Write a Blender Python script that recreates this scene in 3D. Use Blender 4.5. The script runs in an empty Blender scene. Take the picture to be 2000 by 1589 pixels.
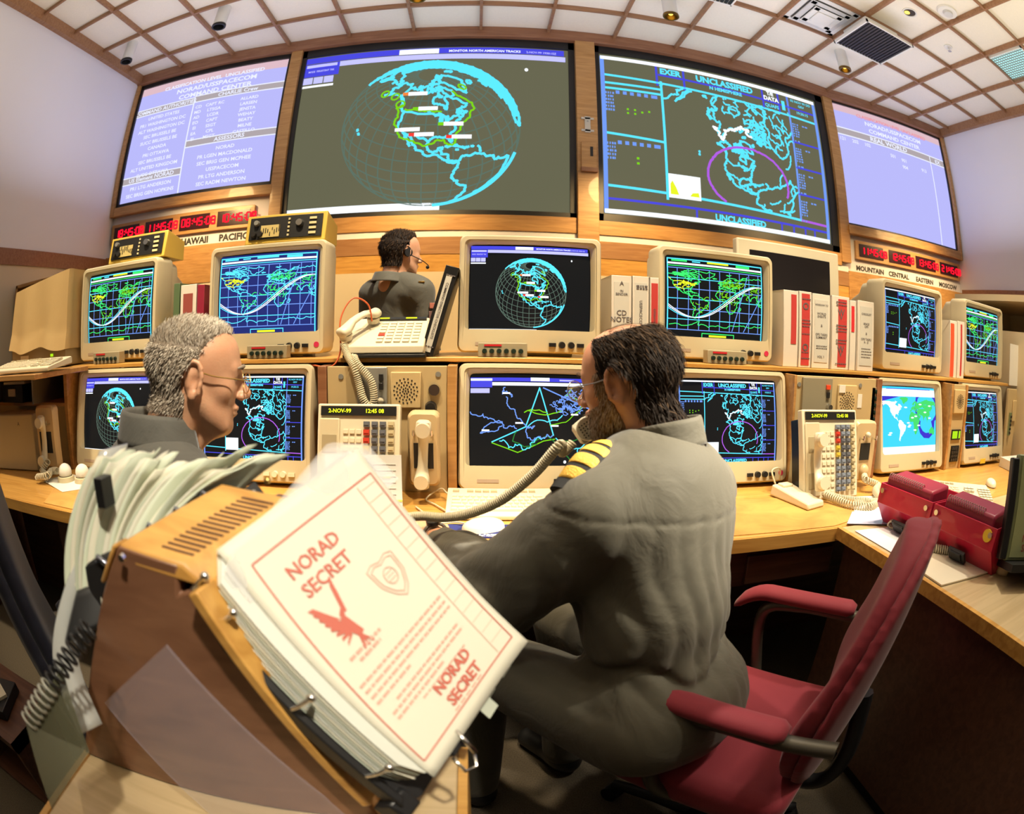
import bpy, bmesh, math, random
import numpy as np
from mathutils import Vector, Matrix, Euler
from mathutils.geometry import tessellate_polygon

random.seed(7)
sc = bpy.context.scene
COL = sc.collection
PI = math.pi
R = math.radians
CAM_Z = 1.28

# ------------------------------------------------------------------ camera
def make_camera():
    cd = bpy.data.cameras.new('camera')
    cd.type = 'PANO'
    cd.sensor_fit = 'HORIZONTAL'
    cd.sensor_width = 36.0
    cd.panorama_type = 'FISHEYE_LENS_POLYNOMIAL'
    # the photograph's lens: r = f*sin(k*theta)/k, fitted on the ceiling grid
    mm = 36.0 / 2000.0
    f, k = 1111.05 * mm, 0.755
    r = np.linspace(0, 1310 * mm, 400)
    th = np.arcsin(k * r / f) / k
    A = np.stack([r, r ** 2, r ** 3, r ** 4], 1)
    co = np.linalg.lstsq(A, th, rcond=None)[0]
    cd.fisheye_polynomial_k0 = 0.0
    cd.fisheye_polynomial_k1 = -float(co[0])
    cd.fisheye_polynomial_k2 = -float(co[1])
    cd.fisheye_polynomial_k3 = -float(co[2])
    cd.fisheye_polynomial_k4 = -float(co[3])
    cd.fisheye_fov = R(200)
    cd.clip_start = 0.02
    cd.clip_end = 100
    o = bpy.data.objects.new('camera', cd)
    COL.objects.link(o)
    yaw, pit, rol = .058, -.135, .017
    fw = Vector((math.sin(yaw) * math.cos(pit), math.cos(yaw) * math.cos(pit), math.sin(pit)))
    r0 = Vector((math.cos(yaw), -math.sin(yaw), 0)); u0 = r0.cross(fw)
    r1 = math.cos(rol) * r0 + math.sin(rol) * u0
    u1 = -math.sin(rol) * r0 + math.cos(rol) * u0
    m = Matrix((r1, u1, -fw)).transposed().to_4x4()
    m.translation = Vector((0, 0, CAM_Z))
    o.matrix_world = m
    cd.lens = 50.0
    cd.dof.use_dof = True; cd.dof.focus_distance = 2.0; cd.dof.aperture_fstop = 11.0
    sc.camera = o
    return o
cam = make_camera()

sc.view_settings.view_transform = 'Standard'
sc.view_settings.look = 'None'
sc.view_settings.exposure = 0.0
sc.view_settings.gamma = 1.0
sc.view_settings.use_curve_mapping = False
try:
    sc.cycles.max_bounces = 6
    sc.cycles.diffuse_bounces = 3
    sc.cycles.glossy_bounces = 3
    sc.cycles.transmission_bounces = 6
    sc.cycles.transparent_max_bounces = 8
    sc.cycles.sample_clamp_indirect = 4
    sc.cycles.use_denoising = True
    sc.cycles.caustics_reflective = False
    sc.cycles.caustics_refractive = False
except Exception:
    pass

world = bpy.data.worlds.new('world'); sc.world = world
world.use_nodes = True
bg = world.node_tree.nodes['Background']
bg.inputs[0].default_value = (1.0, .90, .78, 1)
bg.inputs[1].default_value = 0.02

def area(name, loc, rot, sx, sy, power, color):
    l = bpy.data.lights.new(name, 'AREA'); l.shape = 'RECTANGLE'
    l.size = sx; l.size_y = sy; l.energy = power; l.color = color
    o = bpy.data.objects.new(name, l); COL.objects.link(o)
    o.location = loc; o.rotation_euler = rot
    return o

def spot(name, loc, target, power, color, ang=70, blend=.6, rad=.06):
    l = bpy.data.lights.new(name, 'SPOT')
    l.energy = power; l.color = color; l.spot_size = R(ang); l.spot_blend = blend
    l.shadow_soft_size = rad
    o = bpy.data.objects.new(name, l); COL.objects.link(o)
    o.location = loc
    d = Vector(target) - Vector(loc)
    o.rotation_euler = d.to_track_quat('-Z', 'Y').to_euler()
    return o

WARM = (1.0, .80, .52)
SOFT = (1.0, .90, .72)
# two added fill panels throwing light up at the ceiling, then downlights and extra spots
area('added_uplight', (0.9, 0.3, 2.6), (PI, 0, 0), 7.5, 3.0, 112, (1.0, .90, .72))  # unseen panel in mid-air, added to brighten the ceiling
area('added_blue_fill', (0.9, 3.2, 2.5), (PI, 0, 0), 8.0, 1.2, 62, (.74, .78, 1.0))  # unseen panel added for the bluish cast on ceiling and walls
for x, e in ((-1.7, 470), (-.75, 430), (.1, 400), (.85, 400), (1.7, 470), (2.7, 470)):
    spot('downlight', (x, .85, 4.0), (x, 1.85, .95), e, WARM, 38, .5, .08)
spot('downlight', (2.9, .0, 3.95), (.47, 1.0, 1.16), 3200, SOFT, 11.5, 1., .10)
spot('downlight', (-.35, 2.3, 4.0), (.22, 1.05, 1.18), 420, SOFT, 13, .9, .08)  # narrow spot added to brighten the bearded man's face
spot('downlight', (.4, 1.6, 4.0), (-.40, 2.90, 1.6), 700, SOFT, 20, .9, .08)  # unseen spot put in to lighten the standing man
spot('downlight', (.7, -.7, 4.0), (-.50, .98, 1.22), 900, SOFT, 13, .9, .10)  # extra spot put in for the grey-haired man's head
spot('downlight', (1.3, .1, 4.0), (.78, .72, .95), 130, SOFT, 22, .9, .10)
spot('downlight', (.85, -.75, 4.0), (-.15, .48, 1.04), 640, SOFT, 15, .9, .10)  # extra narrow spot added to whiten the binder page
spot('downlight', (2.2, .7, 4.0), (1.6, .9, .75), 260, SOFT, 40, .8, .10)
# lamps over the counter along the screen wall
for x in (-2.4, -.6, 1.2, 3.0, 4.5):
    spot('counter_lamp', (x, 3.55, 2.75), (x, 4.5, 1.55), 130, (1.0, .66, .28), 100, .8, .15)

# ------------------------------------------------------------------ materials
def srgb(c):
    return tuple(((v / 255) / 12.92 if v / 255 <= .04045 else ((v / 255 + .055) / 1.055) ** 2.4) for v in c)

_M = {}
def mat(name, col=(.5, .5, .5), rough=.5, metal=0., spec=.5, emit=None, es=1., noise=0., nscale=20., bump=0., coat=0., alpha=1., sheen=0., trans=0.):
    if name in _M: return _M[name]
    m = bpy.data.materials.new(name); m.use_nodes = True
    nt = m.node_tree; b = nt.nodes['Principled BSDF']
    b.inputs['Base Color'].default_value = (*col, 1)
    b.inputs['Roughness'].default_value = rough
    b.inputs['Metallic'].default_value = metal
    b.inputs['Specular IOR Level'].default_value = spec
    if coat: b.inputs['Coat Weight'].default_value = coat
    if sheen: b.inputs['Sheen Weight'].default_value = sheen
    if trans: b.inputs['Transmission Weight'].default_value = trans
    if alpha < 1: b.inputs['Alpha'].default_value = alpha
    if emit:
        b.inputs['Emission Color'].default_value = (*emit, 1); b.inputs['Emission Strength'].default_value = es
    if noise or bump:
        tc = nt.nodes.new('ShaderNodeTexCoord'); n = nt.nodes.new('ShaderNodeTexNoise')
        n.inputs['Scale'].default_value = nscale; n.inputs['Detail'].default_value = 5
        nt.links.new(tc.outputs['Object'], n.inputs['Vector'])
        if noise:
            mx = nt.nodes.new('ShaderNodeMix'); mx.data_type = 'RGBA'
            mx.inputs[6].default_value = (*[c * (1 - noise) for c in col], 1)
            mx.inputs[7].default_value = (*[min(1, c * (1 + noise)) for c in col], 1)
            nt.links.new(n.outputs['Fac'], mx.inputs[0]); nt.links.new(mx.outputs[2], b.inputs['Base Color'])
        if bump:
            bp = nt.nodes.new('ShaderNodeBump'); bp.inputs['Strength'].default_value = bump; bp.inputs['Distance'].default_value = .01
            nt.links.new(n.outputs['Fac'], bp.inputs['Height']); nt.links.new(bp.outputs['Normal'], b.inputs['Normal'])
    _M[name] = m
    return m

def wood(name, c1, c2, rough=.4, scale=(1., 12., 12.), coat=.2, rot=(0, 0, 0)):
    if name in _M: return _M[name]
    m = bpy.data.materials.new(name); m.use_nodes = True
    nt = m.node_tree; b = nt.nodes['Principled BSDF']
    b.inputs['Roughness'].default_value = rough; b.inputs['Coat Weight'].default_value = coat
    tc = nt.nodes.new('ShaderNodeTexCoord'); mp = nt.nodes.new('ShaderNodeMapping')
    mp.inputs['Scale'].default_value = scale; mp.inputs['Rotation'].default_value = rot
    n = nt.nodes.new('ShaderNodeTexNoise'); n.inputs['Scale'].default_value = 3.5; n.inputs['Detail'].default_value = 8
    n.inputs['Distortion'].default_value = .8
    cr = nt.nodes.new('ShaderNodeValToRGB')
    cr.color_ramp.elements[0].position = .32; cr.color_ramp.elements[0].color = (*c1, 1)
    cr.color_ramp.elements[1].position = .68; cr.color_ramp.elements[1].color = (*c2, 1)
    nt.links.new(tc.outputs['Object'], mp.inputs[0]); nt.links.new(mp.outputs[0], n.inputs['Vector'])
    nt.links.new(n.outputs['Fac'], cr.inputs[0]); nt.links.new(cr.outputs[0], b.inputs['Base Color'])
    _M[name] = m
    return m

def glow(name, rgb, s=1.):
    """a lit display colour, given as it looks on the screen (0-255)"""
    if name in _M: return _M[name]
    m = bpy.data.materials.new(name); m.use_nodes = True
    nt = m.node_tree; b = nt.nodes['Principled BSDF']
    b.inputs['Base Color'].default_value = (0.004, 0.004, 0.004, 1)
    b.inputs['Roughness'].default_value = .25
    b.inputs['Specular IOR Level'].default_value = .25 if name.startswith(('tube', 'map')) else .03
    if not name.startswith(('tube', 'map')): b.inputs['Roughness'].default_value = .6
    b.inputs['Emission Color'].default_value = (*srgb(rgb), 1); b.inputs['Emission Strength'].default_value = s
    _M[name] = m
    return m

# ------------------------------------------------------------------ mesh builder
class MB:
    def __init__(s, M=None):
        s.v = []; s.f = []; s.m = []; s.mi = 0; s.M = M or Matrix()
    def add(s, vs, fs, mi=None, M=None):
        o = len(s.v); T = s.M @ M if M else s.M
        s.v += [tuple(T @ Vector(p)) for p in vs]
        s.f += [tuple(i + o for i in f) for f in fs]
        s.m += [s.mi if mi is None else mi] * len(fs)
        return s
    def box(s, c, d, mi=None, M=None):
        x, y, z = c; a, b, e = [k / 2 for k in d]
        vs = [(x + i * a, y + j * b, z + k * e) for i in (-1, 1) for j in (-1, 1) for k in (-1, 1)]
        return s.add(vs, [(0, 1, 3, 2), (4, 6, 7, 5), (0, 4, 5, 1), (2, 3, 7, 6), (0, 2, 6, 4), (1, 5, 7, 3)], mi, M)
    def bx(s, x0, x1, y0, y1, z0, z1, mi=None, M=None):
        return s.box(((x0 + x1) / 2, (y0 + y1) / 2, (z0 + z1) / 2), (abs(x1 - x0), abs(y1 - y0), abs(z1 - z0)), mi, M)
    def hexa(s, bot, top, mi=None):
        """4 bottom corners (ccw from above) and 4 top corners"""
        return s.add(list(bot) + list(top), [(3, 2, 1, 0), (4, 5, 6, 7), (0, 1, 5, 4), (1, 2, 6, 5), (2, 3, 7, 6), (3, 0, 4, 7)], mi)
    def prism(s, pts, axis, a, b, mi=None, M=None):
        """pts: outline in the two other axes; extruded from a to b along axis"""
        def P(p, t):
            return (t, p[0], p[1]) if axis == 'x' else (p[0], t, p[1]) if axis == 'y' else (p[0], p[1], t)
        n = len(pts)
        vs = [P(p, a) for p in pts] + [P(p, b) for p in pts]
        fs = [(i, (i + 1) % n, n + (i + 1) % n, n + i) for i in range(n)]
        tri = tessellate_polygon([[Vector((p[0], p[1], 0)) for p in pts]])
        fs += [tuple(t) for t in tri] + [tuple(n + i for i in t[::-1]) for t in tri]
        return s.add(vs, fs, mi, M)
    def cyl(s, p, q, r, r2=None, n=16, caps=True, mi=None, M=None):
        r2 = r if r2 is None else r2
        p, q = Vector(p), Vector(q); d = (q - p).normalized()
        a = d.orthogonal().normalized(); b = d.cross(a)
        vs = []
        for c, rr in ((p, r), (q, r2)):
            for i in range(n):
                t = 2 * PI * i / n
                vs.append(c + rr * (math.cos(t) * a + math.sin(t) * b))
        fs = [(i, (i + 1) % n, n + (i + 1) % n, n + i) for i in range(n)]
        if caps: fs += [tuple(range(n))[::-1], tuple(range(n, 2 * n))]
        return s.add(vs, fs, mi, M)
    def tube(s, pts, r, n=8, mi=None, closed=False, M=None, up=None):
        P = [Vector(p) for p in pts]; m = len(P)
        rr = r if hasattr(r, '__len__') else [r] * m
        vs = []; a = None
        for i in range(m):
            d = (P[(i + 1) % m] - P[i - 1]) if closed else (P[min(i + 1, m - 1)] - P[max(i - 1, 0)])
            if d.length < 1e-9: d = Vector((0, 0, 1))
            d.normalize()
            if a is None: a = d.orthogonal().normalized()
            else:
                a = a - d * a.dot(d)
                a = a.normalized() if a.length > 1e-6 else d.orthogonal().normalized()
            b = d.cross(a)
            for k in range(n):
                t = 2 * PI * k / n
                vs.append(P[i] + rr[i] * (math.cos(t) * a + math.sin(t) * b))
        fs = []
        for i in range(m if closed else m - 1):
            j = (i + 1) % m
            for k in range(n):
                l = (k + 1) % n
                fs.append((i * n + k, i * n + l, j * n + l, j * n + k))
        if not closed: fs += [tuple(range(n))[::-1], tuple(range((m - 1) * n, m * n))]
        return s.add(vs, fs, mi, M)
    def lathe(s, prof, n=24, mi=None, M=None, a0=0, a1=2 * PI):
        """prof: (r, z) list; spun about z"""
        m = len(prof); full = abs(a1 - a0 - 2 * PI) < 1e-6
        k = n if full else n + 1
        vs = [(r * math.cos(a0 + (a1 - a0) * j / n), r * math.sin(a0 + (a1 - a0) * j / n), z) for r, z in prof for j in range(k)]
        fs = []
        for i in range(m - 1):
            for j in range(n):
                l = (j + 1) % k
                fs.append((i * k + j, i * k + l, (i + 1) * k + l, (i + 1) * k + j))
        return s.add(vs, fs, mi, M)
    def ball(s, c, r, n=16, m=10, mi=None, M=None):
        r = r if hasattr(r, '__len__') else (r, r, r)
        vs = []
        for i in range(m + 1):
            p = PI * i / m
            for j in range(n):
                t = 2 * PI * j / n
                vs.append((c[0] + r[0] * math.sin(p) * math.cos(t), c[1] + r[1] * math.sin(p) * math.sin(t), c[2] + r[2] * math.cos(p)))
        fs = [(i * n + j, (i + 1) * n + j, (i + 1) * n + (j + 1) % n, i * n + (j + 1) % n) for i in range(m) for j in range(n)]
        return s.add(vs, fs, mi, M)
    def grid(s, fn, nu, nv, mi=None, closed_u=False, M=None):
        vs = [fn(i / (nu - 0 if closed_u else nu - 1), j / (nv - 1)) for j in range(nv) for i in range(nu)]
        fs = []
        for j in range(nv - 1):
            for i in range(nu if closed_u else nu - 1):
                a = j * nu + i; b = j * nu + (i + 1) % nu
                fs.append((a, b, b + nu, a + nu))
        return s.add(vs, fs, mi, M)
    def build(s, name, mats, parent=None, bevel=0, seg=2, smooth=35, sub=0, loc=None, rot=None, solid=0):
        me = bpy.data.meshes.new(name)
        me.from_pydata(s.v, [], s.f)
        mats = mats if isinstance(mats, (list, tuple)) else [mats]
        for m in mats: me.materials.append(m)
        if len(mats) > 1: me.polygons.foreach_set('material_index', s.m)
        bm = bmesh.new(); bm.from_mesh(me)
        bmesh.ops.remove_doubles(bm, verts=bm.verts, dist=1e-6)
        if not getattr(s, 'keep', False): bmesh.ops.recalc_face_normals(bm, faces=bm.faces)
        bm.to_mesh(me); bm.free()
        if smooth:
            me.shade_smooth()
            if smooth < 180: me.set_sharp_from_angle(angle=R(smooth))
        o = bpy.data.objects.new(name, me); COL.objects.link(o)
        if parent is not None: o.parent = parent
        if loc: o.location = loc
        if rot: o.rotation_euler = rot
        if solid:
            w = o.modifiers.new('solid', 'SOLIDIFY'); w.thickness = solid; w.offset = 0
        if bevel:
            w = o.modifiers.new('bevel', 'BEVEL'); w.width = bevel; w.segments = seg; w.limit_method = 'ANGLE'; w.angle_limit = R(40)
            w.harden_normals = False
        if sub:
            w = o.modifiers.new('sub', 'SUBSURF'); w.levels = sub; w.render_levels = sub
        return o

def tag(o, label=None, cat=None, group=None, kind=None):
    if label: o['label'] = label
    if cat: o['category'] = cat
    if group: o['group'] = group
    if kind: o['kind'] = kind
    return o
def thing(name, label, cat, loc=(0, 0, 0), rot=(0, 0, 0), group=None):
    o = bpy.data.objects.new(name, None); COL.objects.link(o)
    o.empty_display_size = .05
    o.location = loc; o.rotation_euler = rot if hasattr(rot, '__len__') else (0, 0, rot)
    return tag(o, label, cat, group)
def struct(name, mb, mats, **k):
    return tag(mb.build(name, mats, **k), kind='structure')
def copy_tree(o, parent=None):
    c = o.copy(); COL.objects.link(c); c.parent = parent
    for ch in list(o.children): copy_tree(ch, c)
    return c
def dup(o, label, loc=None, rot=None, group=None):
    c = copy_tree(o)
    c['label'] = label
    if loc is not None: c.location = loc
    if rot is not None: c.rotation_euler = rot if hasattr(rot, '__len__') else (0, 0, rot)
    if group: c['group'] = group
    return c

def T3(x=0, y=0, z=0): return Matrix.Translation((x, y, z))
def RX(a): return Matrix.Rotation(a, 4, 'X')
def RY(a): return Matrix.Rotation(a, 4, 'Y')
def RZ(a): return Matrix.Rotation(a, 4, 'Z')

_TX = {}
def text_geo(s, size=1., align='CENTER', bold=0.):
    """flat lettering as (verts, faces) in x/z, baseline at z=0"""
    key = (s, align, bold)
    if key not in _TX:
        c = bpy.data.curves.new('t', 'FONT'); c.body = s; c.size = 1.0; c.align_x = align
        c.resolution_u = 2; c.offset = bold; c.fill_mode = 'FRONT'
        o = bpy.data.objects.new('t', c)
        me = o.to_mesh()
        vs = [(v.co.x, v.co.y) for v in me.vertices]; fs = [tuple(p.vertices) for p in me.polygons]
        o.to_mesh_clear(); bpy.data.objects.remove(o); bpy.data.curves.remove(c)
        _TX[key] = (vs, fs)
    vs, fs = _TX[key]
    return [(x * size, y * size) for x, y in vs], fs
def add_text(mb, s, x, z, size, mi=None, align='CENTER', bold=0., y=0., M=None, wide=1.):
    vs, fs = text_geo(s, size, align, bold)
    mb.add([(x + a * wide, y, z + b) for a, b in vs], fs, mi, M)

# shared materials
M_beige = mat('beige_plastic', (.60, .53, .36), .45, noise=.05, nscale=6)
M_beige2 = mat('cream_plastic', (.74, .68, .52), .4, noise=.04, nscale=8)
M_beige_dk = mat('dull_beige_plastic', (.36, .31, .20), .5, noise=.08, nscale=9)
M_black = mat('black_plastic', (.012, .012, .013), .4)
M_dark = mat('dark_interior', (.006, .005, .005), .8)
M_white = mat('white_paper', (.80, .79, .74), .7)
M_grey = mat('grey_metal', (.35, .35, .33), .35, .4)
M_chrome = mat('chrome', (.75, .75, .72), .18, 1.0)
M_red = mat('red_plastic', (.55, .02, .03), .35)
M_oak = wood('oak', (.40, .20, .06), (.56, .31, .11))
M_oak2 = wood('honey_oak', (.50, .25, .055), (.68, .38, .10), .35)
M_brown = wood('brown_wood', (.23, .095, .045), (.32, .15, .075), .45)
M_dkwood = wood('dark_wood', (.075, .03, .018), (.13, .055, .03), .4)
# ------------------------------------------------------------------ the room
HC = 4.103; XL = -3.71; XR = 5.41; YW = 4.56
YL = 4.38; YR = 4.25           # where the angled end bays meet the side walls
YB = -3.2                      # room behind the camera
M_wall = mat('painted_wall', (.80, .80, .86), .8, noise=.02, nscale=2)
M_tile = mat('ceiling_tile', (.88, .83, .70), .9, noise=.05, nscale=60)
M_carpet = mat('speckled_carpet', (.10, .08, .055), .95, noise=.75, nscale=220, bump=.5)
M_cream = mat('cream_laminate', (.70, .60, .42), .5)
M_ceilwood = wood('ceiling_lattice_wood', (.26, .12, .055), (.36, .19, .09), .5)

mb = MB(); mb.bx(XL - .1, XR + .1, YB, YW + .1, -.05, 0); struct('floor', mb, M_carpet, smooth=0)
mb = MB(); mb.bx(XL - .1, XR + .1, YB, YW + .3, HC + .035, HC + .12); struct('ceiling', mb, M_tile, smooth=0)
# lattice strips, 0.61 m apart, rows from the screen wall
mb = MB()
ty = 4.1 - .01
T = .61
X0 = -3.126
y = (7.627 - 1) * T
k = 0
while y > YB:
    mb.bx(XL, XR, y - .0125, y + .0125, HC - .012, HC + .034); y -= T
for i in range(14):
    x = X0 + i * T
    mb.bx(x - .0125, x + .0125, YB, YW - .02, HC - .014, HC + .033)
struct('trim_1', mb, M_ceilwood, smooth=0)
mb = MB()
mb.bx(XL, XL + .06, YB, YL, HC - .07, HC + .034); mb.bx(XR - .06, XR, YB, YR, HC - .07, HC + .034)
struct('trim_2', mb, M_ceilwood, smooth=0)
mb = MB(); mb.bx(XL - .12, XL, YB, YW + .1, 0, HC + .1); struct('wall_left', mb, M_wall, smooth=0)
mb = MB(); mb.bx(XR, XR + .12, YB, YW + .1, 0, HC + .1); struct('wall_right', mb, M_wall, smooth=0)
# wood rails along the side walls
mb = MB(); mb.bx(XL, XL + .03, YB, YL, 1.955, 2.085); struct('trim_3', mb, M_brown, smooth=0)
mb = MB(); mb.bx(XR - .03, XR, YB, YR, 1.96, 2.10); struct('trim_4', mb, M_brown, smooth=0)
mb = MB(); mb.bx(XL, XL + .018, YB, YL, 0, 1.955); struct('wainscot_left', mb, M_cream, smooth=0)
mb = MB(); mb.bx(XR - .018, XR, YB, YR, 0, 1.96); struct('wainscot_right', mb, M_cream, smooth=0)
for o in bpy.data.objects:
    if o.name.startswith('wainscot'): o.name = o.name.replace('wainscot', 'baseboard')

# the screen wall: three planes
bays = [  # (x0, y0, x1, y1)
    (XL, YL, -1.82, YW), (-1.82, YW, 3.58, YW), (3.58, YW, XR, YR)]
mb = MB()
for x0, y0, x1, y1 in bays:
    mb.hexa([(x0, y0 + .06, 0), (x1, y1 + .06, 0), (x1, y1 + .2, 0), (x0, y0 + .2, 0)],
            [(x0, y0 + .06, HC + .1), (x1, y1 + .06, HC + .1), (x1, y1 + .2, HC + .1), (x0, y0 + .2, HC + .1)])
struct('wall_front', mb, M_wall, smooth=0)

def bayM(i):
    x0, y0, x1, y1 = bays[i]
    return Matrix.Translation((x0, y0, 0)) @ Matrix.Rotation(math.atan2(y1 - y0, x1 - x0), 4, 'Z')
L0 = math.hypot(bays[0][2] - bays[0][0], bays[0][3] - bays[0][1])
L2 = math.hypot(bays[2][2] - bays[2][0], bays[2][3] - bays[2][1])
# head rail, posts, sills
mb = MB()
for i, L in ((0, L0), (1, 5.4), (2, L2)):
    mb.bx(0, L, -.05, .06, HC - .085, HC + .034, M=bayM(i))
struct('trim_5', mb, M_brown, smooth=0, bevel=.006)
mb = MB()
B1 = bayM(1)
def wx(x): return x + 1.82
mb.bx(wx(-1.87), wx(-1.755), -.03, .06, 1.75, HC - .08, M=B1)       # post left of globe screen
mb.bx(wx(.775), wx(.955), -.05, .06, 1.75, HC - .08, M=B1)       # broad post
mb.bx(wx(3.50), wx(3.63), -.03, .06, 2.14, HC - .08, M=B1)
struct('trim_6', mb, M_oak, smooth=0, bevel=.004)
mb = MB()
mb.bx(wx(-1.75), wx(.775), -.02, .06, 2.10, 2.235, M=B1); mb.bx(wx(.955), wx(3.50), -.02, .06, 2.10, 2.225, M=B1)
mb.bx(.05, L0 - .04, -.03, .06, 2.51, 2.60, M=bayM(0)); mb.bx(.04, L2 - .06, -.05, .06, 2.45, 2.545, M=bayM(2))
mb.bx(.0, .045, -.03, .06, 2.51, HC - .08, M=bayM(0))
mb.bx(L2 - .05, L2, -.04, .06, 2.45, HC - .08, M=bayM(2))
struct('trim_7', mb, M_oak, smooth=0, bevel=.004)
mb = MB()
mb.bx(wx(-1.75), wx(.775), -.012, .06, 1.90, 2.045, M=B1); mb.bx(wx(.955), wx(3.6), -.012, .06, 1.90, 2.045, M=B1)
struct('trim_8', mb, wood('rail_wood', (.30, .14, .055), (.40, .21, .085)), smooth=0)
mb = MB(); mb.bx(wx(-1.75), wx(.775), -.006, .06, 1.75, 1.90, M=B1); mb.bx(wx(.955), wx(3.6), -.006, .06, 1.75, 1.90, M=B1); struct('trim_10', mb, M_oak2, smooth=0)  # lighter oak strip: yellow lamplight put into the wood colour
mb = MB(); mb.bx(wx(-1.75), wx(.775), -.004, .06, 2.045, 2.10, M=B1); mb.bx(wx(.955), wx(3.6), -.004, .06, 2.045, 2.10, M=B1); struct('trim_11', mb, mat('white_trim', (.80, .80, .80), .6), smooth=0)
mb = MB(); mb.bx(0, L0 - .02, -.012, .06, 1.75, 2.10, M=bayM(0)); mb.bx(.02, L2, -.012, .06, 1.75, 2.06, M=bayM(2))
struct('trim_9', mb, M_oak, smooth=0)

# counter with cream splash-back along the screen wall, lit from under the rail
t = thing('wall_counter', 'long cream counter and splashback running under the big screens', 'counter', (0, 4.50, 0))
mb = MB(); mb.bx(XL + .12, XR - .35, -.45, 0, 1.02, 1.06); mb.bx(XL + .12, XR - .35, -.40, -.04, 0, 1.02); mb.build('counter_body', M_cream, t, bevel=.004)
mb = MB(); mb.bx(-3.4, 5.0, -.012, .01, 1.06, 1.745); mb.build('splashback', M_cream, t, smooth=0)
# ------------------------------------------------------------------ display drawings
NA = [(-168,66),(-162,67),(-166,69),(-156,71),(-141,70),(-128,70),(-115,68),(-108,68),(-95,68),(-94,72),(-90,69),(-82,69),(-86,66),(-94,61),(-94,58),(-88,56.5),(-82,55),(-80,51.5),(-79,54),(-77,57),(-78,62),(-70,61),(-65,59),(-61,56),(-56,52),(-60,50),(-66,50),(-71,47),(-65,48),(-61,46),(-66,44),(-70,43.5),(-70,41.5),(-74,40.5),(-76,37),(-76,35),(-81,31.5),(-80,26.5),(-81,25),(-82.5,28),(-84,30),(-89,30),(-94,29.5),(-97,27),(-97.5,22),(-96,19),(-91,18.5),(-90,21),(-87,21.5),(-88,16),(-83.5,15),(-83.5,11),(-80,9),(-77,8),(-80,7.5),(-83,8.5),(-86,11),(-88,13),(-94,16),(-100,17),(-105,20),(-106,23),(-109,26),(-113,31),(-114.5,31),(-112,27),(-110,23),(-115,28),(-117,32.5),(-120.5,34.5),(-124,40),(-124,47),(-123,49),(-128,51),(-131,55),(-136,58),(-142,60),(-148,60.5),(-152,60),(-158,57),(-164,54.5),(-158,58.5),(-162,59),(-166,61.5),(-161,64.5),(-168,66)]
SA = [(-77,8),(-75,11),(-72,12),(-68,11),(-62,10.5),(-57,6),(-51,4),(-50,0),(-44,-2.5),(-35,-6),(-37,-12),(-39,-18),(-42,-23),(-48,-26),(-49,-29),(-54,-34),(-58,-34),(-57,-38),(-62,-39),(-65,-42),(-66,-46),(-69,-51),(-68,-54),(-74,-52),(-75,-47),(-73,-40),(-71,-30),(-70,-20),(-76,-14),(-80,-7),(-81,-4),(-80,0),(-77.5,3),(-77,8)]
AF = [(-6,35.5),(3,37),(10,37),(11,34),(20,31),(25,32),(32,31),(34,27),(37,21),(40,15),(43,12),(51,12),(48,5),(42,-2),(39,-7),(41,-14),(35,-20),(35,-24),(32,-28),(27,-34),(20,-35),(18,-32),(15,-26),(12,-17),(13,-9),(9,-1),(9,4),(4,6),(-3,5),(-8,4.5),(-13,9),(-17,14),(-16,21),(-13,27),(-9,31),(-6,35.5)]
EU = [(-9,37),(-9,43),(-2,43.5),(-1,46),(-4,48.5),(2,51),(8,54),(8,57),(12,56),(10,54),(19,54.5),(24,58),(30,60),(22,60),(25,65),(22,65.5),(17,61),(18,59),(14,55.5),(11,59),(6,58.5),(5,61),(12,66),(20,70),(28,71),(41,67),(34,66),(38,64),(44,66),(54,68.5),(60,69),(68,68.5),(67,73),(73,71),(80,73),(87,75),(98,76),(104,77.5),(113,74),(127,73),(140,72.5),(160,70),(178,69),(190,66),(178,64.5),(179,62.5),(163,60),(162,56),(157,51),(156,57),(163,62),(155,59),(143,59),(135,55),(141,53),(140,48),(132,43),(128,40),(129,35.5),(126,35),(125,39),(121,40),(118,38.5),(122,37),(119,35),(122,31),(120,26),(114,22),(108,21.5),(106,19),(109,13),(105,9),(100,13),(103,4),(104,1.5),(101,3),(98,9),(97,17),(91,22.5),(87,21),(80,15),(80,10),(77.5,8),(74,15),(72.5,21),(67,25),(57,26),(50,30),(48,30),(51,25),(56,26),(59,22.5),(52,16),(43.5,12.7),(39,21),(35,28),(34,31),(36,36),(30,36.5),(27,38),(29,41),(36,41.5),(41,42),(37,46),(33,45),(28,42),(26,41),(23,38),(22,37),(19.5,41),(13,45.5),(13,43),(18,40),(16,38),(12,42),(8,44),(3,43),(0,40),(-2,37),(-6,36),(-9,37)]
AU = [(114,-22),(122,-18),(130,-12),(136,-12),(140,-17),(142.5,-11),(146,-19),(153,-26),(151,-33),(147,-38),(140,-38),(136,-34.5),(130,-32),(124,-33),(116,-35),(114,-28),(114,-22)]
GL = [(-45,60),(-53,66),(-54,70),(-60,75.5),(-71,77.5),(-62,82),(-32,83.5),(-18,80),(-22,72),(-27,69),(-38,66),(-42,62),(-45,60)]
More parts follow.
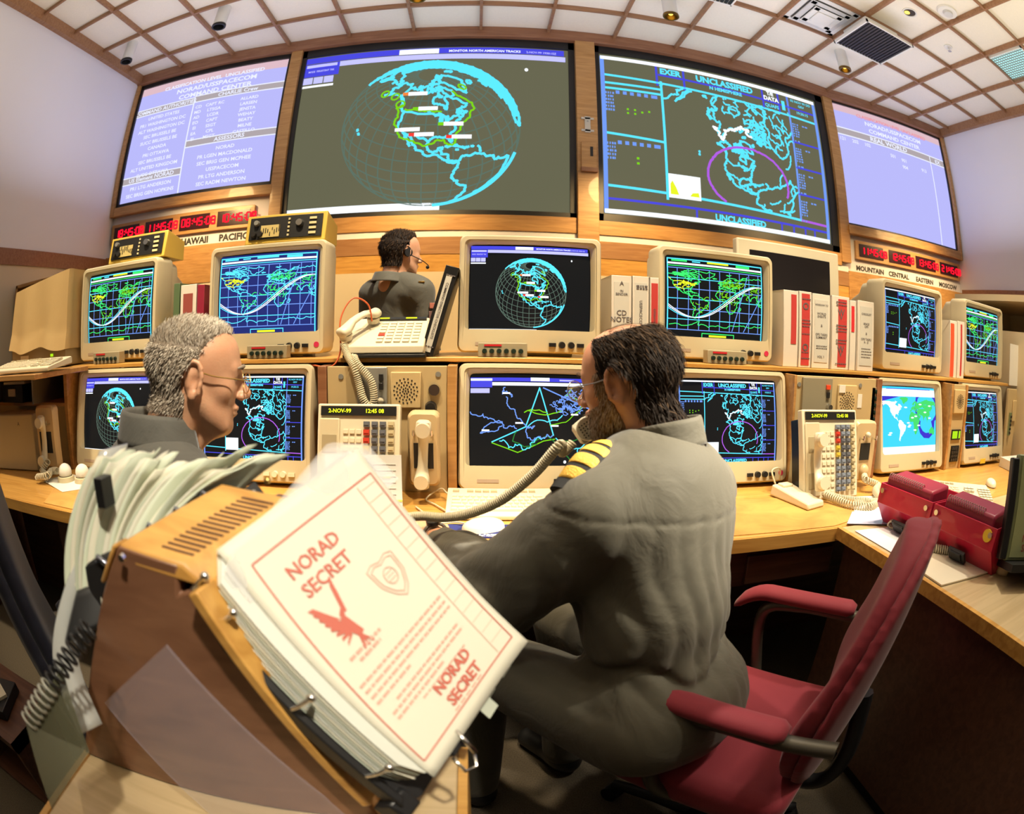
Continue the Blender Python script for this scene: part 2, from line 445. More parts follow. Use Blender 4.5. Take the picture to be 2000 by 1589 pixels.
ISL = [[(-65,62),(-73,64),(-78,70),(-88,73),(-80,74),(-70,71),(-62,67),(-65,62)], [(-117,69),(-105,69),(-105,73),(-117,73),(-117,69)],
 [(-90,76.5),(-78,76.5),(-65,82),(-80,83),(-92,81),(-90,76.5)], [(-125,72),(-120,71.5),(-118,74),(-124,74),(-125,72)], [(-100,76),(-95,75),(-98,78),(-104,77),(-100,76)],
 [(-96,79),(-92,80),(-97,81),(-96,79)], [(-98,71),(-97,73),(-101,73),(-98,71)], [(-86,64),(-81,63.5),(-85,66),(-86,64)],
 [(-5,50),(1,51),(0,53.5),(-2,57),(-5,58.5),(-5,54),(-3,53),(-5,50)], [(-10,52),(-6,52.5),(-6,55),(-9,54.5),(-10,52)], [(-24,65),(-20,63.5),(-14,65),(-20,66.5),(-24,65)],
 [(44,-25),(47,-25),(50,-15),(47,-15),(44,-20),(44,-25)], [(131,31),(136,34),(141,36),(142,40),(145,43),(141,45),(140,39),(132,35),(131,31)],
 [(109,1),(117,7),(118,1),(114,-4),(110,-2),(109,1)], [(95,5),(104,-2),(106,-6),(101,-3),(95,5)], [(106,-6),(114,-8),(112,-7),(106,-6)], [(131,-1),(141,-3),(150,-10),(138,-8),(131,-1)],
 [(-85,22),(-80,23),(-75,20),(-79,21.5),(-85,22)], [(-74,19.5),(-69,18.5),(-72,18),(-74,19.5)], [(-78,18.3),(-76.5,18)], [(-67,18.3),(-65.5,18.2)], [(-62,17),(-61,14),(-61,12)], [(-156,20),(-155,19.3),(-156,20)], [(-159,22),(-158,21.3)],
 [(12,78),(25,80),(16,77),(12,78)], [(52,71),(57,75.5),(68,77),(56,71),(52,71)], [(121,15),(122,18.5),(124,13),(121,15)], [(122,-5),(120,1),(125,1.5),(122,-5)], [(173,-41),(178,-38),(170,-46),(173,-41)]]
ANT = [(-180,-76),(-160,-78),(-140,-75),(-110,-73),(-80,-73),(-68,-67),(-58,-63),(-62,-70),(-60,-75),(-35,-78),(-10,-71),(20,-70),(50,-67),(70,-69),(90,-66),(120,-67),(150,-69),(170,-72),(180,-76)]
COAST = [NA, SA, AF, EU, AU, GL] + ISL
USB = [[(-123,49),(-95,49),(-92,48),(-88,48.3),(-84.5,46.5),(-82.5,45.3),(-82.5,43),(-79,43),(-76,44.5),(-74.5,45),(-71,45),(-67,47.2),(-67,45)], [(-117,32.5),(-111,31.3),(-106.5,31.7),(-104,29.5),(-101,29.5),(-97,26)], [(-141,70),(-141,60),(-135,59),(-130,55)],
 [(-88,42),(-87,46),(-85,45.5),(-86,42),(-88,42)], [(-92,47),(-88,49),(-84.5,47),(-92,47)], [(-83,42),(-79,43),(-82,44.5),(-80,45.5),(-84,46)], [(-97,51),(-98,53),(-99,51),(-97,51)]]
rb = random.Random(3)
BORD = []
for cx0, cx1, cy0, cy1, n in ((-5, 40, 42, 60, 26), (40, 100, 35, 60, 18), (-12, 38, -25, 28, 24), (-75, -45, -32, 4, 9), (70, 110, 18, 45, 10)):
    for _ in range(n):
        x, y = rb.uniform(cx0, cx1), rb.uniform(cy0, cy1)
        p = [(x, y)]
        a = rb.uniform(0, 6.3)
        for q in range(rb.randint(3, 6)):
            a += rb.uniform(-.9, .9); x += 3.4 * math.cos(a); y += 2.6 * math.sin(a); p.append((x, y))
        BORD.append(p)

def frac(pts, amp, rnd, n=2):
    for _ in range(n):
        o = [pts[0]]
        for a, b in zip(pts, pts[1:]):
            L = math.hypot(b[0] - a[0], b[1] - a[1])
            k = rnd.uniform(-amp, amp)
            o.append(((a[0] + b[0]) / 2 - (b[1] - a[1]) * k, (a[1] + b[1]) / 2 + (b[0] - a[0]) * k)); o.append(b)
        pts = o
    return pts

class Disp:
    """flat drawing in x (0..W) / z (0..H), facing -y; layers step forward"""
    def __init__(s, W, H, bulge=0.):
        s.W, s.H, s.b = W, H, bulge
        s.v = []; s.f = []; s.m = []; s.mats = []; s.lay = 0
    def mi(s, m):
        if m not in s.mats: s.mats.append(m)
        return s.mats.index(m)
    def add(s, p2, fs, m, lay):
        o = len(s.v)
        for x, z in p2:
            u = x / s.W * 2 - 1; w = z / s.H * 2 - 1
            s.v.append((x - s.W / 2, -s.b * (1 - .5 * u * u - .5 * w * w) - lay * s.step, z - s.H / 2))
        s.f += [tuple(i + o for i in f) for f in fs]; s.m += [s.mi(m)] * len(fs)
    step = .0006
    def rect(s, x0, z0, x1, z1, m, lay=1):
        nx = max(1, int(abs(x1 - x0) / s.W * 14)); nz = max(1, int(abs(z1 - z0) / s.H * 12))
        if not s.b: nx = nz = 1
        p = [(x0 + (x1 - x0) * i / nx, z0 + (z1 - z0) * j / nz) for j in range(nz + 1) for i in range(nx + 1)]
        f = [(j * (nx + 1) + i, j * (nx + 1) + i + 1, (j + 1) * (nx + 1) + i + 1, (j + 1) * (nx + 1) + i) for j in range(nz) for i in range(nx)]
        s.add(p, f, m, lay)
    def line(s, pts, w, m, lay=2, clip=None):
        out = []
        for a, b in zip(pts, pts[1:]):
            L = math.hypot(b[0] - a[0], b[1] - a[1])
            if L < 1e-9: continue
            n = max(1, int(L / s.W * 8)) if s.b else 1
            for k in range(n):
                p = (a[0] + (b[0] - a[0]) * k / n, a[1] + (b[1] - a[1]) * k / n); q = (a[0] + (b[0] - a[0]) * (k + 1) / n, a[1] + (b[1] - a[1]) * (k + 1) / n)
                if clip:
                    cx, cz = (p[0] + q[0]) / 2, (p[1] + q[1]) / 2
                    if not (clip[0] < cx < clip[2] and clip[1] < cz < clip[3]): continue
                dx, dz = (q[0] - p[0]) / (L / n), (q[1] - p[1]) / (L / n)
                e = w * .35
                s.add([(p[0] - dz * w / 2 - dx * e, p[1] + dx * w / 2 - dz * e), (p[0] + dz * w / 2 - dx * e, p[1] - dx * w / 2 - dz * e), (q[0] + dz * w / 2 + dx * e, q[1] - dx * w / 2 + dz * e), (q[0] - dz * w / 2 + dx * e, q[1] + dx * w / 2 + dz * e)], [(0, 1, 2, 3)], m, lay)
    def box(s, x0, z0, x1, z1, w, m, lay=2):
        s.line([(x0, z0), (x1, z0), (x1, z1), (x0, z1), (x0, z0)], w, m, lay)
    def text(s, t, x, z, h, m, align='CENTER', bold=.02, lay=3, wide=1.):
        vs, fs = text_geo(t, h * 1.38, align, bold)
        s.add([(x + a * wide, z + b) for a, b in vs], fs, m, lay)
    def dots(s, x, z, w, h, m, n, rnd, lay=3):
        for i in range(n):
            s.rect(x + w * i / n, z, x + w * (i + rnd.uniform(.4, .9)) / n, z + h, m, lay)
    def poly(s, pts, m, lay=1):
        tri = tessellate_polygon([[Vector((p[0], p[1], 0)) for p in pts]])
        s.add(pts, [tuple(t) for t in tri], m, lay)
    def mesh(s, name):
        me = bpy.data.meshes.new(name)
        me.from_pydata(s.v, [], s.f)
        for m in s.mats: me.materials.append(m)
        me.polygons.foreach_set('material_index', s.m)
        return me

def pal(dim, bright):
    g = {}
    for n, c in dict(cyan=(70, 205, 230), blue=(70, 70, 215), lblue=(110, 150, 235), green=(120, 205, 20), dgreen=(40, 120, 50), white=(245, 250, 255), lav=(190, 190, 250), grey=(88, 108, 96), yel=(225, 235, 40), mag=(170, 90, 220), org=(240, 130, 60), lgreen=(60, 235, 110), red=(240, 60, 50), azure=(90, 225, 255)).items():
        g[n] = glow(('wall_display_' if dim else 'tube_display_') + n, c, bright)
    return g
PB = pal(True, 1.15); PS = pal(False, 1.25)
BG_olive = glow('projection_grey', (104, 103, 80), 1.0)
BG_black = glow('tube_black', (20, 22, 24), 1.0)
BG_navy = glow('tube_navy', (38, 48, 120), 1.0)

def globe(W, H, P, bg, bulge, lw):
    d = Disp(W, H, bulge); r = random.Random(5)
    d.rect(0, 0, W, H, bg, 0)
    d.rect(.0 * W, .955 * H, .985 * W, .995 * H, P['blue'], 1)
    d.rect(.14 * W, .915 * H, .99 * W, .95 * H, P['lav'], 1)
    d.rect(.37 * W, .955 * H, .52 * W, .99 * H, P['white'], 2)
    d.text('MONITOR NORTH AMERICAN TRACKS', .69 * W, .963 * H, .016 * H, P['white'], bold=.03)
    d.text('2-NOV-99 1930:15Z', .90 * W, .963 * H, .014 * H, P['lav'])
    d.rect(0, .86 * H, .14 * W, .95 * H, P['blue'], 1)
    d.rect(.005 * W, .925 * H, .13 * W, .945 * H, P['lav'], 2)
    d.text('MODE  PERSISTENT TRK', .068 * W, .89 * H, .013 * H, P['lav'], wide=.8)
    for i in range(3): d.rect((.0 + i * .042) * W, .81 * H, (.038 + i * .042) * W, .855 * H, P['lav'], 1)
    d.rect(0, .785 * H, .125 * W, .80 * H, P['white'], 1)
    d.rect(.0, .0, .555 * W, .042 * H, P['white'], 1)
    R0 = min(.435 * H, .34 * W); cx, cz = .505 * W, .463 * H
    if W / H < 1.35: cx, cz, R0 = .505 * W, .46 * H, .395 * H
    l0, p0 = R(-97), R(37)
    def pr(lo, la):
        lo, la = R(lo), R(la)
        c = math.sin(p0) * math.sin(la) + math.cos(p0) * math.cos(la) * math.cos(lo - l0)
        return cx + R0 * math.cos(la) * math.sin(lo - l0), cz + R0 * (math.cos(p0) * math.sin(la) - math.sin(p0) * math.cos(la) * math.cos(lo - l0)), c
    def pl(pts, w, m, lay=2):
        seg = []
        for p in pts:
            x, z, c = pr(*p)
            if c > .02: seg.append((x, z))
            else:
                if len(seg) > 1: d.line(seg, w, m, lay)
                seg = []
        if len(seg) > 1: d.line(seg, w, m, lay)
    _p = pr
    def pr(lo, la):
        x, z, c = _p(lo, la); return cx + (x - cx) * hs, z, c
    hs = 1.08 if W / H > 1.35 else 1.0
    g = P["grey"]
    for lo in range(-180, 180, 10): pl([(lo, la) for la in range(-80, 81, 8)], lw * .5, g, 1)
    for la in range(-70, 90, 10): pl([(lo, la) for lo in range(-180, 181, 8)], lw * .5, g, 1)
    d.line([(cx + hs * R0 * math.cos(t * PI / 30), cz + R0 * math.sin(t * PI / 30)) for t in range(61)], lw * .5, g, 1)
    for c in COAST: pl(frac(c, .22, r, 2), lw, P['azure'] if c is NA else P['azure'])
    for c in USB: pl(frac(c, .10, r, 2), lw, P['azure'])
    # thick band of far coast along the upper right limb
    for k in range(5):
        q = [(cx + hs * (R0 - lw * .8 * k) * math.cos(R(a)), cz + (R0 - lw * .8 * k) * math.sin(R(a))) for a in range(5 + 6 * k, 138 - 8 * k, 3)]
        d.line(frac(q, .15, r, 1), lw * 1.1, P['azure'], 2)
    q = [(cx + hs * R0 * math.cos(R(a)), cz + R0 * math.sin(R(a))) for a in range(-85, -18, 3)]
    d.line(q, lw * 1.2, P['azure'], 2)
    # offshore zone in green
    zone = [(-130,54),(-134,50),(-129,47),(-128,40),(-122,33),(-117,28.5),(-108,27),(-103,25),(-98,24),(-92,27),(-86,27.5),(-83,23),(-78,24),(-77,30),(-72,35),(-66,39),(-60,42),(-52,46),(-50,51),(-55,57),(-60,61),(-62,66)]
    pl(frac(zone, .25, r, 2), lw * .8, P['green'], 3)
    pl(frac([(-124,51),(-115,52),(-105,51.5),(-95,51),(-86,50)], .15, r, 2), lw * .8, P['green'], 3)
    for cc in ((-165, 55), (-148, 58), (-133, 54), (-40, 66)):
        pl([(cc[0] + 5 * math.cos(t), cc[1] + 3 * math.sin(t)) for t in np.linspace(0, 6.3, 14)], lw * .7, P['green'], 3)
    for (lo, la), m in (((-110, 53), 'green'), ((-85, 40), 'green'), ((-120, 34.5), 'white'), ((-108, 32), 'red'), ((-80, 29), 'red'), ((-134, 64), 'org')):
        x, z, c = pr(lo, la)
        d.rect(x, z - .012 * H, x + .07 * W, z + .012 * H, P['white'], 4)
        d.rect(x - .02 * W, z - .01 * H, x, z + .01 * H, P[m], 4)
    d.poly([(.845 * W + .007 * W * math.cos(t), .845 * H + .012 * H * math.sin(t)) for t in np.linspace(0, 5.8, 10)], P['white'], 2)
    return d

def polar(W, H, P, bg, bulge, lw, wide):
    d = Disp(W, H, bulge); r = random.Random(9)
    d.rect(0, 0, W, H, bg, 0)
    C, B, Wt = P['azure'], P['blue'], P['white']
    d.box(.012 * W, .02 * H, .985 * W, .975 * H, lw * 1.6, P['lblue'], 3)
    d.line([(.012 * W, .975 * H), (.985 * W, .975 * H)], lw * 1.7, Wt, 4); d.line([(.012 * W, .02 * H), (.985 * W, .02 * H)], lw * 1.7, Wt, 4)
    x1, x2 = .245 * W, .84 * W
    d.line([(.012 * W, .855 * H), (.985 * W, .815 * H)], lw, C)
    d.line([(.24 * W, .905 * H), (.985 * W, .88 * H)], lw * .9, B)
    for x in (.23, .345, .71, .79, .84): d.line([(x * W, .83 * H), (x * W, .975 * H)], lw * .9, B)
    d.text('EXER', .288 * W, .915 * H, .04 * H, C, bold=.045)
    d.text('UNCLASSIFIED', .53 * W, .91 * H, .043 * H, C, bold=.045)
    d.text('N HEMISPHERE', .53 * W, .87 * H, .024 * H, C, bold=.04)
    d.text('T/E', .75 * W, .935 * H, .026 * H, Wt, bold=.05); d.text('DATA', .752 * W, .895 * H, .03 * H, Wt, bold=.05)
    d.text('QUAFS', .752 * W, .845 * H, .024 * H, C, bold=.03)
    d.rect(.805 * W, .85 * H, .822 * W, .92 * H, C, 3)
    d.text('02 NOV 99 DD', .912 * W, .935 * H, .018 * H, C); d.text('GRV', .912 * W, .905 * H, .018 * H, C); d.text('19:30:15', .912 * W, .85 * H, .02 * H, C)
    d.line([(x1, .12 * H), (x1, .855 * H)], lw, C); d.line([(x2, .12 * H), (x2, .975 * H)], lw, P['lblue'])
    for z in (.80, .765): d.line([(.012 * W, z * H), (x1, z * H)], lw, C)
    d.line([(.012 * W, .475 * H), (x1, .455 * H)], lw, C); d.line([(.012 * W, .165 * H), (x2, .12 * H)], lw, C)
    d.line([(x2, .12 * H), (.985 * W, .115 * H)], lw, P['mag']); d.line([(.012 * W, .09 * H), (.985 * W, .075 * H)], lw * .9, B)
    for z in (.635, .46, .285): d.line([(x2, z * H), (.985 * W, z * H)], lw * .8, B)
    d.line([(.36 * W, .02 * H), (.36 * W, .083 * H)], lw * .8, B)
    for x in (.74, .80, .86, .91): d.line([(x * W, .02 * H), (x * W, .08 * H)], lw * .8, B)
    d.text('UNCLASSIFIED', .55 * W, .033 * H, .037 * H, C, bold=.045)
    for z0, n in ((.76, 6), (.44, 5)):
        for i in range(n): d.dots(.02 * W, (z0 - .035 - i * .022) * H, .035 * W, .014 * H, P['lblue'], 4, r)
        for i in range(6): d.rect((.06 + i * .028) * W, (z0 - .03) * H, (.075 + i * .028 + (.01 if i == 5 else 0)) * W, (z0 - .008) * H, P['lblue'], 3)
    for i in range(4): d.rect((.10 + i * .028) * W, (.63 + (i == 2) * -.01) * H, (.108 + i * .028) * W, (.642 + (i == 2) * -.01) * H, P['green'], 3)
    for i in range(2): d.rect((.10 + i * .028) * W, .605 * H, (.108 + i * .028) * W, .617 * H, P['green'], 3)
    for i in range(2): d.rect(.13 * W, (.30 + i * .03) * H, .14 * W, (.313 + i * .03) * H, P['green'], 3)
    for b in (.79, .615, .44, .265):
        for i in range(6): d.dots(.847 * W, (b - .03 - i * .017) * H, .035 * W, .011 * H, P['lblue'], 3, r)
        d.dots(.90 * W, (b - .03) * H, .03 * W, .01 * H, P['lblue'], 2, r); d.dots(.85 * W, (b - .15) * H, .03 * W, .01 * H, P['lblue'], 2, r)
    clip = (x1, .13 * H, x2, .835 * H)
    cx, cz, S = .56 * W, .56 * H, .0042 * H
    def pr(p):
        rr = (90 - p[1]) * S; a = R(p[0] + 95 - 90)
        return cx + rr * math.cos(a) * wide, cz + rr * math.sin(a)
    for c in COAST:
        far = c in (EU,)
        q = [pr(p) for p in frac(c, .22, r, 2)]
        d.line(q, lw * .85, C, 2, clip)
    q = [pr(p) for p in frac(EU[22:50], .22, r, 2)]
    d.line(q, lw * .9, Wt, 3, clip)
    for c in USB + BORD: d.line([pr(p) for p in frac(c, .2, r, 1)], lw * .7, C, 2, clip)
    for _ in range(int(26)):
        lo, la = r.uniform(-125, -70), r.uniform(70, 80)
        d.line([pr((lo + r.uniform(-9, 9), la + r.uniform(-2, 2))) for _ in range(5)], lw, C, 2, clip)
    q = [(.60 * W + .185 * W * math.cos(t), .30 * H + .21 * H * math.sin(t) * (1 if math.sin(t) > 0 else .9)) for t in np.linspace(-.3, PI + .9, 40)]
    d.line(frac(q, .1, r, 1), lw, P['mag'], 3, clip)
    d.rect(x1 + .005 * W, .13 * H, x1 + .135 * W, .27 * H, Wt, 4)
    if not bulge:
        d.poly([(x1 + a * W, b * H) for a, b in ((.012, .15), (.045, .15), (.035, .19), (.02, .23), (.012, .21))], P['yel'], 5); d.poly([(x1 + a * W, b * H) for a, b in ((.09, .15), (.128, .15), (.125, .175), (.10, .17))], P['yel'], 5)
    return d

def world(W, H, P, bg, bulge, lw, col):
    d = Disp(W, H, bulge); r = random.Random(11)
    d.rect(0, 0, W, H, bg, 0)
    g1, g2 = P[col[0]], P[col[1]]
    d.box(.012 * W, .02 * H, .985 * W, .97 * H, lw * 1.4, P['azure'], 4)
    d.line([(.02 * W, .915 * H), (.98 * W, .915 * H)], lw * 2.2, P['white'], 4)
    for z, m in ((.885, g1), (.86, P['lblue'])): d.line([(.02 * W, z * H), (.98 * W, z * H)], lw, m, 3)
    d.rect(.05 * W, .94 * H, .2 * W, .96 * H, g1, 3); d.rect(.40 * W, .94 * H, .62 * W, .965 * H, P['yel'] if col[0] == 'lgreen' else P['azure'], 3); d.rect(.25 * W, .94 * H, .33 * W, .955 * H, P['azure'], 3); d.rect(.7 * W, .93 * H, .85 * W, .96 * H, g1, 3)
    d.box(.35 * W, .03 * H, .68 * W, .085 * H, lw, g1, 3); d.rect(.42 * W, .045 * H, .60 * W, .07 * H, P['yel'], 3)
    z0, z1 = .12 * H, .86 * H
    def pr(p): return (p[0] + 140) / 255 * W, z0 + (p[1] + 88) / 176 * (z1 - z0)
    clip = (.015 * W, z0, .985 * W, z1)
    for i in range(1, 10): d.line([(W * i / 9.5, z0), (W * i / 9.5, z1)], lw * .9, P['lblue'], 1)
    for i in range(0, 7): d.line([(.02 * W, z0 + (z1 - z0) * i / 6), (.98 * W, z0 + (z1 - z0) * i / 6)], lw * .9, P['azure'] if i % 2 else P['lblue'], 1)
    for c in COAST + [ANT]: d.line([pr(p) for p in frac(c, .22, r, 2)], lw * .9, g1, 2, clip)
    for c in USB: d.line([pr(p) for p in frac(c, .1, r, 1)], lw, P['yel'], 3, clip)
    for c in BORD: d.line([pr(p) for p in frac(c, .2, r, 1)], lw * .8, g2, 2, clip)
    for _ in range(18):
        lo, la = r.uniform(-118, -75), r.uniform(32, 48)
        d.line([pr((lo + r.uniform(-7, 7), la + r.uniform(-2, 2))) for _ in range(3)], lw, P['yel'], 3, clip)
    for _ in range(22):
        lo, la = r.uniform(-120, -70), r.uniform(62, 76)
        d.line([pr((lo + r.uniform(-8, 8), la + r.uniform(-3, 3))) for _ in range(4)], lw, g1, 3, clip)
    for ph in (0, 7, 13):
        d.line([pr((lo, -52 * math.cos(R((lo + 80 - ph) * 1.02)))) for lo in range(-140, 120, 4)], lw * .9, P['white'] if ph else P['azure'], 3, clip)
    d.line([pr((70, 80)), pr((28, -85))], lw, P['lblue'], 3, clip); d.line([pr((112, 30)), pr((60, -85))], lw, P['lblue'], 3, clip)
    return d

def carib(W, H, P, bg, bulge, lw):
    d = Disp(W, H, bulge); r = random.Random(4)
    d.rect(0, 0, W, H, bg, 0)
    d.rect(0, .925 * H, W, .965 * H, P['blue'], 1); d.rect(.17 * W, .88 * H, W, .915 * H, P['white'], 2)
    d.rect(0, .86 * H, .17 * W, .925 * H, P['blue'], 1); d.rect(0, .93 * H, .17 * W, .955 * H, P['white'], 2)
    d.rect(.47 * W, .93 * H, .62 * W, .968 * H, P['white'], 2); d.rect(.70 * W, .935 * H, .82 * W, .95 * H, P['lav'], 2)
    d.rect(0, .80 * H, .15 * W, .85 * H, P['lav'], 1); d.rect(0, .0, .72 * W, .03 * H, P['white'], 2)
    B, A, G, Gd = P['lblue'], P['azure'], P['green'], P['dgreen']
    def L(pts, m=B, j=.25, n=2, w=1.): d.line(frac([(x * W, z * H) for x, z in pts], j, r, n), lw * w, m)
    L([(0, .60), (.10, .58), (.14, .53), (.25, .50)], j=.3, n=3); L([(.08, .38), (.12, .45), (.25, .49), (.26, .44), (.36, .43)], j=.25, n=3); L([(.08, .38), (.18, .40), (.25, .46)], n=3)
    L([(.27, .86), (.25, .79), (.32, .76), (.30, .80)], j=.4, n=3); L([(.28, .76), (.30, .66), (.36, .56), (.42, .48)], j=.25, n=3)
    L([(.42, .48), (.50, .46), (.44, .38), (.48, .31), (.55, .33), (.60, .37), (.64, .36)], j=.35, n=3)
    L([(.44, .44), (.52, .52), (.60, .50), (.68, .52), (.72, .57)], A, .1)
    L([(.23, .30), (.30, .23), (.40, .23), (.50, .29), (.58, .33)], A, .3, 3)
    L([(.67, .33), (.75, .22), (.85, .22), (.95, .32), (1.0, .40)], A, .15, 3); L([(.85, .22), (.88, .12)], A, .2)
    for _ in range(55):
        x, z = r.uniform(.66, .98), r.uniform(.60, .84)
        if x - .66 + (.84 - z) * .7 < .1: continue
        L([(x, z), (x + r.uniform(-.05, .05), z + r.uniform(-.04, .04)), (x + r.uniform(-.05, .05), z + r.uniform(-.04, .04))], B, .4, 2, .8)
    L([(.43, .45), (.54, .86), (.65, .36)], A, 0, 0, 1.2); L([(.43, .45), (.17, .29)], A, 0, 0, 1.2); L([(.57, .86), (.98, .62)], P['lblue'], 0, 0, 1.2)
    L([(.17, .28), (.37, .18), (.57, .30), (.66, .32)], G, .02, 1); L([(.45, .62), (.55, .58), (.68, .60), (.72, .62)], G, .06, 2); L([(.42, .60), (.47, .63), (.60, .60)], G, .1, 2)
    L([(.62, .47), (.75, .50), (.86, .62), (.90, .72)], G, .05, 2, .8); L([(.36, .40), (.33, .30), (.42, .24), (.52, .27)], Gd, .1, 2); L([(.46, .24), (.60, .36), (.68, .28)], Gd, .1, 2)
    L([(.72, .28), (.80, .30), (.88, .34), (.93, .42)], Gd, .12, 2); L([(.70, .22), (.75, .15), (.82, .02)], Gd, .08, 2); L([(.80, .86), (.75, .78), (.86, .74)], G, .1, 2, .8)
    for x, z in ((.28, .80), (.38, .49), (.12, .41), (.66, .46), (.82, .58)): d.rect((x - .03) * W, (z - .009) * H, (x + .03) * W, (z + .009) * H, P['white'], 3)
    d.poly([((.745 + .012 * math.cos(t)) * W, (.075 + .018 * math.sin(t)) * H) for t in np.linspace(0, 5.8, 9)], P['white'], 3)
    return d

def daynight(W, H, bulge):
    d = Disp(W, H, bulge); r = random.Random(2)
    sea = glow('map_day_sea', (60, 200, 240), 1.3); night = glow('map_night_sea', (60, 50, 205), 1.1); land = glow('map_night_land', (70, 220, 110), 1.1); Wt = glow('map_day_land', (235, 255, 255), 1.3)
    d.rect(0, 0, W, H, sea, 0)
    d.rect(0, .86 * H, W, .97 * H, Wt, 1); d.rect(0, 0, W, .14 * H, Wt, 1); d.rect(.08 * W, .965 * H, .9 * W, .975 * H, PS['blue'], 2)
    def pr(p): return (p[0] + 165) / 330 * W, .12 * H + (p[1] + 75) / 160 * .74 * H
    q = [(.60, .86), (.56, .70), (.60, .50), (.66, .32), (.74, .25), (.85, .24), (.95, .32), (.97, .5), (1.0, .52), (1.0, .86)]
    d.poly([(x * W, z * H) for x, z in q], night, 1); d.poly([(0, .70 * H), (.05 * W, .80 * H), (.3 * W, .86 * H), (0, .86 * H)], night, 1)
    for c, m in ((NA, Wt), (SA, Wt), (AF, land), ([p for p in EU if p[0] < 166], land), (AU, land), (GL, land)):
        d.poly([(min(W, max(0, x)), min(.855 * H, z)) for x, z in (pr(p) for p in (c[:-1] if c[0] == c[-1] else c))], m, 2)
    for _ in range(14):
        x, z = r.uniform(.08, .9) * W, r.uniform(.3, .75) * H
        d.poly([(x + .03 * W * math.cos(t), z + .012 * H * math.sin(t)) for t in np.linspace(0, 5.8, 9)], Wt, 3)
    return d

def roster(W, H):
    d = Disp(W, H, 0)
    bgm = glow('projection_lavender', (186, 186, 250), 1.02); hd = glow('projection_peach', (225, 190, 200), 1.0); tan = glow('projection_tan', (178, 168, 172), 1.0)
    wt = glow('projection_white', (232, 236, 255), 1.08)
    d.rect(0, 0, W, H, bgm, 0)
    d.rect(0, .93 * H, W, H, hd, 1)
    d.text('CLASSIFICATION LEVEL  UNCLASSIFIED', .52 * W, .925 * H, .032 * H, wt, bold=.03, wide=1.15)
    d.text('NORAD/USSPACECOM', .55 * W, .865 * H, .04 * H, wt, bold=.03, wide=1.25)
    d.text('COMMAND CENTER', .55 * W, .805 * H, .04 * H, wt, bold=.03, wide=1.25)
    for x0, x1, z, s in ((.0, .43, .735, 'COMMAND AUTHORITIES'), (.43, 1., .745, 'CHARLIE Crew'), (.43, 1., .36, 'ASSESSORS'), (0, .43, .15, 'US Element NORAD')):
        d.rect(x0 * W, z * H, x1 * W, (z + .055) * H, tan, 1); d.line([(x0 * W, z * H), (x1 * W, z * H)], .012, wt); d.line([(x0 * W, (z + .055) * H), (x1 * W, (z + .055) * H)], .012, wt)
        d.text(s, (x0 + x1) / 2 * W, (z + .012) * H, .032 * H, wt, bold=.025, wide=1.15)
    d.line([(.43 * W, 0), (.43 * W, .79 * H)], .014, wt)
    for i, s in enumerate(('UNITED STATES', 'PR1 WASHINGTON DC', 'ALT WASHINGTON DC', 'SEC BRUSSELS BE', 'SUCC BRUSSELS BE', 'CANADA', 'PRI OTTAWA', 'SEC BRUSSELS BE', 'ALT UNITED KINGDOM', 'SUCC OTTAWA')):
        d.text(s, .22 * W, (.68 - i * .054) * H, .028 * H, wt, bold=.022, wide=1.1)
    for i, s in enumerate(('PR1 LTG ANDERSON', 'SEC BRIG GEN HOPKINS')): d.text(s, .22 * W, (.095 - i * .055) * H, .028 * H, wt, bold=.022, wide=1.1)
    for i, (a, b, c) in enumerate((('CD', 'CAPT RC', 'ALLARD'), ('MD', 'LTSGA', 'LARSEN'), ('AD', 'LCDR', 'JENSTA'), ('EO', 'CAPT', 'WEHAY'), ('EI', 'SSGT', 'BEATY'), ('EA', 'CPL', 'MILNE'), ('EI', 'MSGT', 'CASTILLO'))):
        z = (.685 - i * .046) * H
        for x, s in ((.47, a), (.58, b), (.80, c)): d.text(s, x * W, z, .026 * H, wt, bold=.022, wide=1.1)
    for i, s in enumerate(('NORAD', 'PR LGEN MACDONALD', 'SEC BRIG GEN MCPHEE', 'USSPACECOM', 'PR LTG ANDERSON', 'SEC RADM NEWTON')): d.text(s, .70 * W, (.30 - i * .053) * H, .028 * H, wt, bold=.022, wide=1.1)
    return d

def realworld(W, H):
    d = Disp(W, H, 0)
    bgm = _M['projection_lavender']; hd = _M['projection_peach']; tan = _M['projection_tan']; wt = _M['projection_white']
    d.rect(0, 0, W, H, bgm, 0); d.rect(0, .94 * H, W, H, hd, 1)
    d.text('CLASSIFICATION LEVEL UNCLASSIFIED', .52 * W, .93 * H, .03 * H, glow('projection_pink', (240, 150, 160), 1.0), bold=.03, wide=1.1)
    d.text('NORAD/USSPACECOM', .52 * W, .875 * H, .036 * H, wt, bold=.03, wide=1.25)
    d.text('COMMAND CENTER', .52 * W, .815 * H, .036 * H, wt, bold=.03, wide=1.25)
    d.rect(0, .73 * H, W, .79 * H, tan, 1); d.text('REAL WORLD', .45 * W, .742 * H, .038 * H, wt, bold=.035, wide=1.25)
    for z in (.73, .79): d.line([(0, z * H), (W, z * H)], .014, wt)
    d.text('EX', .93 * W, .742 * H, .034 * H, wt, bold=.03, wide=1.2); d.line([(.85 * W, 0), (.85 * W, .79 * H)], .014, wt)
    for x, z, s in ((.05, .68, '121'), (.15, .68, '202'), (.25, .68, '102'), (.47, .65, '501'), (.57, .64, '901'), (.57, .58, '904'), (.76, .61, '913')): d.text(s, x * W, z * H, .03 * H, wt, bold=.02)
    return d

def place(me, name, parent, loc=(0, 0, 0), rot=(0, 0, 0)):
    o = bpy.data.objects.new(name, me); COL.objects.link(o); o.parent = parent; o.location = loc; o.rotation_euler = rot
    return o
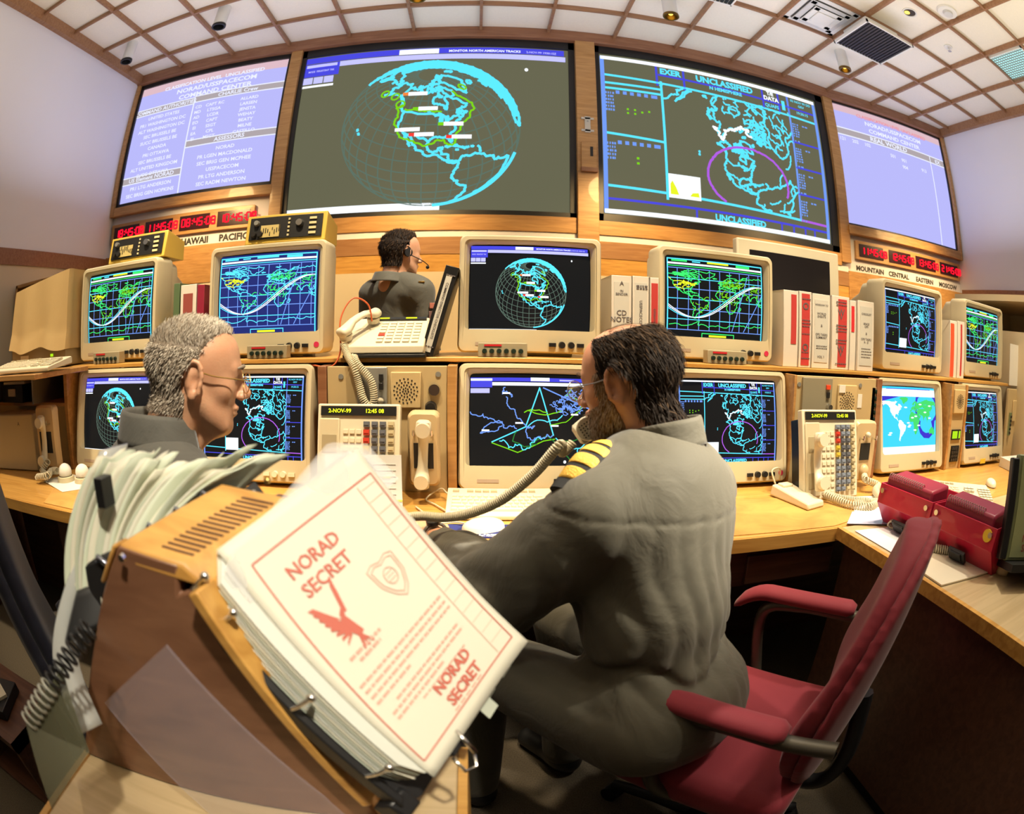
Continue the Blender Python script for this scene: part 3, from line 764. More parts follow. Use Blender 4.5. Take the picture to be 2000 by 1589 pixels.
# ------------------------------------------------------------------ big wall screens
def big_screen(label, i, x0, x1, z0, z1, d, margin=(.04, .04, .04, .04), depth=.03, rim=M_black):
    M = bayM(i)
    W, H = x1 - x0, z1 - z0
    loc = M @ Vector(((x0 + x1) / 2, .03, (z0 + z1) / 2))
    ang = math.atan2(bays[i][3] - bays[i][1], bays[i][2] - bays[i][0])
    t = thing('wall_screen', label, 'screen', loc, ang)
    mb = MB()
    ml, mr, mb_, mt = margin
    mb.bx(-W / 2, -W / 2 + ml, -.02, .02, -H / 2, H / 2); mb.bx(W / 2 - mr, W / 2, -.02, .02, -H / 2, H / 2)
    mb.bx(-W / 2, W / 2, -.02, .02, -H / 2, -H / 2 + mb_); mb.bx(-W / 2, W / 2, -.02, .02, H / 2 - mt, H / 2)
    mb.build('screen_frame', rim, t, smooth=0)
    mb = MB(); mb.bx(-W / 2 + .01, W / 2 - .01, .012, .022, -H / 2 + .01, H / 2 - .01); mb.build('screen_panel', M_black, t, smooth=0)
    place(d.mesh('display_image'), 'display_image', t, (-W / 2 + ml + d.W / 2, .006, -H / 2 + mb_ + d.H / 2))
    return t
Z1 = HC - .085
L1 = 1.82
Disp.step = .0012
big_screen('big projection screen showing the green and blue globe, left of the broad post', 1, L1 - 1.755, L1 + .775, 2.235, Z1, globe(2.43, Z1 - 2.235 - .13, PB, BG_olive, 0, .022), (.045, .055, .045, .085))
big_screen('big projection screen reading UNCLASSIFIED with the polar map, right of the broad post', 1, L1 + .955, L1 + 3.50, 2.225, Z1, polar(2.40, Z1 - 2.225 - .15, PB, BG_olive, 0, .024, 1.0), (.05, .095, .07, .08))
big_screen('lavender projection screen with crew roster at far left of the screen wall', 0, .045, L0 - .05, 2.60, Z1, roster(L0 - .16, Z1 - 2.60 - .09), (.035, .03, .04, .05))
big_screen('lavender projection screen headed REAL WORLD at far right of the screen wall', 2, .045, L2 - .05, 2.545, Z1, realworld(L2 - .12, Z1 - 2.545 - .05), (.01, .015, .03, .02))
Disp.step = .0005

# clock boards
SEG = {'0': 'abcdef', '1': 'bc', '2': 'abged', '3': 'abgcd', '4': 'fgbc', '5': 'afgcd', '6': 'afgedc', '7': 'abc', '8': 'abcdefg', '9': 'abcfgd'}
def seven(mb, s, x, z, h):
    w = h * .52; t = h * .17
    for ch in s:
        if ch == ':':
            for k in (.3, .7): mb.box((x + t, 0, z + h * k), (t, .004, t))
            x += t * 2.4; continue
        for g in SEG[ch]:
            q = dict(a=(w / 2, h, w, t), g=(w / 2, h / 2, w, t), d=(w / 2, 0, w, t), f=(0, h * .75, t, h / 2), b=(w, h * .75, t, h / 2), e=(0, h * .25, t, h / 2), c=(w, h * .25, t, h / 2))[g]
            mb.box((x + q[0], 0, z + q[1]), (q[2], .004, q[3]))
        x += w + t * 1.5
    return x
M_led = glow('red_led_digits', (255, 10, 40), 2.2)
M_lettr = mat('black_lettering', (.02, .02, .02), .6)
def clock_board(label, i, x0, x1, z0, z1, times, names, zt):
    M = bayM(i); ang = math.atan2(bays[i][3] - bays[i][1], bays[i][2] - bays[i][0])
    t = thing('clock_board', label, 'clock', M @ Vector(((x0 + x1) / 2, .045, (z0 + z1) / 2)), ang)
    W, H = x1 - x0, z1 - z0
    mb = MB(); mb.bx(-W / 2, W / 2, -.03, .012, -H / 2, H / 2); mb.build('board', M_oak, t, bevel=.003)
    n = len(times)
    for k, s in enumerate(times):
        cx = -W / 2 + W * (k + .5) / n
        w = W / n * .80
        mb = MB(); mb.bx(cx - w / 2, cx + w / 2, -.036, -.028, -H * .34, H * .34); ck = mb.build('clock_window', mat('clock_glass', (.03, .004, .004), .2), t, smooth=0)
        mb = MB(M=T3(0, -.040, 0)); seven(mb, s, cx - w * .41, -H * .17, H * .34); mb.build('clock_digits', M_led, ck, smooth=0)
    for k, s in enumerate(names):
        mb = MB(); add_text(mb, s, -W / 2 + W * (k + .5) / n, zt - (z0 + z1) / 2, .072 if i else .085, align='CENTER', bold=.045, y=.012)
        mb.build('zone_name', M_lettr, t, smooth=0)
clock_board('oak board of four red clocks reading ZULU to PACIFIC under the left roster screen', 0, .03, L0 - .2, 2.225, 2.43, ('18:45:08', '11:45:08', '08:45:08', '10:45:08'), ('ZULU', 'ALASKA', 'HAWAII', 'PACIFIC'), 2.128)
clock_board('oak board of four red clocks above MOUNTAIN, CENTRAL, EASTERN and MOSCOW', 2, .14, L2 - .04, 2.20, 2.40, ('11:45:08', '12:45:08', '13:45:08', '21:45:08'), ('MOUNTAIN', 'CENTRAL', 'EASTERN', 'MOSCOW'), 2.09)
# ------------------------------------------------------------------ desk and console carcass
DZ = .75
t = thing('console_desk', 'long honey oak console desk with raised shelf carrying two tiers of monitors', 'desk', (0, 1.3, 0))
def L(mb): mb.M = T3(0, -1.3, 0); return mb
mb = L(MB()); mb.bx(-2.57, 3.05, 1.30, 2.45, DZ - .03, DZ); mb.build('desk_top', M_oak2, t, bevel=.004)
mb = L(MB()); mb.bx(-2.57, 3.05, 1.295, 1.302, DZ - .045, DZ - .004); mb.build('edge_band', M_oak2, t)
mb = L(MB()); mb.bx(-1.5, 1.10, 1.345, 1.37, .575, DZ - .03); mb.build('apron', M_dkwood, t)
mb = L(MB()); mb.bx(.76, 1.085, 1.33, 1.35, .585, .675); dr = mb.build('drawer', M_dkwood, t, bevel=.003)
mb = L(MB()); mb.bx(-2.55, 3.0, 1.95, 1.98, 0, DZ - .03); mb.build('modesty_panel', M_dkwood, t)
DESK = t
t = thing('monitor_shelf', 'honey oak shelf unit on the desk holding the upper row of monitors', 'shelf', (0, 1.3, 0))
mb = L(MB()); mb.bx(-1.86, 3.0, 1.86, 2.45, 1.172, 1.188); mb.build('upper_shelf', M_oak2, t, bevel=.003)
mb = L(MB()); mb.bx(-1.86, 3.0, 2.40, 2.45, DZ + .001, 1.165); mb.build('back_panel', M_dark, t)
for x0, x1 in ((-.535, -.505), (-.10, -.07), (1.145, 1.156), (1.60, 1.63), (2.18, 2.20), (2.33, 2.345), (-1.80, -1.775)):
    mb = L(MB()); mb.bx(x0, x1, 1.79, 2.05, DZ + .001, 1.165); mb.build('divider', M_brown if x0 in (-.535, 1.60) else M_oak, t, bevel=.002)

def screws(mb, pts, r=.006, y=0):
    for x, z in pts: mb.cyl((x, y, z), (x, y - .003, z), r, n=10)

# ------------------------------------------------------------------ CRT monitors
def rrect(w, h, r, cx=0, cz=0, n=4, bow=0):
    out = []
    for sx, sz, a0 in ((1, 1, 0), (-1, 1, 90), (-1, -1, 180), (1, -1, 270)):
        for i in range(n + 1):
            a = R(a0 + 90 * i / n)
            out.append((cx + sx * (w / 2 - r) + r * math.cos(a), cz + sz * (h / 2 - r) + r * math.sin(a)))
    return out
def loft(mb, loops, mi=None, cap0=True, cap1=True):
    """loops: list of (list of (x,z), y)"""
    n = len(loops[0][0]); vs = []; fs = []
    for pts, y in loops: vs += [(p[0], y if not callable(y) else y(p), p[1]) for p in pts]
    for k in range(len(loops) - 1):
        for i in range(n):
            j = (i + 1) % n
            fs.append((k * n + i, k * n + j, (k + 1) * n + j, (k + 1) * n + i))
    if cap0: fs.append(tuple(range(n))[::-1])
    if cap1: fs.append(tuple(range((len(loops) - 1) * n, len(loops) * n)))
    mb.add(vs, fs, mi)

MW, MH = .492, .412
OW, OH, OZ = .418, .312, .222       # opening and its centre height
def crt(label, cx, y, z, disp, tilt=0., knobs='dark', sticker=None, group='beige tube monitors on the console', rotz=0, extra=None):
    t = thing('crt_monitor', label, 'monitor', (cx, y, z), (0, 0, rotz), group)
    B = T3(0, 0, .008 if tilt else 0) @ RX(tilt); bd_ = .09 if tilt else .13
    mb = MB(M=B)
    cz = MH / 2
    loft(mb, [(rrect(MW - .01, MH - .01, .02, 0, cz), bd_), (rrect(MW, MH, .024, 0, cz), bd_ - .01), (rrect(MW, MH, .024, 0, cz), .012), (rrect(MW - .012, MH - .012, .02, 0, cz), .0),
              (rrect(MW - .035, MH - .035, .018, 0, cz), -.001), (rrect(MW - .041, MH - .095, .018, 0, cz + .030), .004), (rrect(MW - .045, MH - .099, .016, 0, cz + .030), .004), (rrect(OW + .018, OH + .016, .014, 0, OZ), .010), (rrect(OW, OH, .012, 0, OZ), .030)], cap1=False)
    mb.build('bezel', M_beige, t, smooth=40)
    mb = MB(M=B)
    rz = .24 if tilt else 0
    loft(mb, [(rrect(MW - w_, MH - h_ - rz * (y_ - .02) * (.9 if tilt else 0), .03, 0, cz + dz_ + rz * (y_ - .02) * .56), y_) for w_, h_, dz_, y_ in ((.02, .02, 0, bd_ - .01), (.03, .03, 0, .19), (.09, .08, -.01, .25), (.18, .14, -.02, .42 - .12 * bool(tilt)), (.22, .18, -.02, .44 - .12 * bool(tilt)))])
    mb.build('rear_housing', M_beige, t, smooth=40)
    mb = MB(M=B)
    nu, nv = 13, 11
    mb.grid(lambda u, v: ((u - .5) * (OW + .004), .030 - .012 * (1 - .5 * (2 * u - 1) ** 2 - .5 * (2 * v - 1) ** 2), OZ + (v - .5) * (OH + .004)), nu, nv)
    tb = mb.build('picture_tube', mat('tube_glass', (.01, .01, .012), .12), t, smooth=180)
    o = place(disp, 'display_image', tb, (0, 0, 0)); o.matrix_local = B @ T3(0, .029, OZ)
    # chin controls
    km = M_black if knobs == 'dark' else M_beige2
    for k, (x, kind) in enumerate(((.075, 'r'), (.108, 'c'), (.140, 'c'), (.172, 'r'))):
        mb = MB(M=B)
        if kind == 'r': mb.box((x, -.003, .030), (.024, .010, .013))
        else: mb.cyl((x, .002, .030), (x, -.012, .030), .0125, .0105, n=16)
        mb.build('control_knob', km, t)
    if sticker:
        mb = MB(M=B); mb.cyl((.215, .0, .033), (.215, -.0025, .033), .010, n=16); mb.build('round_sticker', mat('magenta_sticker', (.6, .03, .10), .5), t)
    mb = MB(M=B); mb.box((-.15, -.0008, .03), (.07, .002, .012)); mb.build('name_plate', mat('grey_plate', (.45, .36, .28), .4), t)
    mb = MB(); mb.bx(-.15, .15, .04, .20, -.011 if not tilt else -.006, .01 if not tilt else -.001); mb.build('foot', M_beige_dk, t)
    return t

DW, DH = OW - .004, OH - .004
Dglobe = globe(DW, DH, PS, BG_black, .012, .0034).mesh('globe_display')
Dworld_b = world(DW, DH, PS, BG_black, .012, .0032, ('lgreen', 'green')).mesh('world_display_green')
Dworld_n = world(DW, DH, PS, BG_navy, .012, .0032, ('azure', 'lgreen')).mesh('world_display_blue')
Dpolar = polar(DW, DH, PS, BG_black, .012, .0032, 1.0).mesh('polar_display')
Dcarib = carib(DW, DH, PS, BG_black, .012, .0034).mesh('caribbean_display')
Dday = daynight(DW, DH, .012).mesh('day_night_display')

YU = 1.93; ZU = 1.2005
G = 'beige tube monitors on the console'
crt('upper tube monitor with green world map at left, yellow radio box on it', -1.553, YU, ZU, Dworld_b, sticker=1)
crt('upper tube monitor with blue world map, behind the grey-haired man', -.796, YU, ZU, Dworld_n, sticker=1)
crt('upper middle tube monitor showing the globe', .170, YU, ZU, Dglobe)
crt('upper tube monitor with green world map, behind the bearded man', .872, YU, ZU, Dworld_b, sticker=1)
crt('upper tube monitor with polar map, right of the thick white binders', 1.989, YU, ZU, Dpolar)
crt('upper tube monitor with green world map at far right, beside two striped white binders', 2.712, YU, ZU, Dworld_b)
TL_ = -R(11.5)
ZL = .760; YLo = 1.775
crt('lower tube monitor showing the globe, left of the grey-haired man', -1.495, YLo, ZL, Dglobe, TL_, 'light')
crt('lower tube monitor with polar map, beside the grey-haired man\'s face', -.815, YLo, ZL, Dpolar, TL_, 'light')
crt('lower middle tube monitor with Caribbean map, in front of the bearded man', .180, YLo, ZL, Dcarib, TL_)
crt('lower tube monitor with polar map, behind the bearded man\'s shoulder', .895, YLo, ZL, Dpolar, TL_, sticker=1)
crt('lower tube monitor with bright cyan and green day map', 1.905, YLo, ZL, Dday, TL_)
crt('lower tube monitor with polar map at far right, yellow note on its chin', 2.60, YLo, ZL, Dpolar, TL_)

# six-button boxes on the shelf edge
def button_box(label, x0, x1, z0, z1, y, vertical=False, tape=True):
    W, Hh = x1 - x0, z1 - z0
    t = thing('button_box', label, 'switch box', ((x0 + x1) / 2, y, z0), 0, 'six-button switch boxes')
    mb = MB(); mb.bx(-W / 2, W / 2, 0, .045, 0, Hh); mb.build('box_body', M_beige_dk if not vertical else M_beige, t, bevel=.002)
    for i in range(6):
        mb = MB()
        if vertical: c = (0, Hh * (i + .6) / 6.2); r = .010
        else: c = (-W / 2 + W * (i + .9) / 6.8, Hh * .42); r = .0085
        mb.cyl((c[0], 0, c[1]), (c[0], -.009, c[1]), r, r * .85, n=14); mb.build('push_button', mat('button_green_black', (.012, .025, .018), .35), t)
    if tape:
        mb = MB(); mb.box((-W * .2, -.001, Hh * .83), (W * .35, .002, Hh * .13)); mb.build('red_label_tape', M_red, t)
    return t
button_box('grey six-button box under the upper left world map monitor', -1.645, -1.475, 1.189, 1.237, 1.865)
button_box('grey six-button box by the grey-haired man\'s forehead', -.835, -.675, 1.189, 1.235, 1.865)
button_box('grey six-button box under the upper middle globe monitor', -.005, .155, 1.189, 1.235, 1.865)
button_box('grey six-button box under the upper monitor behind the bearded man', .80, .965, 1.189, 1.237, 1.865)
button_box('upright six-button box beside the bright day map monitor', 1.575, 1.63, .95, 1.13, 1.80, True, False)

# ------------------------------------------------------------------ panels between monitors
def knob(mb, x, z, r, y0=0, d=.02): mb.cyl((x, y0, z), (x, y0 - d, z), r, r * .8, n=18)
def speaker_holes(mb, cx, cz, r, y):
    n = 0
    for rr, k in ((0, 1), (.22, 7), (.45, 12), (.68, 16), (.92, 18)):
        for i in range(k):
            a = 2 * PI * i / k + rr * 3
            mb.cyl((cx + r * rr * math.cos(a), y, cz + r * rr * math.sin(a)), (cx + r * rr * math.cos(a), y - .0012, cz + r * rr * math.sin(a)), .0028, n=6); n += 1
def bay_panel(label, x0, x1, y=1.80):
    t = thing('intercom_panel', label, 'panel', ((x0 + x1) / 2, y, DZ))
    mb = MB(); mb.bx(-(x1 - x0) / 2, (x1 - x0) / 2, 0, .02, 0, 1.163 - DZ); mb.build('face_plate', M_tan, t, bevel=.002)
    t['x'] = 0
    return t, (x0 + x1) / 2
M_tan = mat('tan_panel', (.55, .42, .22), .5, noise=.05, nscale=8)
t, c = bay_panel('tan intercom panel between the grey-haired man\'s monitors and the Caribbean map monitor', -.503, -.102)
del t['x']
mb = MB(M=T3(-c, 0, -DZ)); mb.bx(-.398, -.296, -.012, 0, .98, 1.160); ic = mb.build('intercom_unit', M_grey, t, bevel=.002)
for z in (1.128, 1.10):
    mb = MB(M=T3(-c, 0, -DZ)); mb.bx(-.322, -.308, -.020, -.012, z - .011, z + .011); mb.build('push_button', M_black, ic, bevel=.001)
mb = MB(M=T3(-c, 0, -DZ)); knob(mb, -.315, 1.055, .013, -.012, .018); mb.build('volume_knob', M_chrome, ic)
mb = MB(M=T3(-c, 0, -DZ)); mb.bx(-.284, -.184, -.014, 0, 1.03, 1.145); sp = mb.build('speaker_plate', mat('tan_grille', (.62, .47, .24), .5), t, bevel=.003)
mb = MB(M=T3(-c, 0, -DZ)); speaker_holes(mb, -.234, 1.085, .042, -.014); mb.build('grille_holes', M_dark, sp)
mb = MB(M=T3(-c, 0, -DZ)); mb.cyl((-.142, 0, 1.088), (-.142, -.012, 1.088), .021, .018, n=20); mb.build('jack_socket', M_chrome, t)
mb = MB(M=T3(-c, 0, -DZ)); knob(mb, -.153, 1.032, .020, 0, .022); mb.build('dial_knob', M_black, t)
for p in ((-.455, 1.13), (-.130, 1.137)):
    mb = MB(M=T3(-c, 0, -DZ)); screws(mb, [p], .009); mb.build('screw', M_grey, t)

t, c = bay_panel('tan intercom panel left of the bright day map monitor, red button', 1.157, 1.598); del t['x']
mb = MB(M=T3(-c, 0, -DZ)); mb.bx(1.185, 1.335, -.012, 0, 1.02, 1.158); ic = mb.build('intercom_unit', mat('olive_grey_metal', (.30, .27, .19), .45), t, bevel=.002)
mb = MB(M=T3(-c, 0, -DZ)); mb.bx(1.30, 1.32, -.020, -.012, 1.115, 1.133); mb.build('red_button', mat('lit_red_button', (.8, .08, .03), .3), ic, bevel=.001)
mb = MB(M=T3(-c, 0, -DZ)); mb.bx(1.304, 1.32, -.018, -.012, 1.083, 1.105); mb.build('push_button', M_black, ic, bevel=.001)
mb = MB(M=T3(-c, 0, -DZ)); knob(mb, 1.32, 1.048, .013, -.012, .018); mb.build('volume_knob', M_chrome, ic)
mb = MB(M=T3(-c, 0, -DZ)); mb.bx(1.37, 1.475, -.010, 0, 1.0, 1.135); sp = mb.build('speaker_plate', _M['tan_grille'], t, bevel=.003)
mb = MB(M=T3(-c, 0, -DZ)); speaker_holes(mb, 1.422, 1.068, .042, -.010); mb.build('grille_holes', M_dark, sp)
mb = MB(M=T3(-c, 0, -DZ)); mb.bx(1.372, 1.405, -.014, -.010, 1.105, 1.135); mb.build('paper_tab', M_white, sp)
mb = MB(M=T3(-c, 0, -DZ)); mb.bx(1.49, 1.515, -.002, 0, 1.045, 1.10); mb.build('paper_label', M_white, t)
for p in ((1.172, 1.13), (1.50, 1.135)):
    mb = MB(M=T3(-c, 0, -DZ)); screws(mb, [p], .009); mb.build('screw', M_grey, t)

t, c = bay_panel('narrow keypad panel between the two right-hand lower monitors', 2.202, 2.328); del t['x']
mb = MB(M=T3(-c, 0, -DZ)); mb.bx(2.212, 2.318, -.012, 0, 1.025, 1.140); sp = mb.build('speaker_plate', _M['tan_grille'], t, bevel=.003)
mb = MB(M=T3(-c, 0, -DZ)); speaker_holes(mb, 2.265, 1.083, .035, -.012); mb.build('grille_holes', M_dark, sp)
mb = MB(M=T3(-c, 0, -DZ)); mb.bx(2.222, 2.31, -.006, 0, .895, .945); k = mb.build('small_display', M_black, t)
mb = MB(M=T3(-c, 0, -DZ)); mb.bx(2.228, 2.275, -.008, -.006, .902, .938); mb.bx(2.29, 2.304, -.008, -.006, .902, .938); mb.build('lit_digits', glow('lime_display', (170, 220, 30), 1.2), k)
mb = MB(M=T3(-c, 0, -DZ)); mb.bx(2.235, 2.315, -.004, 0, .785, .865); k = mb.build('keypad', M_black, t)
for i in range(4):
    for j in range(4):
        mb = MB(M=T3(-c, 0, -DZ)); mb.bx(2.240 + i * .0185, 2.254 + i * .0185, -.010, -.004, .790 + j * .0185, .804 + j * .0185); mb.build('key', mat('dark_key', (.03, .03, .032), .4), k)
t, c = bay_panel('tan panel at the far right end of the console with a switch strip', 2.87, 3.0); del t['x']
mb = MB(M=T3(-c, 0, -DZ)); mb.bx(2.90, 2.925, -.012, 0, .90, 1.03); k = mb.build('switch_strip', mat('green_strip', (.20, .25, .13), .5), t)
for i in range(5):
    mb = MB(M=T3(-c, 0, -DZ)); mb.cyl((2.9125, -.012, .915 + i * .023), (2.9125, -.02, .915 + i * .023), .007, n=10); mb.build('push_button', M_black, k)
mb = MB(M=T3(-c, 0, -DZ)); mb.bx(2.94, 2.995, -.010, 0, .98, 1.10); mb.build('speaker_plate', _M['tan_grille'], t, bevel=.003)
mb = MB(); mb.bx(2.54, 2.60, 1.768, 1.771, .765, .79)
tag(mb.build('yellow_note', mat('yellow_note', (.85, .60, .05), .6)), 'small yellow sticky note on the chin of the far right lower monitor', 'note')
# ------------------------------------------------------------------ ceiling fittings
def can_light(label, x, y, h=.22, bulb=False):
    t = thing('ceiling_can_light', label, 'ceiling light', (x, y, HC + .035), 0, 'ceiling can lights')
    mb = MB(); mb.lathe([(.0, 0), (.062, 0), (.062, -h), (.054, -h)], 24); mb.build('can_body', M_white, t)
    mb = MB(); mb.lathe([(.066, -h + .012), (.068, -h - .002), (.066, -h - .012), (.052, -h - .012), (.046, -h + .05), (.0, -h + .06)], 24)
    mb.build('trim_ring', M_black if not bulb else mat('brass_ring', (.25, .15, .04), .3, .9), t)
    if bulb:
        mb = MB(); mb.ball((0, 0, -h + .03), .022); mb.build('bulb', glow('warm_bulb', (255, 210, 90), 2.5), t)
can_light('white can light on the ceiling near the upper left corner of the roster screen', -3.34, 3.57)
can_light('white can light on the ceiling above the roster and globe screens\' shared post', -2.25, 3.55)
can_light('brass-rimmed can light above the middle of the globe screen, cut by the picture top', -.56, 3.65, bulb=True)
can_light('brass-rimmed white can light above the left part of the polar map screen', 1.42, 3.65, bulb=True)
can_light('brass-rimmed can light above the corner between polar and REAL WORLD screens', 3.20, 3.64, bulb=True)
t = thing('recessed_downlight', 'round recessed downlight in a tile beyond the square black ceiling grille', 'ceiling light', (3.248, 2.425, HC + .034))
mb = MB(); mb.lathe([(.075, 0), (.078, -.006), (.066, -.008), (.06, .0), (.05, -.001)], 24); mb.build('trim_ring', M_white, t)
mb = MB(); mb.cyl((0, 0, -.001), (0, 0, -.003), .060, n=24); mb.build('lamp_opening', mat('dark_brown_hole', (.03, .018, .006), .5), t)
mb = MB(); mb.cyl((-.02, .02, -.003), (-.02, .02, -.006), .028, n=20); mb.build('bulb', glow('warm_bulb', (255, 210, 90), 2.5), t)
t = thing('sprinkler_head', 'small white sprinkler head on the ceiling right of the black grille', 'sprinkler', (3.90, 2.54, HC + .034))
mb = MB(); mb.lathe([(0, 0), (.05, 0), (.05, -.01), (.0, -.012)], 20); mb.build('escutcheon', M_white, t)
mb = MB(); mb.cyl((0, 0, -.01), (0, 0, -.05), .008); mb.lathe([(0, -.05), (.022, -.05), (.022, -.054), (0, -.054)], 14); mb.build('deflector', M_chrome, t)
t = thing('smoke_detector', 'pale round detector on the ceiling cut by the top right picture edge', 'detector', (3.45, 2.05, HC + .034))
mb = MB(); mb.lathe([(0, 0), (.11, 0), (.105, -.02), (.0, -.022)], 24); mb.build('detector_base', M_white, t)
mb = MB(); mb.lathe([(.055, -.02), (.05, -.045), (.0, -.05)], 24); mb.build('detector_head', mat('pale_grey', (.62, .62, .60), .5), t)
t = thing('air_diffuser', 'square white stepped air diffuser in the ceiling above the polar map screen', 'vent', (2.68, 3.16, HC + .03))
for k, (w, z, d) in enumerate(((.55, 0, .012), (.42, -.022, .012), (.30, -.04, .012), (.19, -.052, .014))):
    mb = MB()
    if k < 3:
        for s in (-1, 1):
            mb.box((s * (w / 2 - .03), 0, z), (.06, w, d)); mb.box((0, s * (w / 2 - .03), z), (w, .06, d))
    else: mb.box((0, 0, z), (w, w, d))
    mb.build('louvre_ring' if k < 3 else 'centre_plate', M_white if k != 1 else mat('pale_grey', (.62, .62, .60), .5), t, bevel=.006)
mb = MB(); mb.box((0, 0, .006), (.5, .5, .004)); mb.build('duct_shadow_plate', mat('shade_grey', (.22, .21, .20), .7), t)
def black_grille(label, x, y, z, s, rz):
    t = thing('black_ceiling_grille', label, 'ceiling grille', (x, y, z), rz)
    mb = MB()
    for q in (-1, 1):
        mb.box((q * s / 2, 0, 0), (.014, s + .014, .03)); mb.box((0, q * s / 2, 0), (s + .014, .014, .03))
    mb.box((0, 0, .012), (s, s, .006)); mb.build('white_frame', M_white, t)
    mb = MB(); n = 16
    for i in range(n): mb.box((-s / 2 + s * (i + .5) / n, 0, -.002), (s / n * .55, s - .01, .018))
    g = mb.build('grille_slats', M_black, t)
    mb = MB(); mb.box((0, 0, .07), (s * .7, s * .7, .12)); mb.build('housing', M_white, t)
black_grille('square black grille hung under the ceiling above the REAL WORLD screen', 3.10, 2.96, 3.92, .56, R(0))
black_grille('black ceiling grille cut by the top picture edge above the polar map screen', 1.55, 3.03, 3.97, .55, 0)
t = thing('ceiling_troffer', 'lit square ceiling troffer at the right picture edge', 'ceiling light', (4.57, 1.93, HC + .02))
mb = MB()
for q in (-1, 1): mb.box((q * .29, 0, 0), (.02, .6, .03)); mb.box((0, q * .29, 0), (.6, .02, .03))
mb.build('troffer_frame', M_white, t)
mb = MB(); mb.box((0, 0, .008), (.56, .56, .004)); mb.build('lit_panel', glow('cool_tube_light', (190, 250, 250), 1.3), t)
mb = MB()
for i in range(15):
    mb.box((-.28 + .56 * i / 14, 0, 0), (.004, .56, .012)); mb.box((0, -.28 + .56 * i / 14, 0), (.56, .004, .012))
mb.build('egg_crate', M_grey, t)
t = thing('post_bracket', 'small pale metal bracket on the broad post between the big screens', 'bracket', (.865, 4.507, 3.10))
mb = MB(); mb.box((0, -.004, 0), (.05, .008, .16)); mb.box((0, -.004, .06), (.11, .008, .02)); mb.box((0, -.004, -.06), (.11, .008, .02)); mb.build('bracket_plate', mat('pale_metal', (.6, .58, .5), .4, .5), t, bevel=.002)
mb = MB(); mb.cyl((0, -.008, .03), (0, -.014, .03), .008); mb.build('screw', M_grey, t)
t = thing('post_outlet', 'wooden box with a dark slot on the broad post between the big screens', 'outlet box', (.87, 4.507, 2.80))
mb = MB(); mb.box((0, -.015, 0), (.13, .03, .24)); mb.build('box_body', M_oak, t, bevel=.003)
mb = MB(); mb.box((.02, -.031, .03), (.025, .003, .09)); mb.build('slot', M_black, t)
mb = MB(); mb.box((0, -.02, -.14), (.14, .04, .04)); mb.build('lower_block', M_brown, t, bevel=.003)

# ------------------------------------------------------------------ upright binders on the shelf
M_red2 = mat('red_label', (.52, .05, .05), .5); M_label = mat('label_paper', (.60, .60, .56), .6); M_ink = mat('label_ink', (.12, .11, .12), .7)
M_wbind = mat('white_vinyl', (.72, .68, .62), .35); M_gbind = mat('green_vinyl', (.10, .16, .08), .4)
M_maroon = mat('maroon_vinyl', (.28, .02, .05), .4)
def upright_binder(label, x0, x1, y, z0, z1, body, lab=None, text=(), depth=.27, lab_rect=(.12, .88, .08, .92), ring=True, group='binders standing on the monitor shelf', ink=None, rot=(0, 0, 0)):
    w, h = x1 - x0, z1 - z0
    t = thing('ring_binder', label, 'binder', ((x0 + x1) / 2, y, z0), rot, group)
    mb = MB()
    mb.bx(-w / 2, w / 2, 0, .004, 0, h); mb.bx(-w / 2, -w / 2 + .003, .004, depth, 0, h); mb.bx(w / 2 - .003, w / 2, .004, depth, 0, h)
    mb.build('cover', body, t, bevel=.0015)
    mb = MB(); mb.bx(-w / 2 + .006, w / 2 - .006, .02, depth - .015, .008, h - .012); mb.build('pages', M_white, t)
    if lab:
        a, b, c, d = lab_rect
        mb = MB(); mb.bx(-w / 2 + a * w, -w / 2 + b * w, -.0015, .001, c * h, d * h); lb = mb.build('spine_label', lab, t)
        if text:
            mb = MB()
            for (s, fz, sz, ang) in text:
                if s is None:   # a line of small print
                    rr = random.Random(int(fz * 1000)); q = -w * .28
                    while q < w * .28:
                        l = rr.uniform(.004, .011); mb.box((q + l / 2, -.0022, fz * h), (l, .001, sz)); q += l + .003
                elif ang: add_text(mb, s, 0, 0, sz, align='CENTER', bold=.01, M=T3(0, -.0025, fz * h) @ RY(PI / 2) @ T3(0, 0, -sz * .35))
                else: add_text(mb, s, 0, fz * h, sz, align='CENTER', bold=.015, y=-.0025)
            mb.build('spine_print', ink or M_ink, lb, smooth=0)
    return t
def lines(*zs, s=.004): return tuple((None, z, s, 0) for z in zs)
ZS = 1.189
upright_binder('white binder marked CD NOTES right of the upper middle monitor', .452, .525, 1.93, ZS, 1.485, M_wbind, M_label, (('A', .88, .022, 0), ('IN', .80, .012, 0), ('BINDER', .76, .013, 0), ('CD', .52, .026, 0), ('NOTES', .44, .026, 0), ('&', .27, .020, 0), ('REFS', .10, .022, 0)))
upright_binder('white binder with vertical title, second right of the upper middle monitor', .530, .590, 1.93, ZS, 1.487, M_wbind, M_label, (('USSPACECOM NORAD', .45, .015, 1), ) + lines(.85, .88, s=.006))
upright_binder('slim white binder with a full red spine label, beside the CD NOTES binder', .596, .628, 1.93, ZS, 1.486, M_wbind, M_red2, (('OPERATIONS', .5, .012, 1),), lab_rect=(.12, .9, .02, .93))
upright_binder('white binder with narrow dark red strip, leftmost of the thick binders right of centre', 1.150, 1.222, 1.90, ZS, 1.487, M_wbind, M_red2, (), lab_rect=(.5, .86, .30, .95))
upright_binder('white binder with black round crests on red label, left of the all-white binder', 1.228, 1.290, 1.90, ZS, 1.490, M_wbind, M_red2, lines(.90, .62, .58, .54, .44, .20, .12) + (('O', .76, .040, 0), ('O', .22, .040, 0)), lab_rect=(.18, .85, .03, .97))
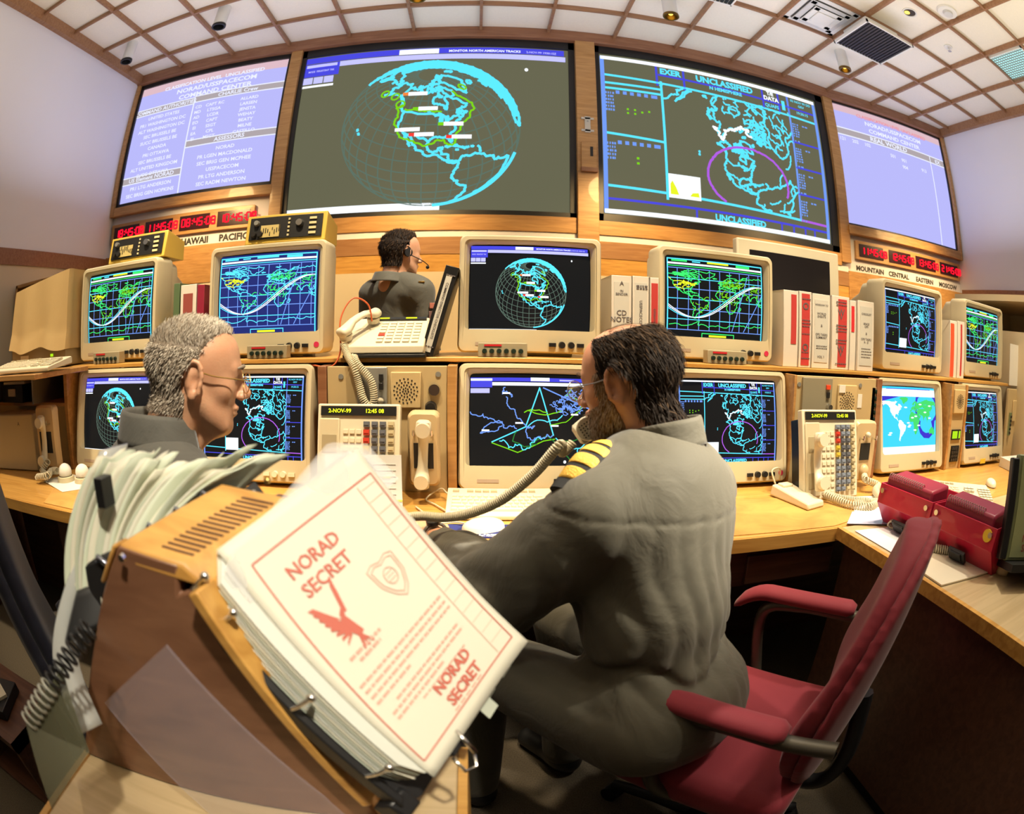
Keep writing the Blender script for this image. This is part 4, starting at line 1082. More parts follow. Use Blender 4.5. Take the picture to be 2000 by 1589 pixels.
upright_binder('widest white binder with all-white printed spine, between two red-labelled ones', 1.296, 1.390, 1.90, ZS, 1.488, M_wbind, M_label, (('WINDOW TO', .84, .011, 0), ('WORLD', .72, .013, 0), ('EVENTS', .68, .013, 0), ('&', .56, .014, 0), ('OPS TASKS', .44, .013, 0), ('SUMMARY', .40, .013, 0), ('VOL 1', .14, .014, 0)) + lines(.30, .27, s=.003))
upright_binder('white binder with two black emblems on a wide red label', 1.396, 1.495, 1.89, ZS, 1.490, M_wbind, M_red2, lines(.92, .88, .60, .56, .52, .40, .36, .08) + (('W', .74, .036, 0), ('V', .68, .03, 0), ('W', .24, .036, 0), ('V', .18, .03, 0)), lab_rect=(.34, .84, .04, .96))
upright_binder('thin white binder with a short bright red strip', 1.500, 1.535, 1.89, ZS, 1.480, M_wbind, mat('bright_red_label', (.65, .03, .04), .5), (), lab_rect=(.2, .7, .55, .92))
upright_binder('white binder with pale title sheet, last before the upper polar map monitor', 1.540, 1.640, 1.88, ZS, 1.485, M_wbind, M_label, (('CHECKLIST', .80, .012, 0), ('SPACE', .66, .013, 0), ('OPS', .62, .013, 0), ('&', .52, .014, 0), ('OPS TASKS', .44, .013, 0), ('A - Z', .40, .013, 0)) + lines(.32, .28, .24, .20, s=.003))
upright_binder('white binder with orange-red stripe left of the far right upper monitor', 2.275, 2.345, 1.90, ZS, 1.475, M_wbind, mat('orange_red_label', (.75, .10, .04), .5), (), lab_rect=(.05, .55, .02, .95))
upright_binder('white binder with thin red stripe touching the far right upper monitor', 2.352, 2.425, 1.90, ZS, 1.480, M_wbind, M_red2, (), lab_rect=(.4, .62, .05, .95))
upright_binder('dark green binder right of the upper left monitor', -1.215, -1.185, 1.93, ZS, 1.490, M_gbind)
upright_binder('white binder with a brown-red label behind the grey-haired man\'s head', -1.178, -1.100, 1.93, ZS, 1.480, M_wbind, mat('brown_red_label', (.30, .07, .06), .5), (), lab_rect=(.18, .78, .05, .88))
upright_binder('maroon binder touching the upper monitor with the blue world map', -1.095, -1.062, 1.93, ZS, 1.475, M_maroon)
t = upright_binder('black binder with pale spine leaning beside the flat desk telephone', -.045, .0, 0, 0, .31, M_black, M_label, lines(.9, .1) + (('COMMAND DIRECTOR CHECKLISTS', .5, .012, 1),), lab_rect=(.25, .70, .04, .90))
t.location = (-.176, 1.88, ZS + .004); t.rotation_euler = (0, R(15), 0)
mb = MB(); mb.bx(-.040, -.012, .02, .14, .0, .30)

# radios on top of two monitors
def radio(label, x, y, z, w, rz):
    t = thing('control_radio', label, 'radio', (x, y, z), rz, 'yellow radio control boxes')
    my = mat('mustard_case', (.72, .50, .08), .45)
    h0, h1 = .115, .085
    mb = MB(); mb.prism([(0, 0), (.20, 0), (.20, h1), (.02, h0)], 'x', -w / 2, w / 2); mb.build('case', my, t, bevel=.004)
    F = RX(-math.atan2(.02, h0))
    mb = MB(M=F); mb.box((0, -.003, h0 * .52), (w * .9, .006, h0 * .78)); fp = mb.build('front_plate', M_black, t, bevel=.001)
    mb = MB(M=F); knob(mb, w * .18, h0 * .6, .016, -.006, .016); mb.build('tuning_knob', M_chrome, t)
    for k, (a, b) in enumerate(((-.36, .7), (-.38, .3), (-.30, .3))):
        mb = MB(M=F); knob(mb, w * a, h0 * b, .012, -.006, .014); mb.build('small_knob', M_dark if k else M_grey, t)
    rr = random.Random(int(x * 100)); ky = mat('key_cream', (.7, .62, .35), .5)
    for i in range(4):
        mb = MB(M=F); mb.box((w * .34, -.008, h0 * (.25 + .17 * i)), (.028, .004, .009)); mb.build('rocker_switch', ky, t)
    for i in range(5):
        mb = MB(M=F); mb.box((w * .05, -.008, h0 * (.22 + .14 * i)), (.008, .004, .008)); mb.build('indicator', ky, t)
    mb = MB(M=F); mb.box((-w * .18, -.008, h0 * .40), (w * .24, .003, h0 * .42)); mb.build('dial_window', mat('dial_cream', (.65, .52, .2), .5), t)
    mb = MB(M=F)
    for i in range(9): mb.box((-w * .29 + i * w * .028, -.0105, h0 * .4 + rr.uniform(-.015, .015)), (.003, .002, rr.uniform(.01, .03)))
    mb.build('dial_marks', M_black, t)
radio('mustard yellow radio box on the upper left monitor', -1.47, 1.96, ZU + MH + .003, .33, R(4))
radio('mustard yellow radio box on the blue world map monitor', -.735, 1.96, ZU + MH + .003, .33, R(2))

# pale flat-fronted monitor behind
t = thing('flat_front_monitor', 'pale blank monitor standing behind the thick white binders', 'monitor', (1.41, 2.25, 1.190))
mb = MB(); mb.bx(-.30, .30, 0, .05, .07, .55)
loft(mb, [(rrect(.57, .47, .02, 0, .31), .05), (rrect(.40, .34, .03, 0, .29), .16)])
mb.build('monitor_case', M_beige2, t, bevel=.008)
mb = MB(); mb.bx(-.235, .235, -.004, .0, .14, .50); mb.build('blank_screen', mat('dead_screen', (.012, .01, .012), .3), t)
mb = MB(); mb.bx(-.12, .12, .02, .18, .0, .075); mb.build('stand', M_beige_dk, t)

# ------------------------------------------------------------------ coiled cords and cables
def helix(path, r, turns, wire, n=6, seg=9):
    P = [Vector(p) for p in path]
    # resample
    L = [0]
    for a, b in zip(P, P[1:]): L.append(L[-1] + (b - a).length)
    def at(s):
        s *= L[-1]
        for i in range(len(P) - 1):
            if s <= L[i + 1] or i == len(P) - 2:
                f = (s - L[i]) / max(1e-9, L[i + 1] - L[i]); return P[i].lerp(P[i + 1], f)
    N = turns * seg; pts = []; a = None
    for k in range(N + 1):
        s = k / N; c = at(s); d = (at(min(1, s + .01)) - at(max(0, s - .01))).normalized()
        if a is None: a = d.orthogonal().normalized()
        a = (a - d * a.dot(d)).normalized(); b = d.cross(a)
        t = 2 * PI * k / seg
        pts.append(c + r * (math.cos(t) * a + math.sin(t) * b))
    mb = MB(); mb.tube(pts, wire, n); return mb
def smooth_path(pts, n=8):
    P = [Vector(p) for p in pts]; P = [P[0]] + P + [P[-1]]; out = []
    for i in range(1, len(P) - 2):
        for k in range(n):
            t = k / n; p0, p1, p2, p3 = P[i - 1:i + 3]
            out.append(.5 * ((2 * p1) + (-p0 + p2) * t + (2 * p0 - 5 * p1 + 4 * p2 - p3) * t * t + (-p0 + 3 * p1 - 3 * p2 + p3) * t ** 3))
    return out + [P[-1]]
M_cord = mat('cream_cord', (.66, .60, .44), .45)
def coil(name, label, pts, r=.008, turns=50, wire=.0022, m=None):
    return tag(helix(smooth_path(pts), r, turns, wire).build(name, m or M_cord, smooth=180), label, 'cord')
def cable(label, pts, r=.003, m=None, name='cable'):
    mb = MB(); mb.tube(smooth_path(pts), r, 8); return tag(mb.build(name, m or M_cord, smooth=180), label, 'cable')

# ------------------------------------------------------------------ telephones
def handset_mb(mb, L=.20, mi=None, M=None, curve=.02):
    """handset along x, ear/mouth cups facing -z"""
    prof = []
    mb2 = []
    def sec(x, w, h, z):
        return [(x, w / 2 * math.cos(a) * (1 if abs(math.cos(a)) < .9 else 1), z + h / 2 * math.sin(a)) for a in np.linspace(0, 2 * PI, 17)[:-1]]
    xs = [(-L / 2, .030, .018, -.004), (-L / 2 + .006, .046, .034, -.006), (-L / 2 + .03, .050, .036, -.006), (-L / 2 + .055, .038, .026, .006), (-L * .18, .032, .022, .012), (0, .031, .021, .015), (L * .18, .032, .022, .012), (L / 2 - .055, .038, .026, .006), (L / 2 - .03, .050, .036, -.006), (L / 2 - .006, .046, .034, -.006), (L / 2, .030, .018, -.004)]
    loops = [sec(*q) for q in xs]; n = 16; vs = [p for l in loops for p in l]; fs = []
    for k in range(len(loops) - 1):
        for i in range(n): fs.append((k * n + i, k * n + (i + 1) % n, (k + 1) * n + (i + 1) % n, (k + 1) * n + i))
    fs += [tuple(range(n))[::-1], tuple(range((len(loops) - 1) * n, len(loops) * n))]
    mb.add(vs, fs, mi, M)
    for s in (-1, 1):
        mb.cyl((s * (L / 2 - .028), 0, -.018), (s * (L / 2 - .028), 0, -.036), .024, .022, n=20, mi=mi, M=M)
def handset(name, parent, M, m, label=None, L=.20):
    mb = MB(); handset_mb(mb, L, M=M); o = mb.build(name, m, parent, smooth=50)
    return o
KEYC = {'r': mat('key_red', (.55, .05, .03), .4), 'y': mat('key_yellow', (.62, .48, .06), .4), 'd': mat('key_grey', (.13, .14, .17), .4), 't': mat('key_tan', (.55, .48, .30), .4), 'b': mat('key_blue_grey', (.22, .26, .34), .4)}
def turret(label, x, y, rows, cols, hand):
    W, H = .265, .315
    t = thing('telephone_console', label, 'telephone', (x, y, DZ + .002), (0, 0, 0), 'many-key telephone consoles')
    B = RX(-R(14))
    mb = MB(M=B); mb.bx(-W / 2, W / 2, 0, .035, 0, H); mb.build('console_case', M_beige2, t, bevel=.005)
    mb = MB(M=B); mb.bx(-W / 2 + .01, W / 2 - .01, .035, .10, .03, H - .03); mb.build('rear_case', M_black, t, bevel=.004)
    mb = MB(M=B); mb.bx(-W / 2 + .012, W / 2 - .012, -.006, .0, H - .036, H - .008); dp = mb.build('display_strip', M_black, t)
    mb = MB(M=B)
    add_text(mb, '2-NOV-99', -W * .22, H - .028, .017, y=-.0075, bold=.03); mb.build('display_date', glow('yellow_vfd', (235, 240, 40), 1.4), dp, smooth=0)
    mb = MB(M=B)
    add_text(mb, '12:45 08', W * .20, H - .028, .017, y=-.0075, bold=.03); mb.build('display_time', glow('yellow_vfd', (235, 240, 40), 1.4), dp, smooth=0)
    mb = MB(M=B); mb.bx(-W / 2 + .008, -W / 2 + .075, -.008, .0, .012, H - .045); cr = mb.build('handset_cradle', mat('cradle_tan', (.62, .55, .38), .4), t, bevel=.004)
    mb = MB(M=B)
    for z in (H * .62, H * .22): mb.bx(-W / 2 + .018, -W / 2 + .066, -.010, -.0075, z - .03, z + .025)
    mb.build('cradle_recess', mat('recess_tan', (.38, .32, .20), .5), cr, bevel=.003)
    mb = MB(M=B)
    for i in range(3):
        for j in range(9): mb.bx(-W / 2 + .086 + i * .021, -W / 2 + .102 + i * .021, -.004, 0, .015 + j * .026, .029 + j * .026)
    tag(mb.build('dial_keys', M_beige2, t, bevel=.001), kind=None)
    for j in range(10):
        for i in range(4):
            c = cols[j][i]
            mb = MB(M=B @ T3(W / 2 - .104 + i * .0255, -.0045, H - .062 - j * .0245)); mb.box((0, 0, 0), (.019, .009, .016)); mb.box((0, -.005, 0), (.014, .003, .006))
            mb.build('line_key', KEYC[c], t)
    if hand:
        Mh = B @ T3(-W / 2 + .042, -.046, H * .42) @ RY(PI / 2) @ RX(-PI / 2)
        handset('handset', t, Mh, M_beige2)
        mb = MB(M=B); 
    return t
colA = ['dddt', 'rddt', 'rddt', 'yddt', 'yddt', 'yddt', 'dddt', 'dddt', 'dddt', 'dddt']
colB = ['bbbt', 'rbbt', 'rddt', 'yddt', 'yddt', 'bbdt', 'bbdt', 'bbbt', 'bbbt', 'bbtt']
turret('telephone console with empty handset cradle, standing in front of the tan intercom panel', -.368, 1.60, 10, colA, False)
turret('telephone console with its handset in place, right of the bearded man', 1.222, 1.565, 10, colB, True)

def wall_phone(label, x, y, z, hand, w=.10, h=.235, rz=0, tone=None):
    t = thing('wall_telephone', label, 'telephone', (x, y, z), (0, 0, rz), 'tan upright telephones')
    m = tone or mat('phone_tan', (.66, .50, .28), .35)
    mb = MB()
    loft(mb, [(rrect(w, h, .02, 0, h / 2), 0), (rrect(w, h, .02, 0, h / 2), -.035), (rrect(w - .016, h - .016, .016, 0, h / 2), -.045)], cap1=True); mb.build('phone_base', m, t, smooth=40)
    for s in (-1, 1):
        mb = MB(); mb.tube([(s * w * .28, -.045, h * .72), (s * w * .28, -.075, h * .72), (s * w * .28, -.075, h * .78)], .004); mb.build('hook', M_chrome, t)
    if hand:
        handset('handset', t, T3(0, -.075, h * .46) @ RY(PI / 2 + R(3)) @ RX(-PI / 2), M_beige2 if not tone else tone, L=.215)
        mb = MB(); mb.box((0, -.0465, h * .42), (w * .62, .002, h * .34)); mb.build('dial_window', M_black, t)
    else:
        mb = MB(); mb.box((0, -.047, h * .5), (w * .42, .003, h * .28)); mb.build('dial_window', M_black, t)
        mb = MB(); mb.ball((w * .05, -.05, h * .17), (.024, .02, .028)); mb.build('mouth_cup', m, t)
        mb = MB(); mb.ball((w * .02, -.055, h * .78), .012); mb.build('hook_button', M_beige2, t)
wall_phone('tan upright telephone with handset on the panel left of the Caribbean map monitor', -.170, 1.755, .795, True)
wall_phone('tan upright telephone without handset, right of the key telephone', 1.455, 1.72, .775, False, .125, .235)
wall_phone('tan upright telephone behind the trackballs at far left', -1.84, 1.70, .78, True, .13, .26, R(10))
t = thing('beige_box', 'beige equipment box at far left beside the upright telephone', 'box', (-2.13, 1.72, DZ + .002), R(12))
mb = MB(); mb.bx(-.16, .16, -.08, .08, 0, .25); mb.build('case', M_beige, t, bevel=.006)
mb = MB(); add_text(mb, 'A', .05, .20, .025, y=-.081); mb.build('small_mark', M_ink, t, smooth=0)

# flat desk phone on top of the shelf
t = thing('desk_telephone', 'cream desk telephone lying on the shelf with its handset askew', 'telephone', (-.315, 1.83, ZS + .012))
mb = MB(); mb.prism([(0, 0), (.22, 0), (.22, .115), (.20, .12), (0, .028)], 'x', -.135, .135); mb.build('phone_body', M_beige2, t, bevel=.005)
mb = MB(); mb.bx(-.14, .14, -.01, .23, -.012, -.001); mb.build('black_tray', M_black, t, bevel=.002)
B = T3(0, 0, .0) @ T3(0, 0, .029) @ RX(math.atan2(.092, .20))
mb = MB(M=B)
mb.bx(-.05, .125, .195, .212, .001, .007); mb.build('display_strip', M_black, t)
mb = MB(M=B); mb.bx(-.045, -.01, .199, .206, .007, .009); mb.bx(.05, .09, .199, .206, .007, .009); mb.build('display_digits', glow('yellow_vfd', (235, 240, 40), 1.4), t)
for j in range(7):
    for i in range(5):
        mb = MB(M=B); mb.bx(-.03 + i * .03, -.008 + i * .03, .018 + j * .024, .034 + j * .024, 0, .005); mb.build('phone_key', M_beige2 if (i, j) != (0, 2) else KEYC['r'], t)
handset('handset', t, B @ T3(-.10, .10, .045) @ RZ(R(62)), M_beige2, L=.21)
coil('coiled_cord', 'cream coiled cord hanging from the flat desk telephone over the intercom', [(-.455, 1.84, 1.235), (-.435, 1.81, 1.20), (-.40, 1.765, 1.16), (-.385, 1.765, 1.11), (-.37, 1.762, 1.06), (-.35, 1.765, 1.035), (-.335, 1.762, 1.06), (-.345, 1.762, 1.12), (-.39, 1.77, 1.17), (-.41, 1.80, 1.195)], .011, 70, .0025)
cable('thin red cable looping up behind the flat desk telephone', [(-.58, 1.87, 1.165), (-.50, 1.84, 1.16), (-.47, 1.85, 1.21), (-.475, 1.87, 1.32), (-.44, 1.9, 1.39), (-.39, 1.92, 1.37), (-.375, 1.93, 1.31)], .003, mat('orange_red_cable', (.60, .12, .04), .4))

# ------------------------------------------------------------------ keyboards, mice, pads, papers
def keyboard(label, loc, rz, W=.46, D=.19, pitch=R(5)):
    t = thing('keyboard', label, 'keyboard', loc, rz, 'cream computer keyboards')
    B = RX(pitch)
    mb = MB(M=B); mb.prism([(0, 0), (D, 0), (D, .024), (D * .96, .028), (.004, .016), (0, .012)], 'x', -W / 2, W / 2); mb.build('keyboard_case', M_beige2, t, bevel=.003)
    rows = [(.022, [1, 1.2, 1, 6.5, 1, 1.2, 1]), (.042, [2.2] + [1] * 10 + [2.4]), (.062, [1.7] + [1] * 11 + [1.9]), (.082, [1.5] + [1] * 12 + [1.3]), (.102, [1] * 13 + [1.8]), (.136, [1, 0, 1, 1, 1, 1, 0, 1, 1, 1, 1, .0])]
    km = mat('key_cream2', (.78, .72, .56), .45); kd = mat('key_shade', (.50, .44, .30), .5)
    x1 = W * .64
    keys = MB(M=B); dk = MB(M=B); n = 0
    for yy, ws in rows:
        x = -W / 2 + .014; u = (x1 - .02) / sum(w if w else .8 for w in ws)
        for w in ws:
            if w:
                zz = .014 + yy / D * .012
                tgt = MB(M=B @ T3(x + u * w / 2, yy * D / .17 + .006, zz)); a, b = u * w / 2 - .0012, .0082
                tgt.hexa([(-a, -b, 0), (a, -b, 0), (a, b, 0), (-a, b, 0)], [(-a + .002, -b + .002, .009), (a - .002, -b + .002, .009), (a - .002, b - .001, .009), (-a + .002, b - .001, .009)])
                keys.v and None
                o = tgt.build('key', km if (yy < .12 and w < 1.5) else kd if yy > .12 else km, t, smooth=0); n += 1
            x += u * (w if w else .8)
    pad = MB(M=B)
    for k, (gx, nx) in enumerate(((W * .16 + .012, 3), (W * .32 + .012, 4))):
        for j in range(5):
            if k == 0 and j in (2,): continue
            mb = MB(M=B @ T3(gx, 0, .015 + .02 * j / 8)); w = nx * .0175
            for i in range(nx): mb.bx(i * .0175, i * .0175 + .015, .02 + j * .021, .037 + j * .021, 0, .009)
            mb.build('key_row', km, t, smooth=0)
    return t
kb = keyboard('cream keyboard in front of the Caribbean map monitor', (.135, 1.515, DZ + .003), 0)
k2 = dup(kb, 'cream keyboard turned at an angle behind the red binder rack', (1.715, 1.33, DZ + .003), R(-38))
k3 = dup(kb, 'cream keyboard on the raised ledge at far left under the covered monitor', (-1.86, 1.50, 1.192), R(4))
def mouse(label, loc, rz, s=1.):
    t = thing('mouse', label, 'mouse', loc, rz)
    mb = MB(); mb.grid(lambda u, v: (.030 * s * math.cos(2 * PI * u) * math.sin(PI * v / 2 + .001) * (1.0), .055 * s * math.sin(2 * PI * u) * math.sin(PI * v / 2 + .001), .030 * s * math.cos(PI * v / 2) ** .7), 24, 8, closed_u=True); mb.build('mouse_shell', M_beige2, t, smooth=180)
    mb = MB(); mb.bx(-.001, .001, .015, .05, .012 * s, .024 * s); mb.build('button_gap', M_beige_dk, t)
mouse('cream mouse on the blue pad in front of the middle keyboard', (.012, 1.43, DZ + .006), R(-70), 1.1)
mouse('cream mouse at far right beyond the angled keyboard', (2.22, 1.44, DZ + .004), R(-40))
t = thing('mouse_pad', 'dark blue mouse pad with white lettering in front of the middle keyboard', 'mouse pad', (.005, 1.425, DZ + .001))
mb = MB(); loft(mb, [(rrect(.21, .10, .03, 0, 0), 0), (rrect(.21, .10, .03, 0, 0), .004)])
mb.v = [(a, c, b) for a, b, c in mb.v]; mb.build('pad', mat('navy_pad', (.015, .025, .16), .7), t)
mb = MB(); add_text(mb, 'Data', .02, -.040, .022, bold=.02, wide=1.2); add_text(mb, 'Systems Management', .02, -.048, .008)
mb.v = [(a, c, .0046) for a, b, c in mb.v]; mb.build('pad_lettering', M_white, t, smooth=0)
def sheet(name, label, cat, pts, z, m, th=.0015, group=None):
    mb = MB(); mb.prism([p for p in pts], 'z', z, z + th); return tag(mb.build(name, m, smooth=0), label, cat, group)
M_pad = wood('tan_desk_blotter', (.46, .24, .06), (.64, .36, .10), .55, scale=(2, 3, 3), coat=0)
M_padl = mat('blotter_edge', (.7, .55, .3), .6)
sheet('desk_blotter', 'tan desk blotter curling at the edge, right of the bearded man', 'desk blotter', [(.50, 1.32), (1.05, 1.305), (1.25, 1.36), (1.22, 1.50), (1.12, 1.62), (.62, 1.65), (.50, 1.64)], DZ + .0008, M_pad)
sheet('desk_blotter', 'tan desk blotter at the left end of the desk under the trackballs', 'desk blotter', [(-1.54, 1.32), (-1.10, 1.31), (-1.05, 1.64), (-1.55, 1.71), (-1.70, 1.60)], DZ + .0008, M_pad)
# trackballs on a white card
sheet('white_card', 'white card under two white balls at the left end of the desk', 'card', [(-1.80, 1.56), (-1.55, 1.46), (-1.42, 1.60), (-1.70, 1.70)], DZ + .003, M_white)
for (x, y, lb) in ((-1.655, 1.60, 'left white trackball on the card at the left end of the desk'), (-1.555, 1.62, 'right white trackball on the card at the left end of the desk')):
    t = thing('trackball', lb, 'trackball', (x, y, DZ + .005)); mb = MB(); mb.ball((0, 0, .036), .034, 20, 14); mb.build('ball', M_white, t, smooth=180)
    mb = MB(); mb.lathe([(0, 0), (.045, 0), (.042, .018), (.034, .02)], 20); mb.build('ball_base', M_beige, t)
coil('coiled_cord', 'tangled cream coiled cord beside the trackballs at far left', [(-1.83, 1.62, .80), (-1.78, 1.60, .82), (-1.80, 1.57, .79), (-1.74, 1.55, .775), (-1.79, 1.52, .775), (-1.72, 1.53, .785), (-1.76, 1.60, .785), (-1.71, 1.60, .79)], .013, 46, .003)
# white wedge device
t = thing('desk_ringer', 'white wedge-shaped desk unit on the blotter right of the bearded man', 'desk unit', (1.06, 1.575, DZ + .003), R(12))
mb = MB(); mb.hexa([(-.042, -.11, 0), (.055, -.10, 0), (.055, .10, 0), (-.042, .10, 0)], [(-.040, -.105, .022), (.052, -.095, .022), (.050, .095, .040), (-.038, .095, .040)]); mb.build('ringer_case', M_beige2, t, bevel=.006)
mb = MB(); mb.bx(-.02, .03, .05, .085, .034, .046); mb.build('ringer_ridge', M_beige2, t, bevel=.004)
cable('white lead looping from the back of the wedge-shaped desk unit', [(1.03, 1.68, .785), (1.02, 1.70, .83), (1.06, 1.71, .835), (1.07, 1.72, .79)], .0035)
coil('coiled_cord', 'cream coiled cord running from the key telephone across papers', [(1.17, 1.55, .775), (1.19, 1.50, .77), (1.22, 1.44, .765), (1.28, 1.40, .765), (1.33, 1.42, .765)], .012, 26, .003)
coil('coiled_cord', 'straighter cream coiled cord beside the wedge-shaped desk unit', [(1.18, 1.58, .775), (1.24, 1.52, .765), (1.33, 1.46, .765), (1.36, 1.41, .77)], .010, 36, .003)
coil('coiled_cord', 'tangled cream cord under the tan telephone with no handset', [(1.46, 1.66, .80), (1.42, 1.60, .80), (1.48, 1.58, .78), (1.43, 1.54, .775), (1.40, 1.48, .77), (1.36, 1.38, .77), (1.30, 1.26, .768), (1.22, 1.20, .768)], .012, 60, .0032)
sheet('paper_sheet', 'white paper sheet under the cords right of the key telephone', 'paper', [(1.21, 1.40), (1.48, 1.28), (1.62, 1.50), (1.33, 1.56)], DZ + .002, M_white)
sheet('paper_sheet', 'glossy bluish paper at the inner corner of the two desks', 'paper', [(1.10, 1.30), (1.30, 1.22), (1.42, 1.30), (1.20, 1.40)], DZ + .0045, mat('bluish_paper', (.45, .48, .72), .3))
sheet('paper_sheet', 'white paper on the return desk behind the red chair back', 'paper', [(1.09, 1.24), (1.09, 1.02), (1.25, 1.02), (1.28, 1.22)], DZ + .002, mat('lilac_paper', (.66, .64, .74), .5))
sheet('paper_pad', 'cream paper pad on the return desk beside the coiled cord', 'paper', [(1.085, .985), (1.075, .79), (1.30, .76), (1.33, 1.0)], DZ + .002, mat('cream_paper', (.74, .66, .50), .6), .004)
coil('coiled_cord', 'cream coiled cord on the return desk in front of the red binder rack', [(1.19, 1.06, .770), (1.22, .98, .768), (1.27, .92, .768), (1.30, .86, .768), (1.33, .80, .768), (1.345, .745, .775)], .011, 46, .003)
t = thing('loose_handset', 'tan telephone handset standing at the right edge of the return desk', 'handset', (1.355, .735, DZ + .003))
handset('handset_body', t, T3(0, 0, .075) @ RZ(R(20)) @ RY(-R(70)), mat('phone_tan', (.66, .50, .28), .35), L=.17)
cable('thin white cable curling left of the middle keyboard', [(-.19, 1.62, .756), (-.13, 1.52, .757), (-.09, 1.56, .757), (-.13, 1.64, .757), (-.165, 1.70, .757), (-.12, 1.74, .78), (-.09, 1.70, .775), (-.02, 1.715, .78)], .0028)
cable('thin white mouse lead on the desk beside the blue pad', [(-.22, 1.50, .756), (-.13, 1.47, .757), (-.06, 1.47, .762), (-.02, 1.435, .765)], .0025)

# return desk
t = thing('return_desk', 'return desk on the right with honey edge and dark side panel', 'desk', (1.06, .45, 0))
mb = MB(M=T3(-1.06, -.45, 0)); mb.bx(1.062, 2.35, -.45, 1.292, DZ - .03, DZ); mb.build('desk_top', wood('pale_maple', (.50, .37, .20), (.62, .47, .27), .35, coat=.4), t, bevel=.003)
mb = MB(M=T3(-1.06, -.45, 0)); mb.bx(1.055, 1.072, -.45, 1.292, DZ - .036, DZ + .001); mb.build('edge_band', M_oak2, t)
mb = MB(M=T3(-1.06, -.45, 0)); mb.bx(1.10, 1.13, -.45, 1.29, 0.06, DZ - .031); mb.build('side_panel', M_dkwood, t)
mb = MB(M=T3(-1.06, -.45, 0)); mb.bx(1.14, 2.3, -.43, -.40, 0, DZ - .031); mb.build('end_panel', M_dkwood, t)
mb = MB(M=T3(-1.06, -.45, 0)); mb.bx(1.125, 1.20, -.45, 1.29, 0, .06); mb.build('plinth', M_dark, t)

# red binder rack
t = thing('red_binder_rack', 'red metal rack holding dark spiral binders on the return desk', 'binder rack', (1.30, 1.0, DZ + .002))
M_rk = mat('red_enamel', (.50, .015, .05), .28, coat=.3)
# runs from (1.30,1.26) to (1.34,.75)
A = Matrix.Rotation(math.atan2(.51, -.04), 4, 'Z')   # local x along the rack (towards +Y)
for k, (a, b) in enumerate(((-.255, .02), (.028, .275))):
    mb = MB(M=A)
    # open-topped V trough section, side facing -X (local +y is -X world)
    mb.prism([(.030, .0), (.085, .075), (.078, .135), (.073, .135), (.079, .077), (.024, .004)], 'x', a, b)
    mb.prism([(-.06, 0), (.03, 0), (.03, .004), (-.06, .004)], 'x', a, b)
    mb.prism([(-.06, 0), (-.10, .14), (-.095, .14), (-.055, .0)], 'x', a, b)
    for q in (a, b - .003): mb.prism([(-.06, 0), (.03, 0), (.084, .077), (.077, .135), (-.10, .135)], 'x', q, q + .003)
    mb.build('trough', M_rk, t, bevel=.0015)
    mb = MB(M=A)
    for q in (a + .02, b - .02): mb.cyl((q, .080, .115), (q, .090, .116), .008, n=12)
    mb.build('rivets', M_chrome, t)
    mb = MB(M=A @ T3((a + b) / 2, .075, .025) @ RX(-R(35))); mb.box((0, 0, 0), (.07, .012, .04)); mb.box((.0, .008, .005), (.045, .006, .028)); mb.build('label_holder', M_black, t, bevel=.002)
mb = MB(M=A); mb.cyl((-.225, .083, .112), (-.225, .090, .113), .017, n=20); mb.build('yellow_dot', mat('yellow_dot', (.85, .55, .03), .5), t)
for k in range(2):
    q = -.235 + k * .275
    tb = thing('spiral_binder', 'maroon spiral binder in the %s half of the red rack' % ('near' if k == 0 else 'far'), 'binder', (1.30, 1.0, DZ + .002), 0, 'maroon spiral binders in the red rack')
    mb = MB(M=A); mb.prism([(-.045, .010), (.02, .010), (.066, .085), (.060, .158), (-.04, .168)], 'x', q + .01, q + .225); mb.build('binder_block', M_maroon, tb, bevel=.008)
    for j in range(17):
        mb = MB(M=A); mb.tube([(q + .06 + j * .0095, .055 + .010 * math.cos(w), .158 + .010 * math.sin(w)) for w in np.linspace(0, 2 * PI, 9)[:-1]], .0018, 5, closed=True); mb.build('spiral_ring', mat('rosy_metal', (.5, .3, .3), .3, .6), tb)

# green binder at right edge
t = thing('green_secret_binder', 'green binder marked NORAD SECRET cut by the right picture edge', 'binder', (1.28, .70, DZ))
Bq = T3(0, 0, .058) @ RZ(R(-33)) @ RX(R(-12))
M_gp = mat('green_sheet', (.32, .36, .18), .5)
mb = MB(M=Bq); mb.bx(.0, .24, 0, .03, .0, .27); mb.build('binder_cover', mat('dull_green_vinyl', (.22, .25, .13), .5), t, bevel=.004)
mb = MB(M=Bq); mb.bx(.012, .235, -.004, .0, .01, .262); mb.build('green_sheet', M_gp, t)
mb = MB(M=Bq)
add_text(mb, 'NORAD', .10, .215, .03, y=-.005, bold=.02); add_text(mb, 'SECRET', .10, .185, .03, y=-.005, bold=.02); add_text(mb, 'NORAD', .10, .05, .026, y=-.005, bold=.02); add_text(mb, 'SECRET', .10, .025, .026, y=-.005, bold=.02)
mb.build('sheet_print', mat('brown_red_ink', (.28, .07, .05), .6), t, smooth=0)
mb = MB(M=Bq); mb.bx(-.03, -.002, -.01, .02, .005, .26); mb.build('ring_spine', M_black, t, bevel=.004)
mb = MB(M=Bq); mb.bx(.0, .24, -.07, .16, -.020, -.0); mb.build('easel_foot', M_black, t)

